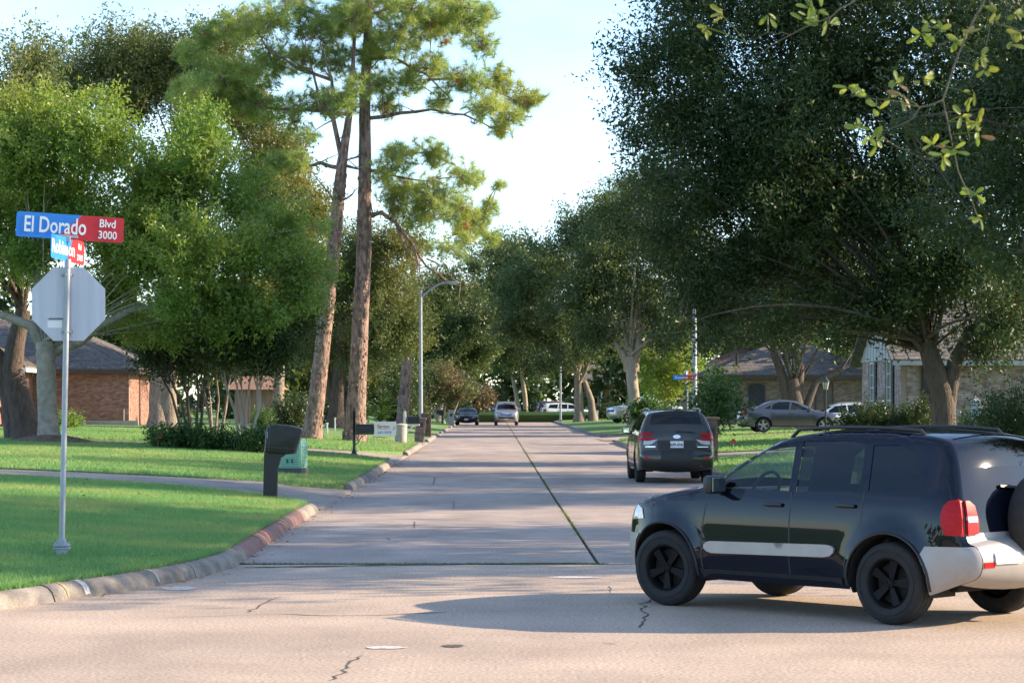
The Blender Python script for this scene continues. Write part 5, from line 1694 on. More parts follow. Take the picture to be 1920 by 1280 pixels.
YG = 238.0
gG = gz(14, YG)
X0, X1 = (1090 - VX) * YG / F, (1215 - VX) * YG / F
hG = empty('columned_house', (X0, YG, gG), 0, 'far pale house with white porch columns behind the white parked vehicle', 'house')
o3 = Vector(hG.location)
z1_ = gG + 2.9
wall_part(hG, (X0, YG), (X1, YG), gG, z1_, 'brick_tan', ndir=(0, -1))
roof_part(hG, [[(X0 - .6, YG - 2.2, z1_), (X1 + .6, YG - 2.2, z1_), (X1 - 1, YG + 4, z1_ + 2.2), (X0 + 1, YG + 4, z1_ + 2.2)]], 'roof_grey')
for k in range(5):
    MB().bbox((.5 + k * (X1 - X0 - 1) / 4, -1.7, 1.35), (.24, .24, 2.9), .02).build('column', MT['white'], hG)
for k in range(3):
    window_part(hG, (X0 + 1.3 + k * 2.2, YG, gG + 1.5), (1, 0), (0, -1), 1.0, 1.5, grid=(2, 2))

YH = 246.0
gH = gz(-9, YH)
X0, X1 = (828 - VX) * YH / F, (868 - VX) * YH / F
hH = empty('carport', (X0, YH, gH), 0, 'far flat roofed carport above the dark parked sedan', 'carport')
MB().box(((X1 - X0) / 2, 1.5, 2.3), (X1 - X0 + .8, 4, .18)).build('roof', MT['trim_dark'], hH)
for k in (0, 1):
    MB().bbox((k * (X1 - X0), -.1, 1.1), (.18, .18, 2.3), .02).build('post', MT['brick_dark'], hH)
MB().box(((X1 - X0) / 2, 3.2, 1.1), (X1 - X0, .15, 2.2)).build('wall', MT['tan_wall'], hH)
# ------------------------------------------------------------------ street sign on the corner
def rounded_rect(w, h, r, n=4):
    out = []
    for cx, cy, a0 in ((w / 2 - r, -h / 2 + r, -90), (w / 2 - r, h / 2 - r, 0), (-w / 2 + r, h / 2 - r, 90), (-w / 2 + r, -h / 2 + r, 180)):
        for k in range(n + 1):
            a = math.radians(a0 + 90 * k / n)
            out.append((cx + r * math.cos(a), cy + r * math.sin(a)))
    return out

def clip_half(poly, a, b, keep):
    """clip polygon by line a-b; keep=+1 left side"""
    out = []
    def side(p):
        return ((b[0] - a[0]) * (p[1] - a[1]) - (b[1] - a[1]) * (p[0] - a[0])) * keep
    for i in range(len(poly)):
        p, q = poly[i], poly[(i + 1) % len(poly)]
        sp, sq = side(p), side(q)
        if sp >= 0: out.append(p)
        if sp * sq < 0:
            t = sp / (sp - sq)
            out.append((p[0] + (q[0] - p[0]) * t, p[1] + (q[1] - p[1]) * t))
    return out

sp = base(116, 1042)
sgn = empty('street_sign', sp, 0, 'corner street name signs and stop sign back on a galvanised pole', 'street sign')
YS = sp.y
def sl_(px, py, dy=0.0):
    return at(px, py, YS + dy) - sp
topp = sl_(127, 486)
MB().tube([Vector((0.0, 0, .12)), topp], .030, n=16).build('pole', MT['galv'], sgn, smooth=True, angle=60)
MB().tube([topp - Vector((0, 0, .09)), topp + Vector((0, 0, .0))], .036, n=14).build('pole_cap', MT['galv'], sgn, smooth=True, angle=60)
b_ = MB()
b_.bbox((0, 0, -.02), (.10, .10, .2), .008)
b_.build('base_stub', MT['galv'], sgn)
b_ = MB()
b_.bbox((0, 0, .085), (.17, .13, .022), .006)
b_.bbox((0, 0, .115), (.17, .13, .022), .006)
b_.bbox((.0, 0, .15), (.085, .085, .06), .01)
for s in (-1, 1):
    for t in (-1, 1):
        b_.tube([(s * .065, t * .045, .06), (s * .065, t * .045, .15)], .009, n=6)
b_.build('slip_base', MT['galv'], sgn)
# octagonal stop sign seen from behind
oc = sl_(128.5, 570, .045)
R8 = .385
octo = [(R8 / math.cos(math.pi / 8) * math.cos(math.pi / 8 + k * math.pi / 4), R8 / math.cos(math.pi / 8) * math.sin(math.pi / 8 + k * math.pi / 4)) for k in range(8)]
MB().prism(octo, lambda u, w: (oc.x + u, oc.y - .002, oc.z + w), lambda u, w: (oc.x + u, oc.y + .001, oc.z + w)).build('stop_sign_back', MT['alu'], sgn)
sf = MB().prism(octo, lambda u, w: (oc.x + u, oc.y + .0015, oc.z + w), lambda u, w: (oc.x + u, oc.y + .003, oc.z + w)).build('stop_sign_face', MT['sign_red'], sgn)
text_obj('stop_lettering', 'STOP', .30, MT['sign_white'], sf, Matrix.Translation((oc.x, oc.y + .005, oc.z)) @ Matrix.Rotation(math.pi, 4, 'Z') @ Matrix.Rotation(math.pi / 2, 4, 'X'))
for py in (515, 622):
    c = sl_(124, py)
    k_ = MB()
    k_.bbox((c.x, c.y + .02, c.z), (.11, .03, .03), .004)
    k_.tube([(c.x - .04, c.y + .035, c.z), (c.x - .04, c.y - .01, c.z), (c.x - .0, c.y - .04, c.z), (c.x + .04, c.y - .01, c.z), (c.x + .04, c.y + .035, c.z)], .005, n=5)
    k_.build('clamp', MT['galv'], sgn)
for (px, py) in ((118, 516), (136, 516), (117, 621), (135, 621)):
    c = sl_(px, py, .036)
    MB().lathe([(0, -.006), (.011, -.006), (.012, .004)], 6, axis='y', c=(c.x, c.y, c.z)).build('bolt', MT['galv'], sgn)
c = sl_(103, 608, .04)
stk = MB().box((c.x, c.y, c.z), (.155, .002, .075)).build('sticker', MT['sign_white'], sgn)
sc = MB()
for k in range(7):
    x = c.x - .07 + k * .022
    sc.tube([(x, c.y - .003, c.z + .062 + random.uniform(-.008, .008)), (x + .013, c.y - .003, c.z + .055), (x + .026, c.y - .003, c.z + .066 + random.uniform(-.006, .008))], .004, n=4)
sc.build('graffiti', MT['plate_ink'], sgn)

def blade(name, centre, w, h, yaw, roll, split, texts, pitch=0.0):
    M4 = Matrix.Translation(centre) @ Matrix.Rotation(yaw, 4, 'Z') @ Matrix.Rotation(roll, 4, 'Y') @ Matrix.Rotation(pitch, 4, 'X')
    body = rounded_rect(w, h, .03)
    parts = []
    a, b = split
    for m_, keep in (('sign_blue', 1), ('sign_red', -1)):
        pl = clip_half(body, a, b, keep)
        mb = MB().prism(pl, lambda u, v: tuple(M4 @ Vector((u, -.0025, v))), lambda u, v: tuple(M4 @ Vector((u, .0025, v))))
        parts.append(mb.build(name if not parts else 'red_end', MT[m_], sgn if not parts else parts[0]))
    for body_, size, x, y, sx in texts:
        for s in (0, 1):
            Mx = M4 @ (Matrix.Rotation(math.pi, 4, 'Z') if s else Matrix.Identity(4)) @ Matrix.Translation((x if not s else x, -.0045, y)) @ Matrix.Rotation(math.pi / 2, 4, 'X')
            if s == 0:
                text_obj('lettering', body_, size, MT['sign_white'], parts[0], Mx, sx=sx, bold=.0035 * size / .235)
    return parts[0]
c1 = sl_(131.5, 426)
blade('name_blade', c1, 1.11, .262, math.radians(10), math.radians(3.2), ((-.14, -.131), (.115, .131)),
      [('El Dorado', .235, -.155, 0.0, .66), ('Blvd', .118, .385, .058, .86), ('3000', .115, .39, -.062, .86)])
c2 = sl_(127, 468, .02)
blade('name_blade', c2, .92, .25, math.radians(79), math.radians(1.5), ((-.02, -.125), (.13, .125)),
      [('Robinson', .20, -.13, 0.0, .84), ('Rd', .09, .33, .055, .9), ('2900', .09, .33, -.06, .9)])
k_ = MB()
c = sl_(128, 447)
k_.bbox((c.x, c.y, c.z + .02), (.20, .03, .03), .004, Matrix.Rotation(math.radians(10), 3, 'Z') @ Matrix.Rotation(math.radians(3.2), 3, 'Y'))
k_.bbox((c.x, c.y, c.z - .008), (.05, .05, .06), .004)
k_.build('cross_bracket', MT['galv'], sgn)

# ------------------------------------------------------------------ mailboxes
def box_shell(L, W, H, sag=0.0):
    """rounded-top mailbox body along x, front at +L/2"""
    mb = MB()
    prof = [(-W / 2, 0), (W / 2, 0), (W / 2, H * .55)] + [(W / 2 * math.cos(t), H * .55 + H * .45 * math.sin(t)) for t in np.linspace(.25, math.pi - .25, 9)] + [(-W / 2, H * .55)]
    mb.prism(prof, lambda u, v: (-L / 2, u, v), lambda u, v: (L / 2, u, v))
    return mb

g = base(507, 933)
mx = empty('mailbox', g, math.radians(0), 'large black plastic mailbox on a moulded black post near the driveway', 'mailbox', 'mailboxes along the left curb')
Ym = g.y
def ml(px, py):
    v_ = at(px, py, Ym) - g
    return (v_.x, v_.z)
side = [ml(*p) for p in ((494, 934), (519, 934), (521, 880), (527, 858), (540, 849), (496, 849))]
side[0] = (side[0][0], -.1); side[1] = (side[1][0], -.1)
pb = MB().prism(side, lambda u, v: (u, -.085, v), lambda u, v: (u, .085, v))
pb.build('post', MT['black_plastic'], mx)
head = [ml(*p) for p in ((496, 848), (540, 851), (553, 850), (564, 812), (567, 806), (560, 801), (545, 797), (520, 795), (508, 796), (502, 800), (499, 808), (498, 830))]
hb = MB()
def rows(k):
    # rounded sides: shrink outline a little at the flanks
    cx = sum(p[0] for p in head) / len(head); cz = sum(p[1] for p in head) / len(head)
    y, s = k
    return [((p[0] - cx) * s + cx, y, (p[1] - cz) * s + cz) for p in head]
L_ = [rows(k) for k in ((-.15, .9), (-.135, .97), (-.11, 1.0), (.11, 1.0), (.135, .97), (.15, .9))]
n_ = len(head)
vs = [p for r in L_ for p in r]
fs = [tuple(range(n_ - 1, -1, -1)), tuple(5 * n_ + i for i in range(n_))]
for j in range(5):
    for i in range(n_):
        fs.append((j * n_ + i, j * n_ + (i + 1) % n_, (j + 1) * n_ + (i + 1) % n_, (j + 1) * n_ + i))
hb.add(vs, fs)
hb.build('box', MT['black_plastic'], mx, smooth=True, angle=35)
for (p0, p1) in (((508, 797), (505, 847)), ((499, 836), (556, 842))):
    (u0, v0), (u1, v1) = ml(*p0), ml(*p1)
    MB().tube([(u0, -.151, v0 - .01), (u1, -.151, v1 + .01)], .006, n=4).build('moulded_seam', MT['box_base'], mx)
dpoly = [ml(*p) for p in ((551, 850), (554, 850), (567.5, 806), (563, 801.5), (560, 803))]
MB().prism(dpoly, lambda u, v: (u, -.145, v), lambda u, v: (u, .145, v)).build('door', MT['black_plastic'], mx)
q = ml(503, 815)
MB().bbox((q[0], -.155, q[1]), (.012, .012, .12), .003).build('flag', MT['galv'], mx)

g = base(664, 853)
mx = empty('mailbox', g, 0, 'black metal mailbox hung from a slim black post with a ball top', 'mailbox', 'mailboxes along the left curb')
Ym = g.y
s_ = F / Ym
MB().lathe([(0, -.05), (.115, -.05), (.115, .03), (.09, .05), (.075, .12), (.06, .14), (.045, .2), (.045, 1.35), (.055, 1.36), (.03, 1.4), (.038, 1.44), (0, 1.5)], 12).build('post', MT['black_metal'], mx, smooth=True, angle=50)
zb = EYE + (HY - 812) * Ym / F - g.z
bo = box_shell(.56, .2, .29)
bo.v = [(x + .34, y, z + zb) for x, y, z in bo.v]
b1 = bo.build('box', MT['black_metal'], mx)
MB().bbox((.622, 0, zb + .12), (.014, .17, .2), .004).build('door', MT['black_metal'], mx)
a_ = MB()
a_.box((.32, 0, zb - .02), (.6, .05, .035))
a_.tube([(.04, 0, zb - .35), (.12, 0, zb - .3), (.2, 0, zb - .15), (.36, 0, zb - .03)], .014, n=6)
a_.build('bracket', MT['black_metal'], mx)

def small_mailbox(px, Y, label, post='white', boxm='black_metal', top_px=772, box_py=(779, 795), box_px=(764, 787)):
    g = on_ground(px, Y)
    o = empty('mailbox', g, 0, label, 'mailbox', 'mailboxes along the left curb')
    zt = EYE + (HY - top_px) * Y / F - g.z
    p = MB()
    p.bbox((0, 0, zt / 2 - .05), (.11, .11, zt + .1), .01)
    p.prism([(-.055, zt), (.055, zt), (0, zt + .07)], lambda u, v: (u, -.055, v), lambda u, v: (u, .055, v))
    p.build('post', MT[post], o)
    z0 = EYE + (HY - box_py[1]) * Y / F - g.z
    H = (box_py[1] - box_py[0]) * Y / F
    x0, x1 = [(x - px) * Y / F for x in box_px]
    a = MB()
    a.bbox(((x1 - .25) / 2, .0, z0 - .05), (x1 + .25, .1, .09), .008)
    a.tube([(.05, 0, z0 - .42), (.4, 0, z0 - .08)], .03, n=4)
    a.build('arm', MT[post], o)
    b = box_shell(x1 - x0, .2, H)
    b.v = [(x + (x0 + x1) / 2, y, z + z0) for x, y, z in b.v]
    b.build('box', MT[boxm], o)
small_mailbox(759, 96, 'dark mailbox on a white wooden post with side arm', box_py=(780, 794))
small_mailbox(829, 172, 'black mailbox on dark post before the grey stone pillar', 'black_metal', top_px=770, box_py=(768, 776), box_px=(818, 832))

def stone_pillar(px, Y, w_px, top, label, m_='stone', tilt=0.0, name='stone_mailbox', mort='mortar_dark', bw=.22, bh=.1, group='mailboxes along the left curb'):
    g = on_ground(px, Y)
    o = empty(name, g, 0, label, 'mailbox', group)
    o.rotation_euler = (0, tilt, 0)
    h = EYE + (HY - top) * Y / F - g.z
    w = w_px * Y / F
    MB().box((0, 0, h / 2 - .1), (w, w, h + .2)).build('core', MT[mort], o)
    for (ax, sx) in (((1, 0), (0, -1)), ((0, 1), (1, 0)), ((-1, 0), (0, 1)), ((0, -1), (-1, 0))):
        org = Vector((sx[0] * w / 2 - ax[0] * w / 2, sx[1] * w / 2 - ax[1] * w / 2, 0))
        vs, fs = brick_field(0, w, 0, h - .02, org, (*ax, 0), (*sx, 0), bw=bw, bh=bh, mort=.015, depth=.025)
        k = MB().add(vs, fs).build('stones', MT[m_], o)
        k['kind'] = 'stuff'
    MB().bbox((0, 0, h + .03), (w + .1, w + .1, .08), .015).build('cap', MT['concrete_pale' if m_ == 'concrete_pale' else m_], o)
    MB().bbox((0, -w / 2 - .03, h * .72), (.2, .03, .2), .01).build('box_door', MT['black_metal'], o)
stone_pillar(786, 103, 16, 785, 'leaning dark stone mailbox pillar beside the white post', tilt=.10)
stone_pillar(800, 112, 15, 777, 'square brown brick mailbox pillar behind the leaning one', 'brick_dark')
stone_pillar(846, 166, 10, 770, 'pale grey stone mailbox pillar left of the dark sedan', 'concrete_pale', mort='concrete_pale')
stone_pillar(1334, 64, 20, 786, 'dark brick mailbox pillar by the right curb behind the wagon', 'brick_dark', group=None)

# ------------------------------------------------------------------ utility pedestal
g = base(550, 888)
ped = empty('utility_pedestal', g, math.radians(-14), 'pale green louvred utility pedestal on a dark base behind the black mailbox', 'utility box')
k = g.y / F
W_, H_ = 44 * k, 64 * k
MB().bbox((0, 0, .02), (W_ * 1.12, W_ * 1.0, .24), .02).build('base', MT['box_base'], ped)
MB().bbox((0, 0, .12 + (H_ - .12) / 2), (W_, W_ * .85, H_ - .12), .035).build('housing', MT['green_box'], ped, smooth=True, angle=40)
for s, ln in ((-1, 0), (1, 1)):
    for j in range(9):
        z = .2 + j * (H_ - .36) / 8
        MB().bbox((0, -W_ * .85 / 2 - .008, z) if s < 0 else (W_ / 2 + .008, 0, z), (W_ * .86, .03, .028) if s < 0 else (.03, W_ * .7, .028), .008).build('louvre', MT['green_box'], ped)
for s in (-1, 1):
    MB().bbox((s * .03 * 2, -W_ * .85 / 2 - .03, .3), (.03, .03, .09), .005).build('latch', MT['box_base'], ped)

# second green pedestal behind the leaning mailboxes and bin
g = on_ground(751, 92)
bn = empty('garden_bin', g, 0, 'greenish grey round bin between yard sign and white mailbox post', 'bin')
k = 92 / F
MB().lathe([(0, -.05), (.24, -.05), (.27, .7), (.29, .72), (.29, .76), (.24, .8), (0, .82)], 16).build('body', MT['concrete_pale'], bn, smooth=True, angle=40)

# ------------------------------------------------------------------ yard sign
g = on_ground(722, 80)
ys_ = empty('yard_sign', g, math.radians(4), 'white yard sign with red script and phone number on wire legs', 'yard sign')
k = 80 / F
z0, z1 = EYE + (HY - 816) * k - g.z, EYE + (HY - 790) * k - g.z
wS = 42 * k
pn = MB().box((0, 0, (z0 + z1) / 2), (wS, .012, z1 - z0)).build('panel', MT['sign_white'], ys_)
for s in (-1, 1):
    MB().tube([(s * wS * .42, .01, -.05), (s * wS * .42, .01, z1 - .05)], .006, n=5).build('leg', MT['galv'], ys_)
Mx = Matrix.Translation((-.06, -.009, (z0 + z1) / 2 + .07)) @ Matrix.Rotation(math.pi / 2, 4, 'X')
text_obj('red_lettering', 'Sargon', .17, MT['sign_red'], pn, Mx @ Matrix.Shear('XZ', 4, (.0, 0)) if False else Mx, sx=.95, bold=.003)
text_obj('phone_number', '647-7979', .13, MT['sign_blue'], pn, Matrix.Translation((-.02, -.009, (z0 + z1) / 2 - .15)) @ Matrix.Rotation(math.pi / 2, 4, 'X'), sx=1.0, bold=.002)
MB().box((.0 - .03, -.009, (z0 + z1) / 2 - .02), (.42, .002, .012)).build('underline', MT['sign_blue'], pn)
em = MB()
for k_ in range(5):
    em.add([(.27 + .05 * k_ % .13, -.009, (z0 + z1) / 2 - .06 + .03 * k_), (.31 + .04 * (k_ % 3), -.009, (z0 + z1) / 2 - .05 + .03 * k_), (.29 + .03 * (k_ % 2), -.009, (z0 + z1) / 2 + .0 + .025 * k_)], [(0, 1, 2)])
em.build('emblem', MT['trim_dark'], pn)

# ------------------------------------------------------------------ lamp posts
def lamp_post(label, px, Y, top_py, arm_px, arm_rise, r=.11, head_=True):
    g = on_ground(px, Y)
    o = empty('lamp_post', g, 0, label, 'street lamp', 'street lamps')
    zt = EYE + (HY - top_py) * Y / F - g.z
    MB().tube([(0, 0, -.1), (0, 0, zt)], [r, r * .62], n=12).build('pole', MT['pole_paint'], o, smooth=True, angle=60)
    MB().bbox((0, 0, .06), (.36, .36, .2), .02).build('base', MT['pole_paint'], o)
    ax = (arm_px - px) * Y / F
    if ax:
        rise = arm_rise * Y / F
        P = [(ax * t, 0, zt - .35 + (rise + .35) * math.sin(t * math.pi / 2)) for t in np.linspace(0, 1, 9)]
        MB().tube(P, [r * .45] * 9, n=8).build('arm', MT['pole_paint'], o, smooth=True, angle=60)
        s = 1 if ax > 0 else -1
        hd = MB().bbox((ax + s * .28, 0, zt + rise), (.62, .26, .13), .04).build('lamp_head', MT['pole_paint'], o, smooth=True, angle=40)
        MB().bbox((ax + s * .33, 0, zt + rise - .075), (.36, .2, .05), .02).build('lens', MT['lamp_glass'], hd)
    return o
lamp_post('left street lamp with arm curving over the road', 789, 112, 545, 838, 15)
lamp_post('right street lamp with thin pole before the white parked vehicle', 1051, 197, 640, 1032, 16, r=.10)
lamp_post('far street lamp behind the dark parked sedan', 869, 232, 620, 884, 8, r=.09)
lamp_post('thick grey pole vanishing into the oak leaves behind the wagon', 1302, 104.6, 560, 1270, 8, r=.15)

# garden lantern in front of the brown house
g = on_ground(1548, 96)
lt = empty('garden_lantern', g, 0, 'black lantern post standing behind the grey sedan', 'lantern')
zt = EYE + (HY - 730) * 96 / F - g.z
MB().tube([(0, 0, -.1), (0, 0, zt)], .04, n=8).build('post', MT['black_metal'], lt)
MB().lathe([(0, zt), (.09, zt), (.15, zt + .32), (0, zt + .32)], 6).build('lamp_glass', MT['lamp_glass'], lt)
lc = MB().lathe([(0.19, zt + .32), (.05, zt + .48), (0.02, zt + .58), (0, zt + .58)], 6)
for k in range(6):
    a = k * math.pi / 3
    lc.tube([(.09 * math.cos(a), .09 * math.sin(a), zt), (.155 * math.cos(a), .155 * math.sin(a), zt + .33)], .012, n=4)
lc.build('lamp_frame', MT['black_metal'], lt)

# far street name sign
g = on_ground(1289, 104)
fs_ = empty('street_sign', g, 0, 'small street name blades on a thin post left of the thick pole', 'street sign')
k = 104 / F
sg_keep = sgn
MB().tube([(0, 0, -.1), (0, 0, EYE + (HY - 698) * k - g.z)], .03, n=8).build('pole', MT['galv'], fs_)
sgn = fs_
zc = EYE + (HY - 707.5) * k - g.z
blade('name_blade', Vector((-.18, -.05, zc)), 1.0, .22, 0.05, .0, ((-.05, -.11), (.09, .11)), [('Greentree', .17, -.1, 0, .85), ('St', .1, .41, 0, .9)])
blade('name_blade', Vector((0, 0, zc + .21)), .9, .2, math.radians(76), 0, ((-.02, -.1), (.1, .1)), [('Robinson', .15, -.1, 0, .8)])
sgn = sg_keep

# fence with pointed white post on the right
g = on_ground(1829, 66)
fc = empty('rail_fence', g, 0, 'pointed white fence post with rail before the dark shrubs', 'fence')
k = 66 / F
hh = EYE + (HY - 752) * k - g.z
p = MB()
p.bbox((0, 0, hh / 2 - .1), (.24, .24, hh + .2), .01)
p.add([(-.13, -.13, hh), (.13, -.13, hh), (.13, .13, hh), (-.13, .13, hh), (0, 0, hh + .16)], [(0, 1, 4), (1, 2, 4), (2, 3, 4), (3, 0, 4)])
p.build('post', MT['siding'], fc)
for z in (hh - .22, hh - .75):
    MB().bbox((1.3, 0, z), (2.35, .05, .14), .008).build('rail', MT['siding'], fc)
p = MB()
p.bbox((2.6, 0, hh / 2 - .1), (.24, .24, hh + .2), .01)
p.build('post', MT['siding'], fc)

# white marker posts, red marker, bins and hose reel
def marker(name, label, px, Y, w, h_px, m_, tilt=0.0, cat='post', cap=None, group=None):
    g = on_ground(px, Y)
    o = empty(name, g, 0, label, cat, group)
    o.rotation_euler = (0, tilt, 0)
    h = h_px * Y / F
    MB().bbox((0, 0, h / 2 - .05), (w, w, h + .1), w * .12).build('shaft', MT[m_], o)
    if cap:
        MB().bbox((0, 0, h + .03), (w * 1.3, w * 1.3, .08), w * .2).build('cap', MT[cap], o)
marker('marker_post', 'short white pipe on the lawn left of the straight pine', 613, 104, .09, 17, 'white', cap='white')
marker('marker_post', 'short white pipe just right of the straight pine', 684, 104, .10, 14, 'white', cap='white')
marker('marker_post', 'thin white pipe in the shade behind the leaning pine', 628, 112, .07, 22, 'white', cap='white')
marker('marker_post', 'leaning white pedestal on the far right corner lawn', 1079, 186, .3, 18, 'white', .12, 'utility box', cap='white')
marker('marker_post', 'slim white pedestal right of the leaning one', 1119, 188, .2, 17, 'white', 0, 'utility box', cap='white')
marker('red_hydrant', 'small red post at the foot of the twin pale trunks', 981, 224, .22, 16, 'flag_red', cap='flag_red', cat='hydrant')
marker('green_pedestal', 'small green pedestal between the far mailboxes', 838, 178, .35, 14, 'green_box', cat='utility box', cap='green_box')

g = on_ground(1375, 76)
rf = empty('marker_flag', g, 0, 'small round red marker on a wire by the right driveway', 'marker')
MB().tube([(0, 0, -.05), (0, 0, .3)], .006, n=5).build('wire', MT['galv'], rf)
MB().lathe([(0, -.008), (.085, -.008), (.085, .008), (0, .008)], 14, axis='y', c=(0, -.01, .28)).build('disc', MT['flag_red'], rf)
g = on_ground(296, ym - .3)
rf = empty('marker_flag', g, 0, 'tiny red flag at the left end of the planting bed', 'marker')
MB().tube([(0, 0, -.05), (0, 0, .42)], .006, n=5).build('wire', MT['galv'], rf)
MB().add([(0, -.003, .42), (.12, -.01, .4), (.1, .0, .3), (0, -.003, .3)], [(0, 1, 2, 3)]).build('cloth', MT['flag_red'], rf)

g = on_ground(8, 98.5)
ub = empty('porch_urn', g, 0, 'dark planter urn at the foot of the left house wall', 'planter')
MB().lathe([(0, -.05), (.2, -.05), (.2, .05), (.12, .12), (.16, .5), (.26, .78), (.29, .8), (.26, .84), (0, .8)], 14).build('bowl', MT['brick_dark'], ub, smooth=True, angle=40)
# ------------------------------------------------------------------ vehicles (local axes: x forward, y left, z up, origin on the ground mid wheelbase)
def chaikin(P, tags, k=2):
    for _ in range(k):
        Q, T = [P[0]], []
        for i in range(len(P) - 1):
            a, b = np.array(P[i]), np.array(P[i + 1])
            f = i == 0; l = i == len(P) - 2
            if not f:
                Q.append(tuple(a * .78 + b * .22)); T.append(tags[i])
            if not l:
                Q.append(tuple(a * .22 + b * .78)); T.append(tags[i])
        Q.append(P[-1]); T.append(tags[-1])
        # T has one tag per segment
        P, tags = Q, T[:len(Q) - 1]
    return P, tags

class Car:
    def __init__(s, spec):
        s.sp = spec
        P = [(p[0], p[1]) for p in spec['perim']]
        T = [p[2] for p in spec['perim'][:-1]]
        P, T = chaikin(P, T, 2)
        s.P, s.T = np.array(P), T
        s.XF, s.XR = s.P[:, 0].max(), s.P[:, 0].min()
        s.R, s.Ra = spec['R'], spec.get('Ra', spec['R'] + .055)
        s.wx = spec['wx']
        d = np.gradient(s.P, axis=0)
        n = np.stack([-d[:, 1], d[:, 0]], 1)      # path runs front -> top -> rear, outward is on its right
        n = -n if False else n
        n = n / np.linalg.norm(n, axis=1, keepdims=True)
        c = s.P.mean(0)
        if ((s.P - c) * n).sum() < 0:
            n = -n
        s.N = n
        cr = dict(bumper=.09, grille=.09, hood=.045, wind=.07, roof=.035, rear=.05, deck=.03, gate=.05, rbumper=.07)
        ct = np.array([cr.get(t, .05) for t in T])
        cv = np.concatenate([[ct[0]], (ct[1:] + ct[:-1]) / 2, [ct[-1]]])
        for _ in range(3):
            cv[1:-1] = (cv[:-2] + 2 * cv[1:-1] + cv[2:]) / 4
        s.C = cv
        s.top = int(np.argmax(s.P[:, 1]))
    def W(s, x, z, edge=True):
        x, z = np.asarray(x, float), np.asarray(z, float)
        sp = s.sp
        pz, pw = zip(*sp['prof'])
        w = np.interp(z, pz, pw)
        cf, rf, cr_, rr = sp['plan']
        w = w - cf * np.clip(1 - (s.XF - x) / rf, 0, 1) ** 2.2 - cr_ * np.clip(1 - (x - s.XR) / rr, 0, 1) ** 2.2
        for xw in s.wx:
            q = np.hypot(x - xw, z - s.R)
            w = w + sp.get('flare', .02) * np.exp(-((q - s.Ra) / .08) ** 2) * (z > s.R * .5)
        if edge:
            r = sp.get('round', .06)
            d = polydist(np.column_stack([x.ravel(), z.ravel()]), [tuple(p) for p in s.P]).reshape(x.shape)
            u = np.clip(1 - d / r, 0, 1)
            w = w - r * (1 - np.sqrt(1 - u * u)) * .8
        return w
    def endx(s, y, z, rear=True):
        k = s.top
        P, N, C = (s.P[k:], s.N[k:], s.C[k:]) if rear else (s.P[:k + 1], s.N[:k + 1], s.C[:k + 1])
        o = np.argsort(P[:, 1])
        zz = P[o, 1]
        x = np.interp(z, zz, P[o, 0])
        nx = np.interp(z, zz, N[o, 0] * C[o])
        w = s.W(x, np.asarray(z))
        t = np.clip(np.asarray(y) / w, -1, 1)
        return x + nx * (1 - t * t)

def car_mesh(name, V, Fc, material, smooth=True, weld=True, angle=32):
    me = bpy.data.meshes.new(name)
    me.from_pydata([tuple(v) for v in V], [], [tuple(int(i) for i in f) for f in Fc])
    bm = bmesh.new()
    bm.from_mesh(me)
    if weld:
        bmesh.ops.remove_doubles(bm, verts=bm.verts, dist=.0015)
    bmesh.ops.recalc_face_normals(bm, faces=bm.faces)
    for f in bm.faces:
        f.smooth = smooth
    for e in bm.edges:
        if len(e.link_faces) == 2 and e.calc_face_angle(0) > math.radians(angle):
            e.smooth = False
    bm.to_mesh(me)
    bm.free()
    me.materials.append(material)
    return me

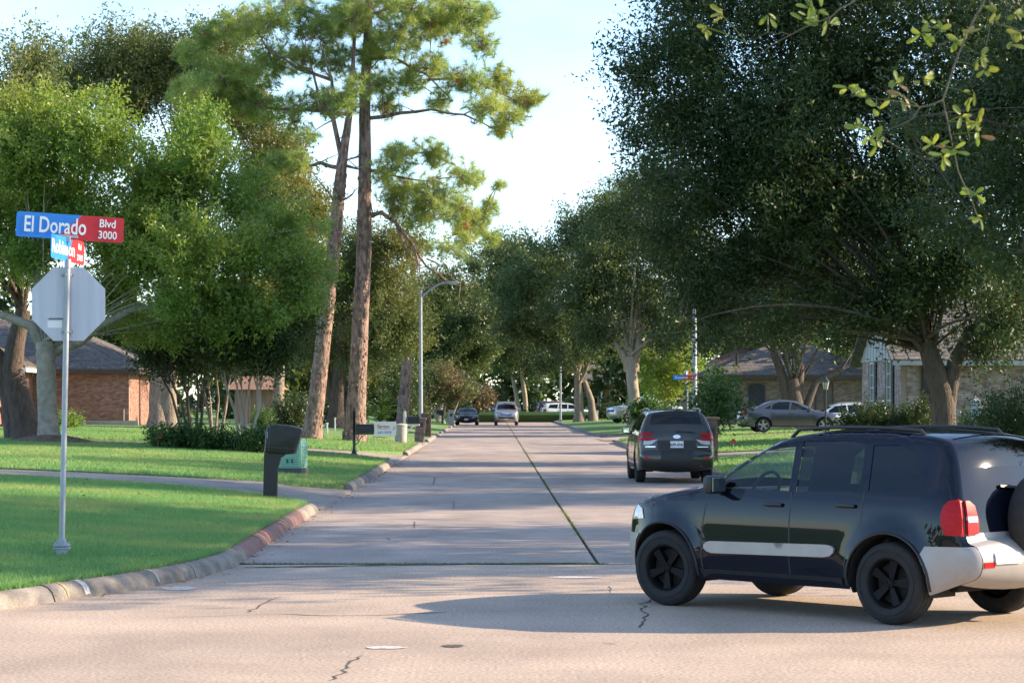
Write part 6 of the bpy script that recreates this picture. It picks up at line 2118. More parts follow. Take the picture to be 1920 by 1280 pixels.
def make_car(spec, label, loc, heading, paint_m, cat='car', group=None, name='car', step=.11, detail=True):
    s = Car(spec)
    root = empty(name, loc, heading, label, cat, group)
    def add(nm, V, Fc, m_, parent=root, **k):
        o = bpy.data.objects.new(nm, car_mesh(nm, V, Fc, m_, **k))
        return link(o, parent)
    R, Ra, sill = s.R, s.Ra, spec['sill']
    # side outline
    out = [tuple(p) for p in s.P]
    bot = []
    xb, zb = out[-1]
    for xw in sorted(s.wx):
        h = sill - R
        half = math.sqrt(max(Ra * Ra - h * h, 1e-4))
        a0 = math.atan2(h, -half)
        a1 = math.atan2(h, half)
        if a0 < 0: a0 += 2 * math.pi
        for t in np.linspace(a0, a1, 19):
            bot.append((xw + Ra * math.cos(t), R + Ra * math.sin(t)))
    poly = out + [(bot[0][0] - .02, sill)] + bot + [(bot[-1][0] + .02, sill)]
    xs = np.arange(s.XR, s.XF, step)
    zs = np.arange(sill, s.P[:, 1].max(), step)
    pts = [(x + (step / 2 if j % 2 else 0), z) for j, z in enumerate(zs) for x in xs]
    dd = polydist(pts, poly + [poly[0]])
    pts = [p for p, q in zip(pts, dd) if q > step * .35]
    # rings close to the outline so that the rounded edge is modelled
    inner = []
    for k in (.018, .045):
        inner += [tuple(p - n * k) for p, n in zip(s.P, s.N)]
    pts += inner
    wins = spec['windows']
    clads = spec.get('clad', [])
    vs = [Vector(p) for p in poly]
    edges = [(i, (i + 1) % len(poly)) for i in range(len(poly))]
    for w in list(wins) + list(clads):
        o = len(vs)
        q = densify(list(w[1]) + [w[1][0]], .12)[:-1]
        vs += [Vector(p) for p in q]
        edges += [(o + i, o + (i + 1) % len(q)) for i in range(len(q))]
    ins = poly_inside(pts, poly)
    vs += [Vector(p) for p, k in zip(pts, ins) if k]
    v2, _, f2, *_ = delaunay_2d_cdt(vs, edges, [], 0, 1e-4)
    v2 = np.array([(p.x, p.y) for p in v2])
    f2 = np.array([f for f in f2 if len(f) == 3])
    cen = v2[f2].mean(1)
    keep = poly_inside(cen, poly)
    f2, cen = f2[keep], cen[keep]
    reg = np.zeros(len(f2), int)
    regs = [('body', None, None)]
    for w in clads:
        regs.append(('clad', w[2], w[0])); reg[poly_inside(cen, w[1])] = len(regs) - 1
    for w in wins:
        regs.append(('win', w[2], w[0])); reg[poly_inside(cen, w[1])] = len(regs) - 1
    y2 = s.W(v2[:, 0], v2[:, 1])
    # perimeter strip
    ts = np.array([-1, -.985, -.95, -.9, -.82, -.7, -.5, -.25, 0, .25, .5, .7, .82, .9, .95, .985, 1])
    wp = s.W(s.P[:, 0], s.P[:, 1])
    n, m = len(s.P), len(ts)
    SV = np.zeros((n, m, 3))
    for j, t in enumerate(ts):
        b = s.C * (1 - t * t)
        SV[:, j, 0] = s.P[:, 0] + s.N[:, 0] * b
        SV[:, j, 1] = t * wp
        SV[:, j, 2] = s.P[:, 1] + s.N[:, 1] * b
    SV = SV.reshape(-1, 3)
    gl = {'wind': spec.get('tw', .9), 'rear': spec.get('tr', .9)}
    body_f, parts = [], {}
    cladtags = spec.get('cladtags', {})
    for i in range(n - 1):
        tg = s.T[i]
        for j in range(m - 1):
            q = (i * m + j, i * m + j + 1, (i + 1) * m + j + 1, (i + 1) * m + j)
            tc = abs(ts[j] + ts[j + 1]) / 2
            inner_row = 0 < i < n - 2 and s.T[i - 1] == tg and s.T[i + 1] == tg
            if tg in gl and tc < gl[tg] and inner_row:
                parts.setdefault(tg, []).append(q)
            elif tg in cladtags and tc < cladtags[tg][1]:
                parts.setdefault(tg, []).append(q)
            else:
                body_f.append(q)
    # body = both sides + strip
    BV, BF = [SV], [np.array(q) for q in body_f]
    off = len(SV)
    for sd in (1, -1):
        V3 = np.column_stack([v2[:, 0], sd * y2, v2[:, 1]])
        BV.append(V3)
        for f in f2[reg == 0]:
            BF.append(np.array(f if sd < 0 else f[::-1]) + off)
        off += len(V3)
    BV = np.concatenate(BV)
    body = add('body', BV, BF, paint_m)
    for k, (kind, m_, nm) in enumerate(regs):
        if k == 0: continue
        ff = f2[reg == k]
        if not len(ff): continue
        inset = -.007 if kind == 'win' else .008
        for sd in (1, -1):
            V3 = np.column_stack([v2[:, 0], sd * (y2 + inset), v2[:, 1]])
            used = np.unique(ff)
            mp = {u: i for i, u in enumerate(used)}
            add(nm, V3[used], [[mp[i] for i in (f if sd < 0 else f[::-1])] for f in ff], MT[m_])
    for tg, ff in parts.items():
        V3 = SV.copy()
        nn = np.repeat(s.N, m, 0)
        d = -.006 if tg in gl else .002
        V3[:, 0] += nn[:, 0] * d
        V3[:, 2] += nn[:, 1] * d
        used = np.unique(np.array(ff))
        mp = {u: i for i, u in enumerate(used)}
        if tg in gl:
            add('windscreen' if tg == 'wind' else 'rear_window', V3[used], [[mp[i] for i in f] for f in ff], MT['clear_glass' if tg == 'wind' else spec.get('rear_glass', 'tint_glass')])
        else:
            add(cladtags[tg][2], V3[used], [[mp[i] for i in f] for f in ff], MT[cladtags[tg][0]])
    # patches on the surface
    def mp_side(sd):
        k = s.top
        def f(u, v, o):
            zf, zr_ = s.P[:k + 1], s.P[k:][::-1]
            u = np.clip(u, np.interp(v, zr_[:, 1], zr_[:, 0]) + .004, np.interp(v, zf[:, 1], zf[:, 0]) - .004)
            return np.column_stack([u, sd * (s.W(u, v) + o), v])
        return f
    def mp_end(rear):
        k = s.top
        def f(u, v, o):
            P = s.P[k:][::-1] if rear else s.P[:k + 1]
            w = s.W(np.interp(v, P[:, 1], P[:, 0]), v) - .004
            u = np.clip(u, -w, w)
            return np.column_stack([s.endx(u, v, rear) + (-o if rear else o), u, v])
        return f
    def patch(nm, pl, mapf, off_, thick, m_, parent=root, st=.07):
        pl = densify(list(pl) + [pl[0]], st)[:-1]
        P = np.array(pl)
        g = [(x, y) for x in np.arange(P[:, 0].min(), P[:, 0].max(), st) for y in np.arange(P[:, 1].min(), P[:, 1].max(), st)]
        g = [q for q, k in zip(g, polydist(g, list(map(tuple, pl)) + [tuple(pl[0])]) > st * .3) if k] if g else []
        v, f = fill_poly([tuple(p) for p in pl], g)
        A, B = mapf(v[:, 0], v[:, 1], off_), mapf(v[:, 0], v[:, 1], off_ - thick)
        nv = len(v)
        FF = [tuple(q) for q in f] + [tuple(int(i) + nv for i in q[::-1]) for q in f]
        # rim
        ec = {}
        for q in f:
            for a, b in ((q[0], q[1]), (q[1], q[2]), (q[2], q[0])):
                ec[(a, b)] = ec.get((a, b), 0) + 1
        for (a, b) in list(ec):
            if (b, a) not in ec:
                FF.append((b, a, a + nv, b + nv))
        return add(nm, np.concatenate([A, B]), FF, MT[m_], parent, weld=False)
    for it in spec.get('side_patches', []):
        for sd in ((1, -1) if len(it) < 6 else (it[5],)):
            patch(it[0], it[1], mp_side(sd), it[2], it[3], it[4])
    for it in spec.get('rear_patches', []):
        for sd in ((1, -1) if it[5] else (1,)):
            patch(it[0], [(sd * y, z) for y, z in it[1]][::sd], mp_end(True), it[2], it[3], it[4])
    for it in spec.get('front_patches', []):
        for sd in ((1, -1) if it[5] else (1,)):
            patch(it[0], [(sd * y, z) for y, z in it[1]][::sd], mp_end(False), it[2], it[3], it[4])
    # door seams: narrow dark strips
    for pl in spec.get('seams', []):
        q = densify(pl, .06)
        lft = offset_path(q, .0065)
        rgt = offset_path(q, -.0065)
        for sd in (1, -1):
            patch('door_seam', lft + rgt[::-1], mp_side(sd), .0015, .004, 'trim_black', st=.5)
    # wheels
    tw = spec.get('tw_w', .21)
    rimR = R * spec.get('rim', .66)
    tyre = MB()
    hw = tw / 2
    prof = [(rimR, -hw * .8), (rimR * 1.05, -hw * .98), (R * .82, -hw * 1.05), (R * .9, -hw * 1.0), (R * .965, -hw * .9), (R * .99, -hw * .74), (R, -hw * .5), (R * .985, -hw * .48), (R * .985, -hw * .42), (R, -hw * .4), (R, -hw * .05), (R * .985, -hw * .03), (R * .985, hw * .03), (R, hw * .05), (R, hw * .4), (R * .985, hw * .42), (R * .985, hw * .48), (R, hw * .5), (R * .99, hw * .74), (R * .965, hw * .9), (R * .9, hw * 1.0), (R * .83, hw * 1.05), (R * .82, hw * 1.0), (R * .78, hw * 1.0), (R * .77, hw * 1.05), (rimR * 1.05, hw * .98), (rimR, hw * .8)]
    tyre.lathe(prof, 36, axis='y')
    tme = tyre.mesh('wheel', MT['rubber'], smooth=True, angle=50)
    rim = MB()
    rim.lathe([(rimR * 1.02, hw * .82), (rimR * .97, hw * .86), (rimR * .9, hw * .7), (rimR * .86, hw * .2), (rimR * .86, -hw * .7)], 36, axis='y')
    ns = spec.get('spokes', 5)
    for k in range(ns):
        a = 2 * math.pi * k / ns + .3
        for d in ((-.12, .12) if spec.get('twin') else (0,)):
            w0, w1 = (rimR * .10, rimR * (.085 if spec.get('twin') else .2))
            ca, sa = math.cos(a), math.sin(a)
            r0, r1 = rimR * .12, rimR * .93
            def sp_pt(r, w, y):
                return (r * ca - w * sa, y, r * sa + w * ca)
            o1 = d * rimR * 1.5
            q = [sp_pt(r0, -w0 + d * .5 * rimR, hw * .62), sp_pt(r0, w0 + d * .5 * rimR, hw * .62), sp_pt(r1, w1 + o1 * .7, hw * .74), sp_pt(r1, -w1 + o1 * .7, hw * .74)]
            q2 = [(x, y - .045, z) for x, y, z in q]
            rim.add(q + q2, [(0, 1, 2, 3), (0, 4, 5, 1), (1, 5, 6, 2), (3, 2, 6, 7), (0, 3, 7, 4)])
    rim.lathe([(0, hw * .72), (rimR * .16, hw * .7), (rimR * .22, hw * .6), (rimR * .22, hw * .2)], 16, axis='y')
    for k in range(5):
        a = 2 * math.pi * k / 5
        rim.lathe([(0, hw * .76), (rimR * .05, hw * .75), (rimR * .055, hw * .6)], 6, axis='y', c=(rimR * .15 * math.cos(a), 0, rimR * .15 * math.sin(a)))
    rme = rim.mesh('rim', MT[spec.get('rim_mat', 'wheel_silver')], smooth=True, angle=35)
    disc = MB().lathe([(0, hw * .05), (rimR * .84, hw * .05), (rimR * .84, -hw * .3)], 24, axis='y')
    dme = disc.mesh('brake_disc', MT['under'])
    for xw in s.wx:
        for sd in (1, -1):
            yw = spec['track'] / 2 * sd
            t = link(bpy.data.objects.new('wheel', tme), root)
            t.location = (xw, yw, R)
            t.rotation_euler = (0, random.uniform(0, 1.2), 0 if sd > 0 else math.pi)
            if xw > 0 and spec.get('steer'):
                t.rotation_euler[2] += spec['steer']
            for nm, me in (('rim', rme), ('brake_disc', dme)):
                link(bpy.data.objects.new(nm, me), t)
    # wheel wells and floor
    for xw in s.wx:
        for sd in (1, -1):
            ww = MB()
            yo = float(s.W(np.array([xw]), np.array([R + Ra * .95]))[0]) - .012
            yi = spec['track'] / 2 - .28
            vs_, fs_ = [], []
            tt = np.linspace(-.25, math.pi + .25, 15)
            for t in tt:
                yt = min(yo, float(s.W(np.array([xw + Ra * math.cos(t)]), np.array([R + Ra * math.sin(t)]))[0]) - .012)
                for y in (max(yt, yi + .02), yi):
                    vs_.append((xw + (Ra + .004) * math.cos(t), sd * y, R + (Ra + .004) * math.sin(t)))
            for k in range(len(tt) - 1):
                fs_.append((2 * k, 2 * k + 1, 2 * k + 3, 2 * k + 2))
            vs_.append((xw, sd * yi, R))
            c_ = len(vs_) - 1
            for k in range(len(tt) - 1):
                fs_.append((2 * k + 1, c_, 2 * k + 3))
            ww.add(vs_, fs_)
            ww.build('wheel_well', MT['under'], root)
    fl = MB()
    Wf = spec['track'] / 2 - .2
    fl.box((0, 0, sill + .07), (s.XF - s.XR - .5, 2 * Wf, .12))
    fl.box((0, 0, sill + .05), (s.wx[0] - s.wx[1] - 2 * Ra - .02, spec['prof'][0][1] * 2 - .06, .08))
    for xw in s.wx:
        fl.tube([(xw, -spec['track'] / 2 + .1, R), (xw, spec['track'] / 2 - .1, R)], .04, n=6)
    fl.build('underbody', MT['under'], root)
    if spec.get('arch_trim'):
        for xw in s.wx:
            for sd in (1, -1):
                tt = np.linspace(-.1, math.pi + .1, 25)
                ax_, az_ = xw + (Ra + .012) * np.cos(tt), R + (Ra + .012) * np.sin(tt)
                ay_ = s.W(ax_, az_) + .004
                MB().tube([(x, sd * y, z) for x, y, z in zip(ax_, ay_, az_)], .013, n=6).build('arch_trim', MT['trim_black'], root, smooth=True, angle=60)
    # cabin: seats, dashboard, steering wheel
    zb_ = spec['belt']
    xs0 = spec['seat_x']
    hd = spec.get('seat_top', s.P[:, 1].max() - .25)
    cb = MB()
    for (x, ys_) in ((xs0, (.36, -.36)), (xs0 - .85, (.38, 0, -.38))):
        for y in ys_:
            cb.bbox((x - .12, y, (zb_ + hd - .18) / 2 - .12), (.13, .46, hd - .18 - zb_ + .75), .04, Matrix.Rotation(-.22, 3, 'Y'))
            cb.bbox((x - .25, y, hd - .08), (.1, .26, .2), .04)
            cb.bbox((x + .15, y, zb_ - .5), (.5, .48, .16), .05)
    cb.build('seats', MT['interior'], root, smooth=True, angle=40)
    db = MB()
    db.bbox((xs0 + .95, 0, zb_ - .1), (.45, 1.25, .22), .05)
    db.box((xs0 - .2, 0, zb_ - .62), (2.4, 1.2, .05))
    db.build('dashboard', MT['interior'], root)
    st_ = MB()
    c = Vector((xs0 + .58, .36, zb_ + .0))
    ring = [c + Vector((-.07 * math.sin(t), .18 * math.cos(t), .17 * math.sin(t))) for t in np.linspace(0, 2 * math.pi, 21)]
    st_.tube(ring, .016, n=6, caps=False)
    st_.tube([c, c + Vector((.3, 0, -.12))], .03, n=6)
    st_.tube([ring[0], ring[10]], .014, n=5)
    st_.build('steering_wheel', MT['trim_black'], root)
    # mirrors
    if spec.get('mirror'):
        mx_, mz_ = spec['mirror']
        for sd in (1, -1):
            yw = float(s.W(np.array([mx_]), np.array([mz_]))[0])
            mr = MB().bbox((mx_, sd * (yw + .12), mz_ + .05), (.11, .21, .16), .035)
            mr.bbox((mx_ + .02, sd * (yw + .01), mz_ - .01), (.06, .1, .05), .015)
            mo = mr.build('mirror', spec['mirror_mat'] if spec.get('mirror_mat') else paint_m, root, smooth=True, angle=40)
            MB().bbox((mx_ - .057, sd * (yw + .12), mz_ + .05), (.006, .17, .12), .002).build('mirror_glass', MT['mirror'], mo)
    # door handles
    for hx, hz in spec.get('handles', []):
        for sd in (1, -1):
            yw = float(s.W(np.array([hx]), np.array([hz]))[0])
            MB().bbox((hx, sd * (yw + .018), hz), (.2, .028, .035), .012).build('door_handle', spec['handle_mat'] if spec.get('handle_mat') else paint_m, root, smooth=True, angle=40)
    if spec.get('rails'):
        x0, x1, zz, yy = spec['rails']
        for sd in (1, -1):
            P = [(x0 + .02, sd * (yy - .01), zz - .05)] + [(x0 + (x1 - x0) * t, sd * yy, zz + .045 - .03 * (2 * t - 1) ** 2) for t in np.linspace(.05, .95, 9)] + [(x1 - .02, sd * (yy - .01), zz - .06)]
            MB().tube(P, .017, n=8).build('roof_rail', MT[spec.get('rail_mat', 'trim_black')], root, smooth=True, angle=60)
    return root, s, add, patch, mp_side, mp_end

def rect(x0, x1, z0, z1):
    return [(x0, z0), (x1, z0), (x1, z1), (x0, z1)]

def seam_box(x0, x1, z0, z1):
    return [[(x0, z0), (x0, z1)], [(x1, z0), (x1, z1)]]

def plate_text(root, s, y, z, rear, txt, size, m_='plate_ink'):
    x = float(s.endx(np.array([y]), np.array([z]), rear)[0])
    rot = Matrix.Rotation(-math.pi / 2 if rear else math.pi / 2, 4, 'Z') @ Matrix.Rotation(math.pi / 2, 4, 'X')
    return text_obj('lettering', txt, size, MT[m_], root, Matrix.Translation((x + (-.026 if rear else .026), y, z)) @ rot, sx=.75, extrude=.002, bold=.001)

# ---- compact black SUV turning in the foreground
NAVY = paint('black_blue_paint', (0.004, 0.006, 0.013), rough=.5, spec=0.0, coat=.75)
suv1 = dict(
    perim=[(1.74, .30, 'bumper'), (1.86, .40, 'bumper'), (1.90, .52, 'bumper'), (1.86, .66, 'grille'), (1.83, .78, 'grille'), (1.74, .90, 'hood'), (1.52, .975, 'hood'), (1.15, 1.04, 'hood'), (.80, 1.09, 'wind'), (.45, 1.32, 'wind'), (.10, 1.50, 'roof'),
           (-.12, 1.552, 'roof'), (-.5, 1.59, 'roof'), (-1.0, 1.595, 'roof'), (-1.45, 1.565, 'roof'), (-1.68, 1.525, 'rear'), (-1.77, 1.39, 'rear'), (-1.87, 1.10, 'gate'), (-1.92, .92, 'gate'), (-1.93, .70, 'rbumper'), (-2.02, .665, 'rbumper'), (-2.06, .55, 'rbumper'), (-2.03, .42, 'rbumper'), (-1.88, .36, 'rbumper')],
    prof=[(.25, .80), (.34, .845), (.5, .868), (.8, .866), (.95, .85), (1.06, .825), (1.25, .75), (1.44, .68), (1.6, .625)],
    plan=(.22, .75, .13, .5), R=.342, Ra=.405, wx=(1.245, -1.245), sill=.27, flare=.035, round=.06, track=1.53, tw_w=.225, rim=.6, rim_mat='wheel_black', spokes=5,
    windows=[('side_window', [(.68, 1.085), (.60, 1.16), (.12, 1.45), (-.04, 1.49), (-.12, 1.497), (-.16, 1.075)], 'clear_glass'),
             ('side_window', [(-.24, 1.075), (-.20, 1.50), (-.72, 1.51), (-.86, 1.485), (-.93, 1.09)], 'tint_glass'),
             ('quarter_window', [(-1.0, 1.095), (-.95, 1.475), (-1.22, 1.48), (-1.40, 1.41), (-1.55, 1.115)], 'tint_glass')],
    clad=[('front_bumper_side', [(1.62, .25), (1.68, .45), (1.66, .58), (1.6, .64), (2.3, .64), (2.3, .25)], 'clad_silver'),
          ('rear_bumper_side', [(-1.48, .40), (-1.56, .55), (-1.62, .665), (-2.3, .675), (-2.3, .2), (-1.45, .2)], 'clad_silver')],
    cladtags={'bumper': ('clad_silver', 1.1, 'front_bumper'), 'rbumper': ('clad_silver', 1.1, 'rear_bumper'), 'grille': ('trim_black', .5, 'grille')},
    side_patches=[('side_moulding', [(.72, .52), (.75, .545), (.75, .575), (.72, .60), (.68, .61), (-.60, .635), (-.67, .628), (-.70, .605), (-.69, .565), (-.65, .538), (-.58, .528), (.66, .505)], .026, .03, 'clad_silver'),
                  ('tail_light', [(-1.80, .76), (-1.765, .84), (-1.755, .92), (-1.77, .99), (-1.81, 1.04), (-1.87, 1.05), (-2.0, 1.04), (-2.0, .755)], .022, .035, 'lamp_red'),
                  ('headlight', [(1.54, .78), (1.58, .87), (1.68, .90), (2.2, .88), (2.2, .72)], .008, .02, 'lamp_clear'),
                  ('rocker_panel', [(.78, .285), (.80, .36), (-.78, .36), (-.76, .285)], .012, .02, 'trim_black'),
                  ('fuel_door', rect(-1.28, -1.12, .92, 1.05), .002, .004, 'trim_black', -1)],
    rear_patches=[('tail_light', [(.62, .77), (.61, .88), (.63, 1.0), (.68, 1.04), (.86, 1.04), (.86, .76)], .022, .04, 'lamp_red', True),
                  ('reverse_lens', [(.63, .865), (.63, .915), (.86, .915), (.86, .865)], .028, .02, 'lamp_clear', True),
                  ('reflector', rect(.56, .68, .50, .545), .008, .02, 'lamp_red', True),
                  ('licence_plate', rect(.26, .56, .53, .68), .02, .012, 'plate', False),
                  ('window_wiper', [(-.3, 1.10), (-.3, 1.125), (.25, 1.16), (.25, 1.14)], .03, .015, 'trim_black', False),
                  ('tow_lip', rect(-.62, .62, .375, .41), .012, .02, 'trim_black', False)],
    front_patches=[('headlight', [(.4, .72), (.42, .83), (.52, .87), (.84, .86), (.84, .72)], .008, .03, 'lamp_clear', True)],
    seams=[[(.78, .36), (.80, .62), (.74, 1.06)], [(-.20, .34), (-.20, 1.06)], [(-.80, .36), (-.82, .62), (-.96, .82), (-.965, 1.09)], [(1.2, .99), (.8, 1.06)]],
    belt=1.05, seat_x=-.1, seat_top=1.40, mirror=(.58, 1.065), handles=[(-.02, .955), (-.80, .97)], handle_mat=MT['trim_black'], rails=(.0, -1.42, 1.58, .56), mirror_mat=MT['trim_black'], steer=.12, rear_glass='tint_glass', arch_trim=True)
rw = Vector((3.33, 18.55)); fw = Vector((1.62, 20.36))
hd_ = (fw - rw).normalized()
ang = math.atan2(hd_.y, hd_.x)
left_n = Vector((-hd_.y, hd_.x))
ctr = (rw + fw) / 2 - left_n * .765
c1_, s1, add1, patch1, ms1, me1 = make_car(suv1, 'black compact off roader with silver bumpers and rear spare wheel turning in front', (ctr.x, ctr.y, 0.0), ang, NAVY, step=.075)
# spare wheel on the tailgate
sx = float(s1.endx(np.array([0.0]), np.array([.95]))[0])
spare = MB().lathe([(0, -.08), (.30, -.09), (.35, -.06), (.365, 0), (.36, .06), (.31, .1), (0, .1)], 36, axis='x', c=(sx - .13, -.06, .88))
sp_o = spare.build('spare_wheel', MT['rubber'], c1_, smooth=True, angle=50)
MB().lathe([(0, -.118), (.2, -.116), (.29, -.105), (.318, -.085), (.325, -.05)], 36, axis='x', c=(sx - .13, -.06, .88)).build('spare_cover', MT['clad_silver'], sp_o, smooth=True, angle=50)
ex = MB()
ex.tube([(-1.5, -.45, .33), (-1.85, -.5, .32), (-2.0, -.5, .33)], .03, n=8)
ex.build('exhaust', MT['exhaust'], c1_)
MB().bbox((-.1, .36, 1.42), (.02, .02, .02), .004).build('cabin_hook', MT['trim_black'], c1_)
MB().bbox((.32, 0, 1.38), (.03, .24, .07), .012).build('rear_view_mirror', MT['trim_black'], c1_)

# ---- charcoal wagon parked at the right curb
CHAR = paint('charcoal_olive_paint', (0.035, 0.034, 0.028), metal=.5, rough=.3)
suv2 = dict(
    perim=[(2.1, .30, 'bumper'), (2.26, .42, 'bumper'), (2.29, .62, 'bumper'), (2.22, .84, 'grille'), (2.12, .95, 'hood'), (1.7, 1.04, 'hood'), (1.2, 1.11, 'wind'), (.75, 1.40, 'wind'), (.35, 1.60, 'roof'), (0, 1.67, 'roof'), (-.6, 1.71, 'roof'), (-1.3, 1.70, 'roof'), (-1.85, 1.66, 'roof'), (-2.02, 1.63, 'rear'),
           (-2.12, 1.45, 'rear'), (-2.24, 1.20, 'gate'), (-2.28, 1.0, 'gate'), (-2.29, .72, 'rbumper'), (-2.36, .68, 'rbumper'), (-2.37, .5, 'rbumper'), (-2.3, .36, 'rbumper'), (-2.1, .32, 'rbumper')],
    prof=[(.25, .84), (.4, .89), (.6, .907), (.9, .905), (1.08, .88), (1.2, .85), (1.45, .75), (1.7, .62)],
    plan=(.24, .8, .10, .45), R=.358, Ra=.42, wx=(1.335, -1.335), sill=.28, flare=.02, round=.07, track=1.57, tw_w=.225, rim=.66, rim_mat='wheel_black',
    windows=[('side_window', [(1.0, 1.15), (.42, 1.54), (.0, 1.6), (-.05, 1.17)], 'tint_glass'), ('side_window', [(-.12, 1.17), (-.08, 1.6), (-.85, 1.61), (-.98, 1.2)], 'tint_glass'), ('quarter_window', [(-1.06, 1.2), (-.95, 1.6), (-1.55, 1.57), (-1.85, 1.25)], 'tint_glass')],
    cladtags={'rbumper': ('trim_black', .55, 'bumper_trim'), 'grille': ('trim_black', .6, 'grille')},
    side_patches=[('lower_cladding', [(.86, .29), (.88, .42), (-.86, .42), (-.84, .29)], .012, .02, 'trim_black'), ('tail_light', [(-2.02, 1.02), (-2.0, 1.17), (-2.3, 1.19), (-2.4, .98)], .008, .02, 'lamp_red')],
    rear_patches=[('tail_light', [(.47, 1.035), (.60, 1.07), (.74, 1.075), (.70, 1.12), (.56, 1.13), (.54, 1.17), (.86, 1.19), (.89, 1.0), (.7, .995)], .012, .03, 'lamp_red', True),
                  ('reverse_light', [(.44, 1.03), (.66, .99), (.89, .992), (.9, .90), (.66, .90), (.56, .93)], .010, .025, 'lamp_clear', True),
                  ('bumper_reflector', [(.66, .56), (.66, .62), (.85, .625), (.87, .55)], .01, .02, 'lamp_red', True),
                  ('plate_recess', rect(-.45, .45, .79, 1.0), .004, .01, 'trim_black', False),
                  ('licence_plate', rect(-.155, .155, .83, .985), .022, .012, 'plate', False),
                  ('high_brake_light', [(-.22, 1.615), (-.22, 1.65), (.22, 1.65), (.22, 1.615)], .03, .04, 'lamp_red', False),
                  ('window_wiper', [(-.42, 1.19), (-.42, 1.205), (.02, 1.235), (.02, 1.205)], .03, .015, 'trim_black', False),
                  ('rear_badge', [(.09 * math.cos(t), 1.09 + .045 * math.sin(t)) for t in np.linspace(0, 2 * math.pi, 17)[:-1]], .012, .012, 'chrome', False),
                  ('gate_seam', [(-.78, .77), (-.78, .755), (.78, .755), (.78, .77)], .003, .006, 'trim_black', False),
                  ('gate_seam', [(.80, .77), (.815, .77), (.83, .98), (.815, .98)], .003, .006, 'trim_black', True),
                  ('model_script', rect(.5, .74, .84, .87), .008, .008, 'chrome', False),
                  ('model_script', rect(-.74, -.48, .84, .86), .008, .008, 'chrome', False)],
    seams=[[(-.08, .42), (-.09, 1.16)], [(-1.02, .7), (-1.0, 1.18)], [(.95, .42), (.98, 1.1)]],
    belt=1.14, seat_x=.0, seat_top=1.5, mirror=(.92, 1.16), handles=[(.05, 1.02), (-.86, 1.04)], rails=(.2, -1.75, 1.7, .6), rail_mat='clad_silver')
pos2 = Vector((4.27, 52.3 + 2.3))
c2_, s2, add2, patch2, ms2, me2 = make_car(suv2, 'charcoal wagon parked at the right curb seen from behind', (pos2.x, pos2.y, float(rz(pos2.y))), math.radians(90.3), CHAR, step=.085)
plate_text(c2_, s2, 0, .895, True, 'KPP-4741', .105)
ex = MB()
ex.tube([(-1.0, .1, .36), (-1.5, .0, .33), (-1.75, -.15, .36), (-2.0, -.3, .36), (-2.2, -.55, .42), (-2.36, -.56, .43)], .035, n=8)
ex.tube([(-1.75, .35, .38), (-1.8, -.2, .36)], .075, n=8)
ex.build('exhaust', MT['exhaust'], c2_, smooth=True, angle=60)

# ---- grey sedan on the parking pad
GREY = paint('gunmetal_paint', (0.10, 0.10, 0.105), metal=.7, rough=.3)
def sedan_spec(L=1.0, rimm='wheel_silver', twin=True):
    return dict(
        perim=[(2.15, .25, 'bumper'), (2.33, .36, 'bumper'), (2.36, .52, 'bumper'), (2.3, .66, 'grille'), (2.2, .74, 'hood'), (1.8, .84, 'hood'), (1.2, .93, 'hood'), (.92, .98, 'wind'), (.45, 1.25, 'wind'), (.1, 1.39, 'roof'), (-.3, 1.44, 'roof'), (-.7, 1.43, 'roof'), (-1.1, 1.36, 'rear'), (-1.45, 1.2, 'rear'), (-1.75, 1.06, 'deck'), (-2.1, 1.03, 'deck'), (-2.26, 1.0, 'gate'), (-2.32, .8, 'gate'), (-2.34, .62, 'rbumper'), (-2.38, .5, 'rbumper'), (-2.34, .34, 'rbumper'), (-2.15, .27, 'rbumper')],
        prof=[(.2, .84), (.35, .9), (.55, .918), (.8, .905), (.95, .87), (1.1, .78), (1.3, .66), (1.44, .56)], plan=(.28, .9, .14, .6), R=.325, Ra=.385, wx=(1.37, -1.37), sill=.23, flare=.015, round=.07, track=1.58, tw_w=.225, rim=.74, rim_mat=rimm, twin=twin,
        windows=[('side_window', [(.72, 1.0), (.18, 1.29), (-.05, 1.345), (-.15, 1.01)], 'clear_glass'), ('side_window', [(-.22, 1.01), (-.14, 1.355), (-.62, 1.35), (-.9, 1.26), (-1.02, 1.03)], 'tint_glass'), ('quarter_window', [(-1.07, 1.04), (-.99, 1.22), (-1.32, 1.07)], 'tint_glass')],
        cladtags={'grille': ('trim_black', .45, 'grille')},
        side_patches=[('tail_light', [(-2.08, .82), (-2.05, .95), (-2.3, .98), (-2.4, .8)], .008, .02, 'lamp_red'), ('headlight', [(1.86, .68), (1.9, .78), (2.5, .74), (2.5, .62)], .008, .02, 'lamp_clear'), ('side_sill', [(.95, .24), (.95, .3), (-.95, .3), (-.95, .24)], .01, .02, 'trim_black')],
        rear_patches=[('tail_light', rect(.45, .82, .80, .94), .008, .02, 'lamp_red', True), ('licence_plate', rect(-.155, .155, .72, .87), .015, .012, 'plate', False)],
        front_patches=[('headlight', [(.45, .60), (.45, .70), (.82, .76), (.84, .62)], .01, .03, 'lamp_clear', True), ('licence_plate', rect(-.155, .155, .40, .54), .02, .012, 'plate', False), ('lower_grille', rect(-.6, .6, .30, .42), .006, .01, 'trim_black', False), ('front_badge', rect(-.07, .07, .63, .70), .012, .012, 'chrome', False)],
        seams=[[(.85, .32), (.88, .95)], [(-.18, .32), (-.19, 1.0)], [(-.95, .45), (-1.04, .7), (-1.05, 1.02)]], belt=.98, seat_x=-.05, seat_top=1.27, mirror=(.66, 1.0), handles=[(.0, .84), (-.9, .86)])
zc_ = gz((1480 - VX) * 100.7 / F, 100.7) + .03
cy_ = 100.6
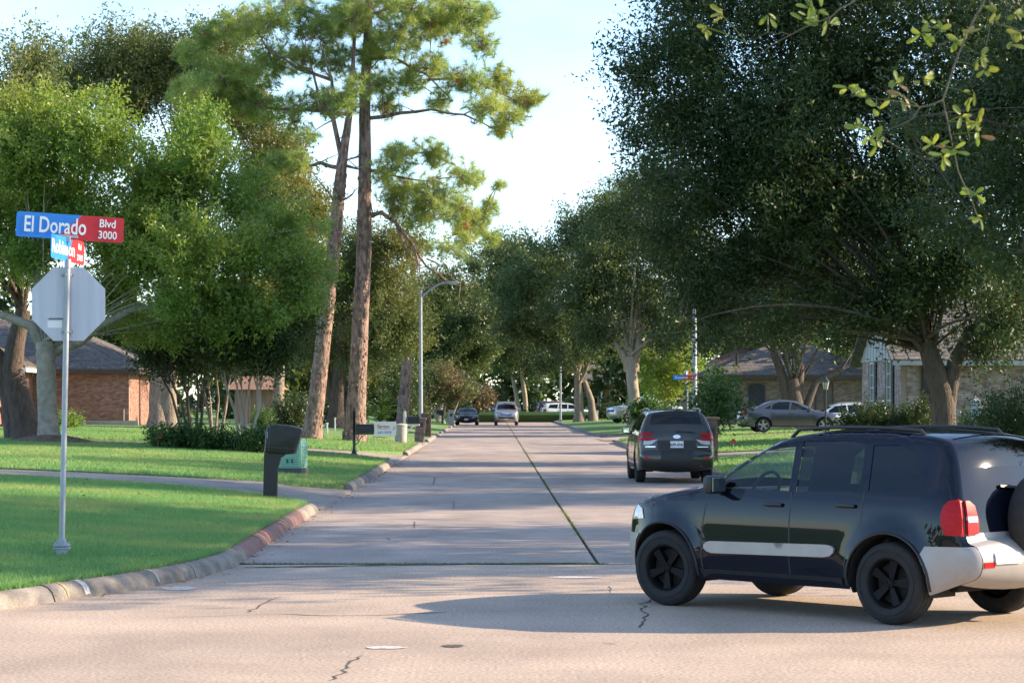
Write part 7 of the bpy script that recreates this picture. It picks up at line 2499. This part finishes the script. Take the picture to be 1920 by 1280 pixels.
make_car(sedan_spec(), 'gunmetal grey sedan side on in the right driveway', ((1482 - VX) * cy_ / F, cy_, zc_), math.radians(3), GREY, step=.12)

# ---- white vehicle behind the sedan
WHITE = paint('white_car_paint', (0.62, 0.62, 0.61), rough=.35)
def suv_spec(H=1.0, rimm='wheel_silver'):
    z = lambda a: a * H
    return dict(
        perim=[(2.2, z(.30), 'bumper'), (2.4, z(.42), 'bumper'), (2.44, z(.62), 'bumper'), (2.4, z(.82), 'grille'), (2.3, z(1.0), 'hood'), (1.8, z(1.08), 'hood'), (1.2, z(1.13), 'wind'), (.8, z(1.42), 'wind'), (.45, z(1.62), 'roof'), (.1, z(1.70), 'roof'), (-.7, z(1.73), 'roof'), (-1.5, z(1.71), 'roof'), (-2.1, z(1.66), 'roof'), (-2.22, z(1.6), 'rear'), (-2.32, z(1.35), 'rear'), (-2.38, z(1.18), 'gate'), (-2.4, z(.75), 'rbumper'), (-2.47, z(.68), 'rbumper'), (-2.46, z(.45), 'rbumper'), (-2.25, z(.34), 'rbumper')],
        prof=[(.25, .88), (.45, .95), (.7, .965), (.95 * H, .955), (1.12 * H, .93), (1.4 * H, .82), (1.73 * H, .68)], plan=(.22, .8, .12, .5), R=.38, Ra=.45, wx=(1.42, -1.42), sill=.3, flare=.02, round=.08, track=1.64, tw_w=.24, rim=.66, rim_mat=rimm,
        windows=[('side_window', [(1.0, z(1.17)), (.5, z(1.56)), (.0, z(1.62)), (-.05, z(1.18))], 'tint_glass'), ('side_window', [(-.12, z(1.18)), (-.08, z(1.62)), (-.9, z(1.63)), (-1.0, z(1.2))], 'tint_glass'), ('quarter_window', [(-1.08, z(1.2)), (-.98, z(1.62)), (-1.8, z(1.58)), (-2.0, z(1.25))], 'tint_glass')],
        cladtags={'grille': ('chrome', .5, 'grille')},
        side_patches=[('tail_light', [(-2.2, z(.92)), (-2.15, z(1.14)), (-2.5, z(1.16)), (-2.5, z(.9))], .008, .02, 'lamp_red'), ('headlight', [(1.95, z(.84)), (2.0, z(.97)), (2.6, z(.95)), (2.6, z(.80))], .008, .02, 'lamp_clear'), ('side_sill', [(.95, .31), (.95, .4), (-.95, .4), (-.95, .31)], .012, .02, 'trim_black')],
        rear_patches=[('tail_light', rect(.6, .9, z(.9), z(1.14)), .008, .02, 'lamp_red', True), ('licence_plate', rect(-.155, .155, .8, .95), .015, .012, 'plate', False)],
        front_patches=[('headlight', [(.56, z(.82)), (.56, z(.95)), (.88, z(.97)), (.93, z(.82))], .012, .03, 'lamp_clear', True), ('licence_plate', rect(-.155, .155, .42, .56), .03, .012, 'plate', False), ('lower_grille', rect(-.62, .62, z(.5), z(.6)), .012, .02, 'trim_black', False), ('grille_bars', rect(-.42, .42, z(.76), z(.94)), .012, .02, 'trim_black', False), ('front_badge', rect(-.08, .08, z(.82), z(.9)), .03, .012, 'chrome', False), ('skid_plate', rect(-.7, .7, z(.34), z(.44)), .012, .02, 'trim_black', False)],
        seams=[[(-.08, .42), (-.09, z(1.16))], [(.95, .42), (.98, z(1.1))], [(-1.02, .6), (-1.04, z(1.18))]], belt=z(1.14), seat_x=.0, seat_top=z(1.5), mirror=(.95, z(1.16)), handles=[(.05, z(1.02)), (-.9, z(1.02))], rails=(.2, -1.9, z(1.72), .66), rail_mat='clad_silver')
cy_ = 108.0
make_car(suv_spec(.84), 'white vehicle roof showing over the hedge behind the grey sedan', ((1580 - VX) * cy_ / F, cy_, gz(16, cy_) - .2), math.radians(182), WHITE, step=.16)

# ---- oncoming vehicles far down the street
SILV = paint('silver_grey_paint', (0.33, 0.33, 0.34), metal=.6, rough=.3)
cy_ = 180.0
make_car(suv_spec(1.1), 'large silver grey vehicle driving towards us down the road centre', ((949 - VX) * cy_ / F, cy_, float(rz(cy_))), math.radians(-90), SILV, step=.16)
DARK = paint('dark_green_black_paint', (0.012, 0.015, 0.015), rough=.4, spec=0.05)
cy_ = 182.0
make_car(sedan_spec(), 'dark sedan parked facing us at the far left curb', ((876 - VX) * cy_ / F, cy_, float(rz(cy_))), math.radians(-91), DARK, step=.16)
BLUE = paint('blue_car_paint', (0.04, 0.07, 0.16), metal=.4, rough=.3)
cy_ = 222.0
make_car(sedan_spec(), 'blue car parked across the end of the street', ((912 - VX) * cy_ / F, cy_, gz(-1, cy_)), math.radians(176), BLUE, step=.18)
cy_ = 212.0
make_car(suv_spec(1.0), 'white family wagon parked on the far right driveway', ((1062 - VX) * cy_ / F, cy_, gz(7, cy_)), math.radians(12), WHITE, step=.16)
MAROON = paint('dark_maroon_paint', (0.05, 0.02, 0.02), rough=.3)
cy_ = 218.0
make_car(suv_spec(1.08), 'dark red vehicle behind the white family wagon', ((1050 - VX) * cy_ / F, cy_, gz(6.5, cy_)), math.radians(14), MAROON, step=.18)

# ---- silver pickup partly hidden behind the wagon
pk = suv_spec(1.06)
pk['perim'] = [(2.5, .36, 'bumper'), (2.68, .48, 'bumper'), (2.7, .7, 'bumper'), (2.66, .98, 'grille'), (2.55, 1.12, 'hood'), (2.0, 1.18, 'hood'), (1.4, 1.22, 'wind'), (1.0, 1.55, 'wind'), (.7, 1.75, 'roof'), (.3, 1.83, 'roof'), (-.3, 1.84, 'roof'), (-.62, 1.80, 'rear'), (-.75, 1.5, 'rear'), (-.82, 1.24, 'deck'), (-1.5, 1.22, 'deck'), (-2.6, 1.22, 'gate'), (-2.68, .9, 'gate'), (-2.7, .7, 'rbumper'), (-2.72, .5, 'rbumper'), (-2.5, .42, 'rbumper')]
pk['prof'] = [(.3, .9), (.5, .97), (1.1, .97), (1.25, .94), (1.84, .72)]
pk['wx'] = (1.75, -1.75)
pk['windows'] = [('side_window', [(1.2, 1.27), (.72, 1.66), (.3, 1.72), (.25, 1.27)], 'tint_glass'), ('side_window', [(.18, 1.27), (.22, 1.72), (-.5, 1.71), (-.62, 1.28)], 'tint_glass')]
pk['seams'] = [[(.21, .5), (.21, 1.26)]]
pk['rails'] = None
pk['side_patches'] = [('headlight', [(2.2, .9), (2.25, 1.06), (2.8, 1.04), (2.8, .86)], .008, .02, 'lamp_clear')]
pk['rear_patches'] = []
pk['front_patches'] = [('headlight', [(.6, .88), (.6, 1.05), (.9, 1.06), (.94, .88)], .012, .03, 'lamp_clear', True), ('grille_bars', rect(-.5, .5, .78, 1.04), .012, .02, 'trim_black', False)]
pk['mirror'] = (1.1, 1.28)
pk['handles'] = []
pk['belt'] = 1.22
pk['seat_x'] = .4
cy_ = 160.0
make_car(pk, 'silver pickup parked behind the pale oak trunk', ((1208 - VX) * cy_ / F, cy_, gz(10, cy_)), math.radians(205), SILV, 'truck', step=.18)
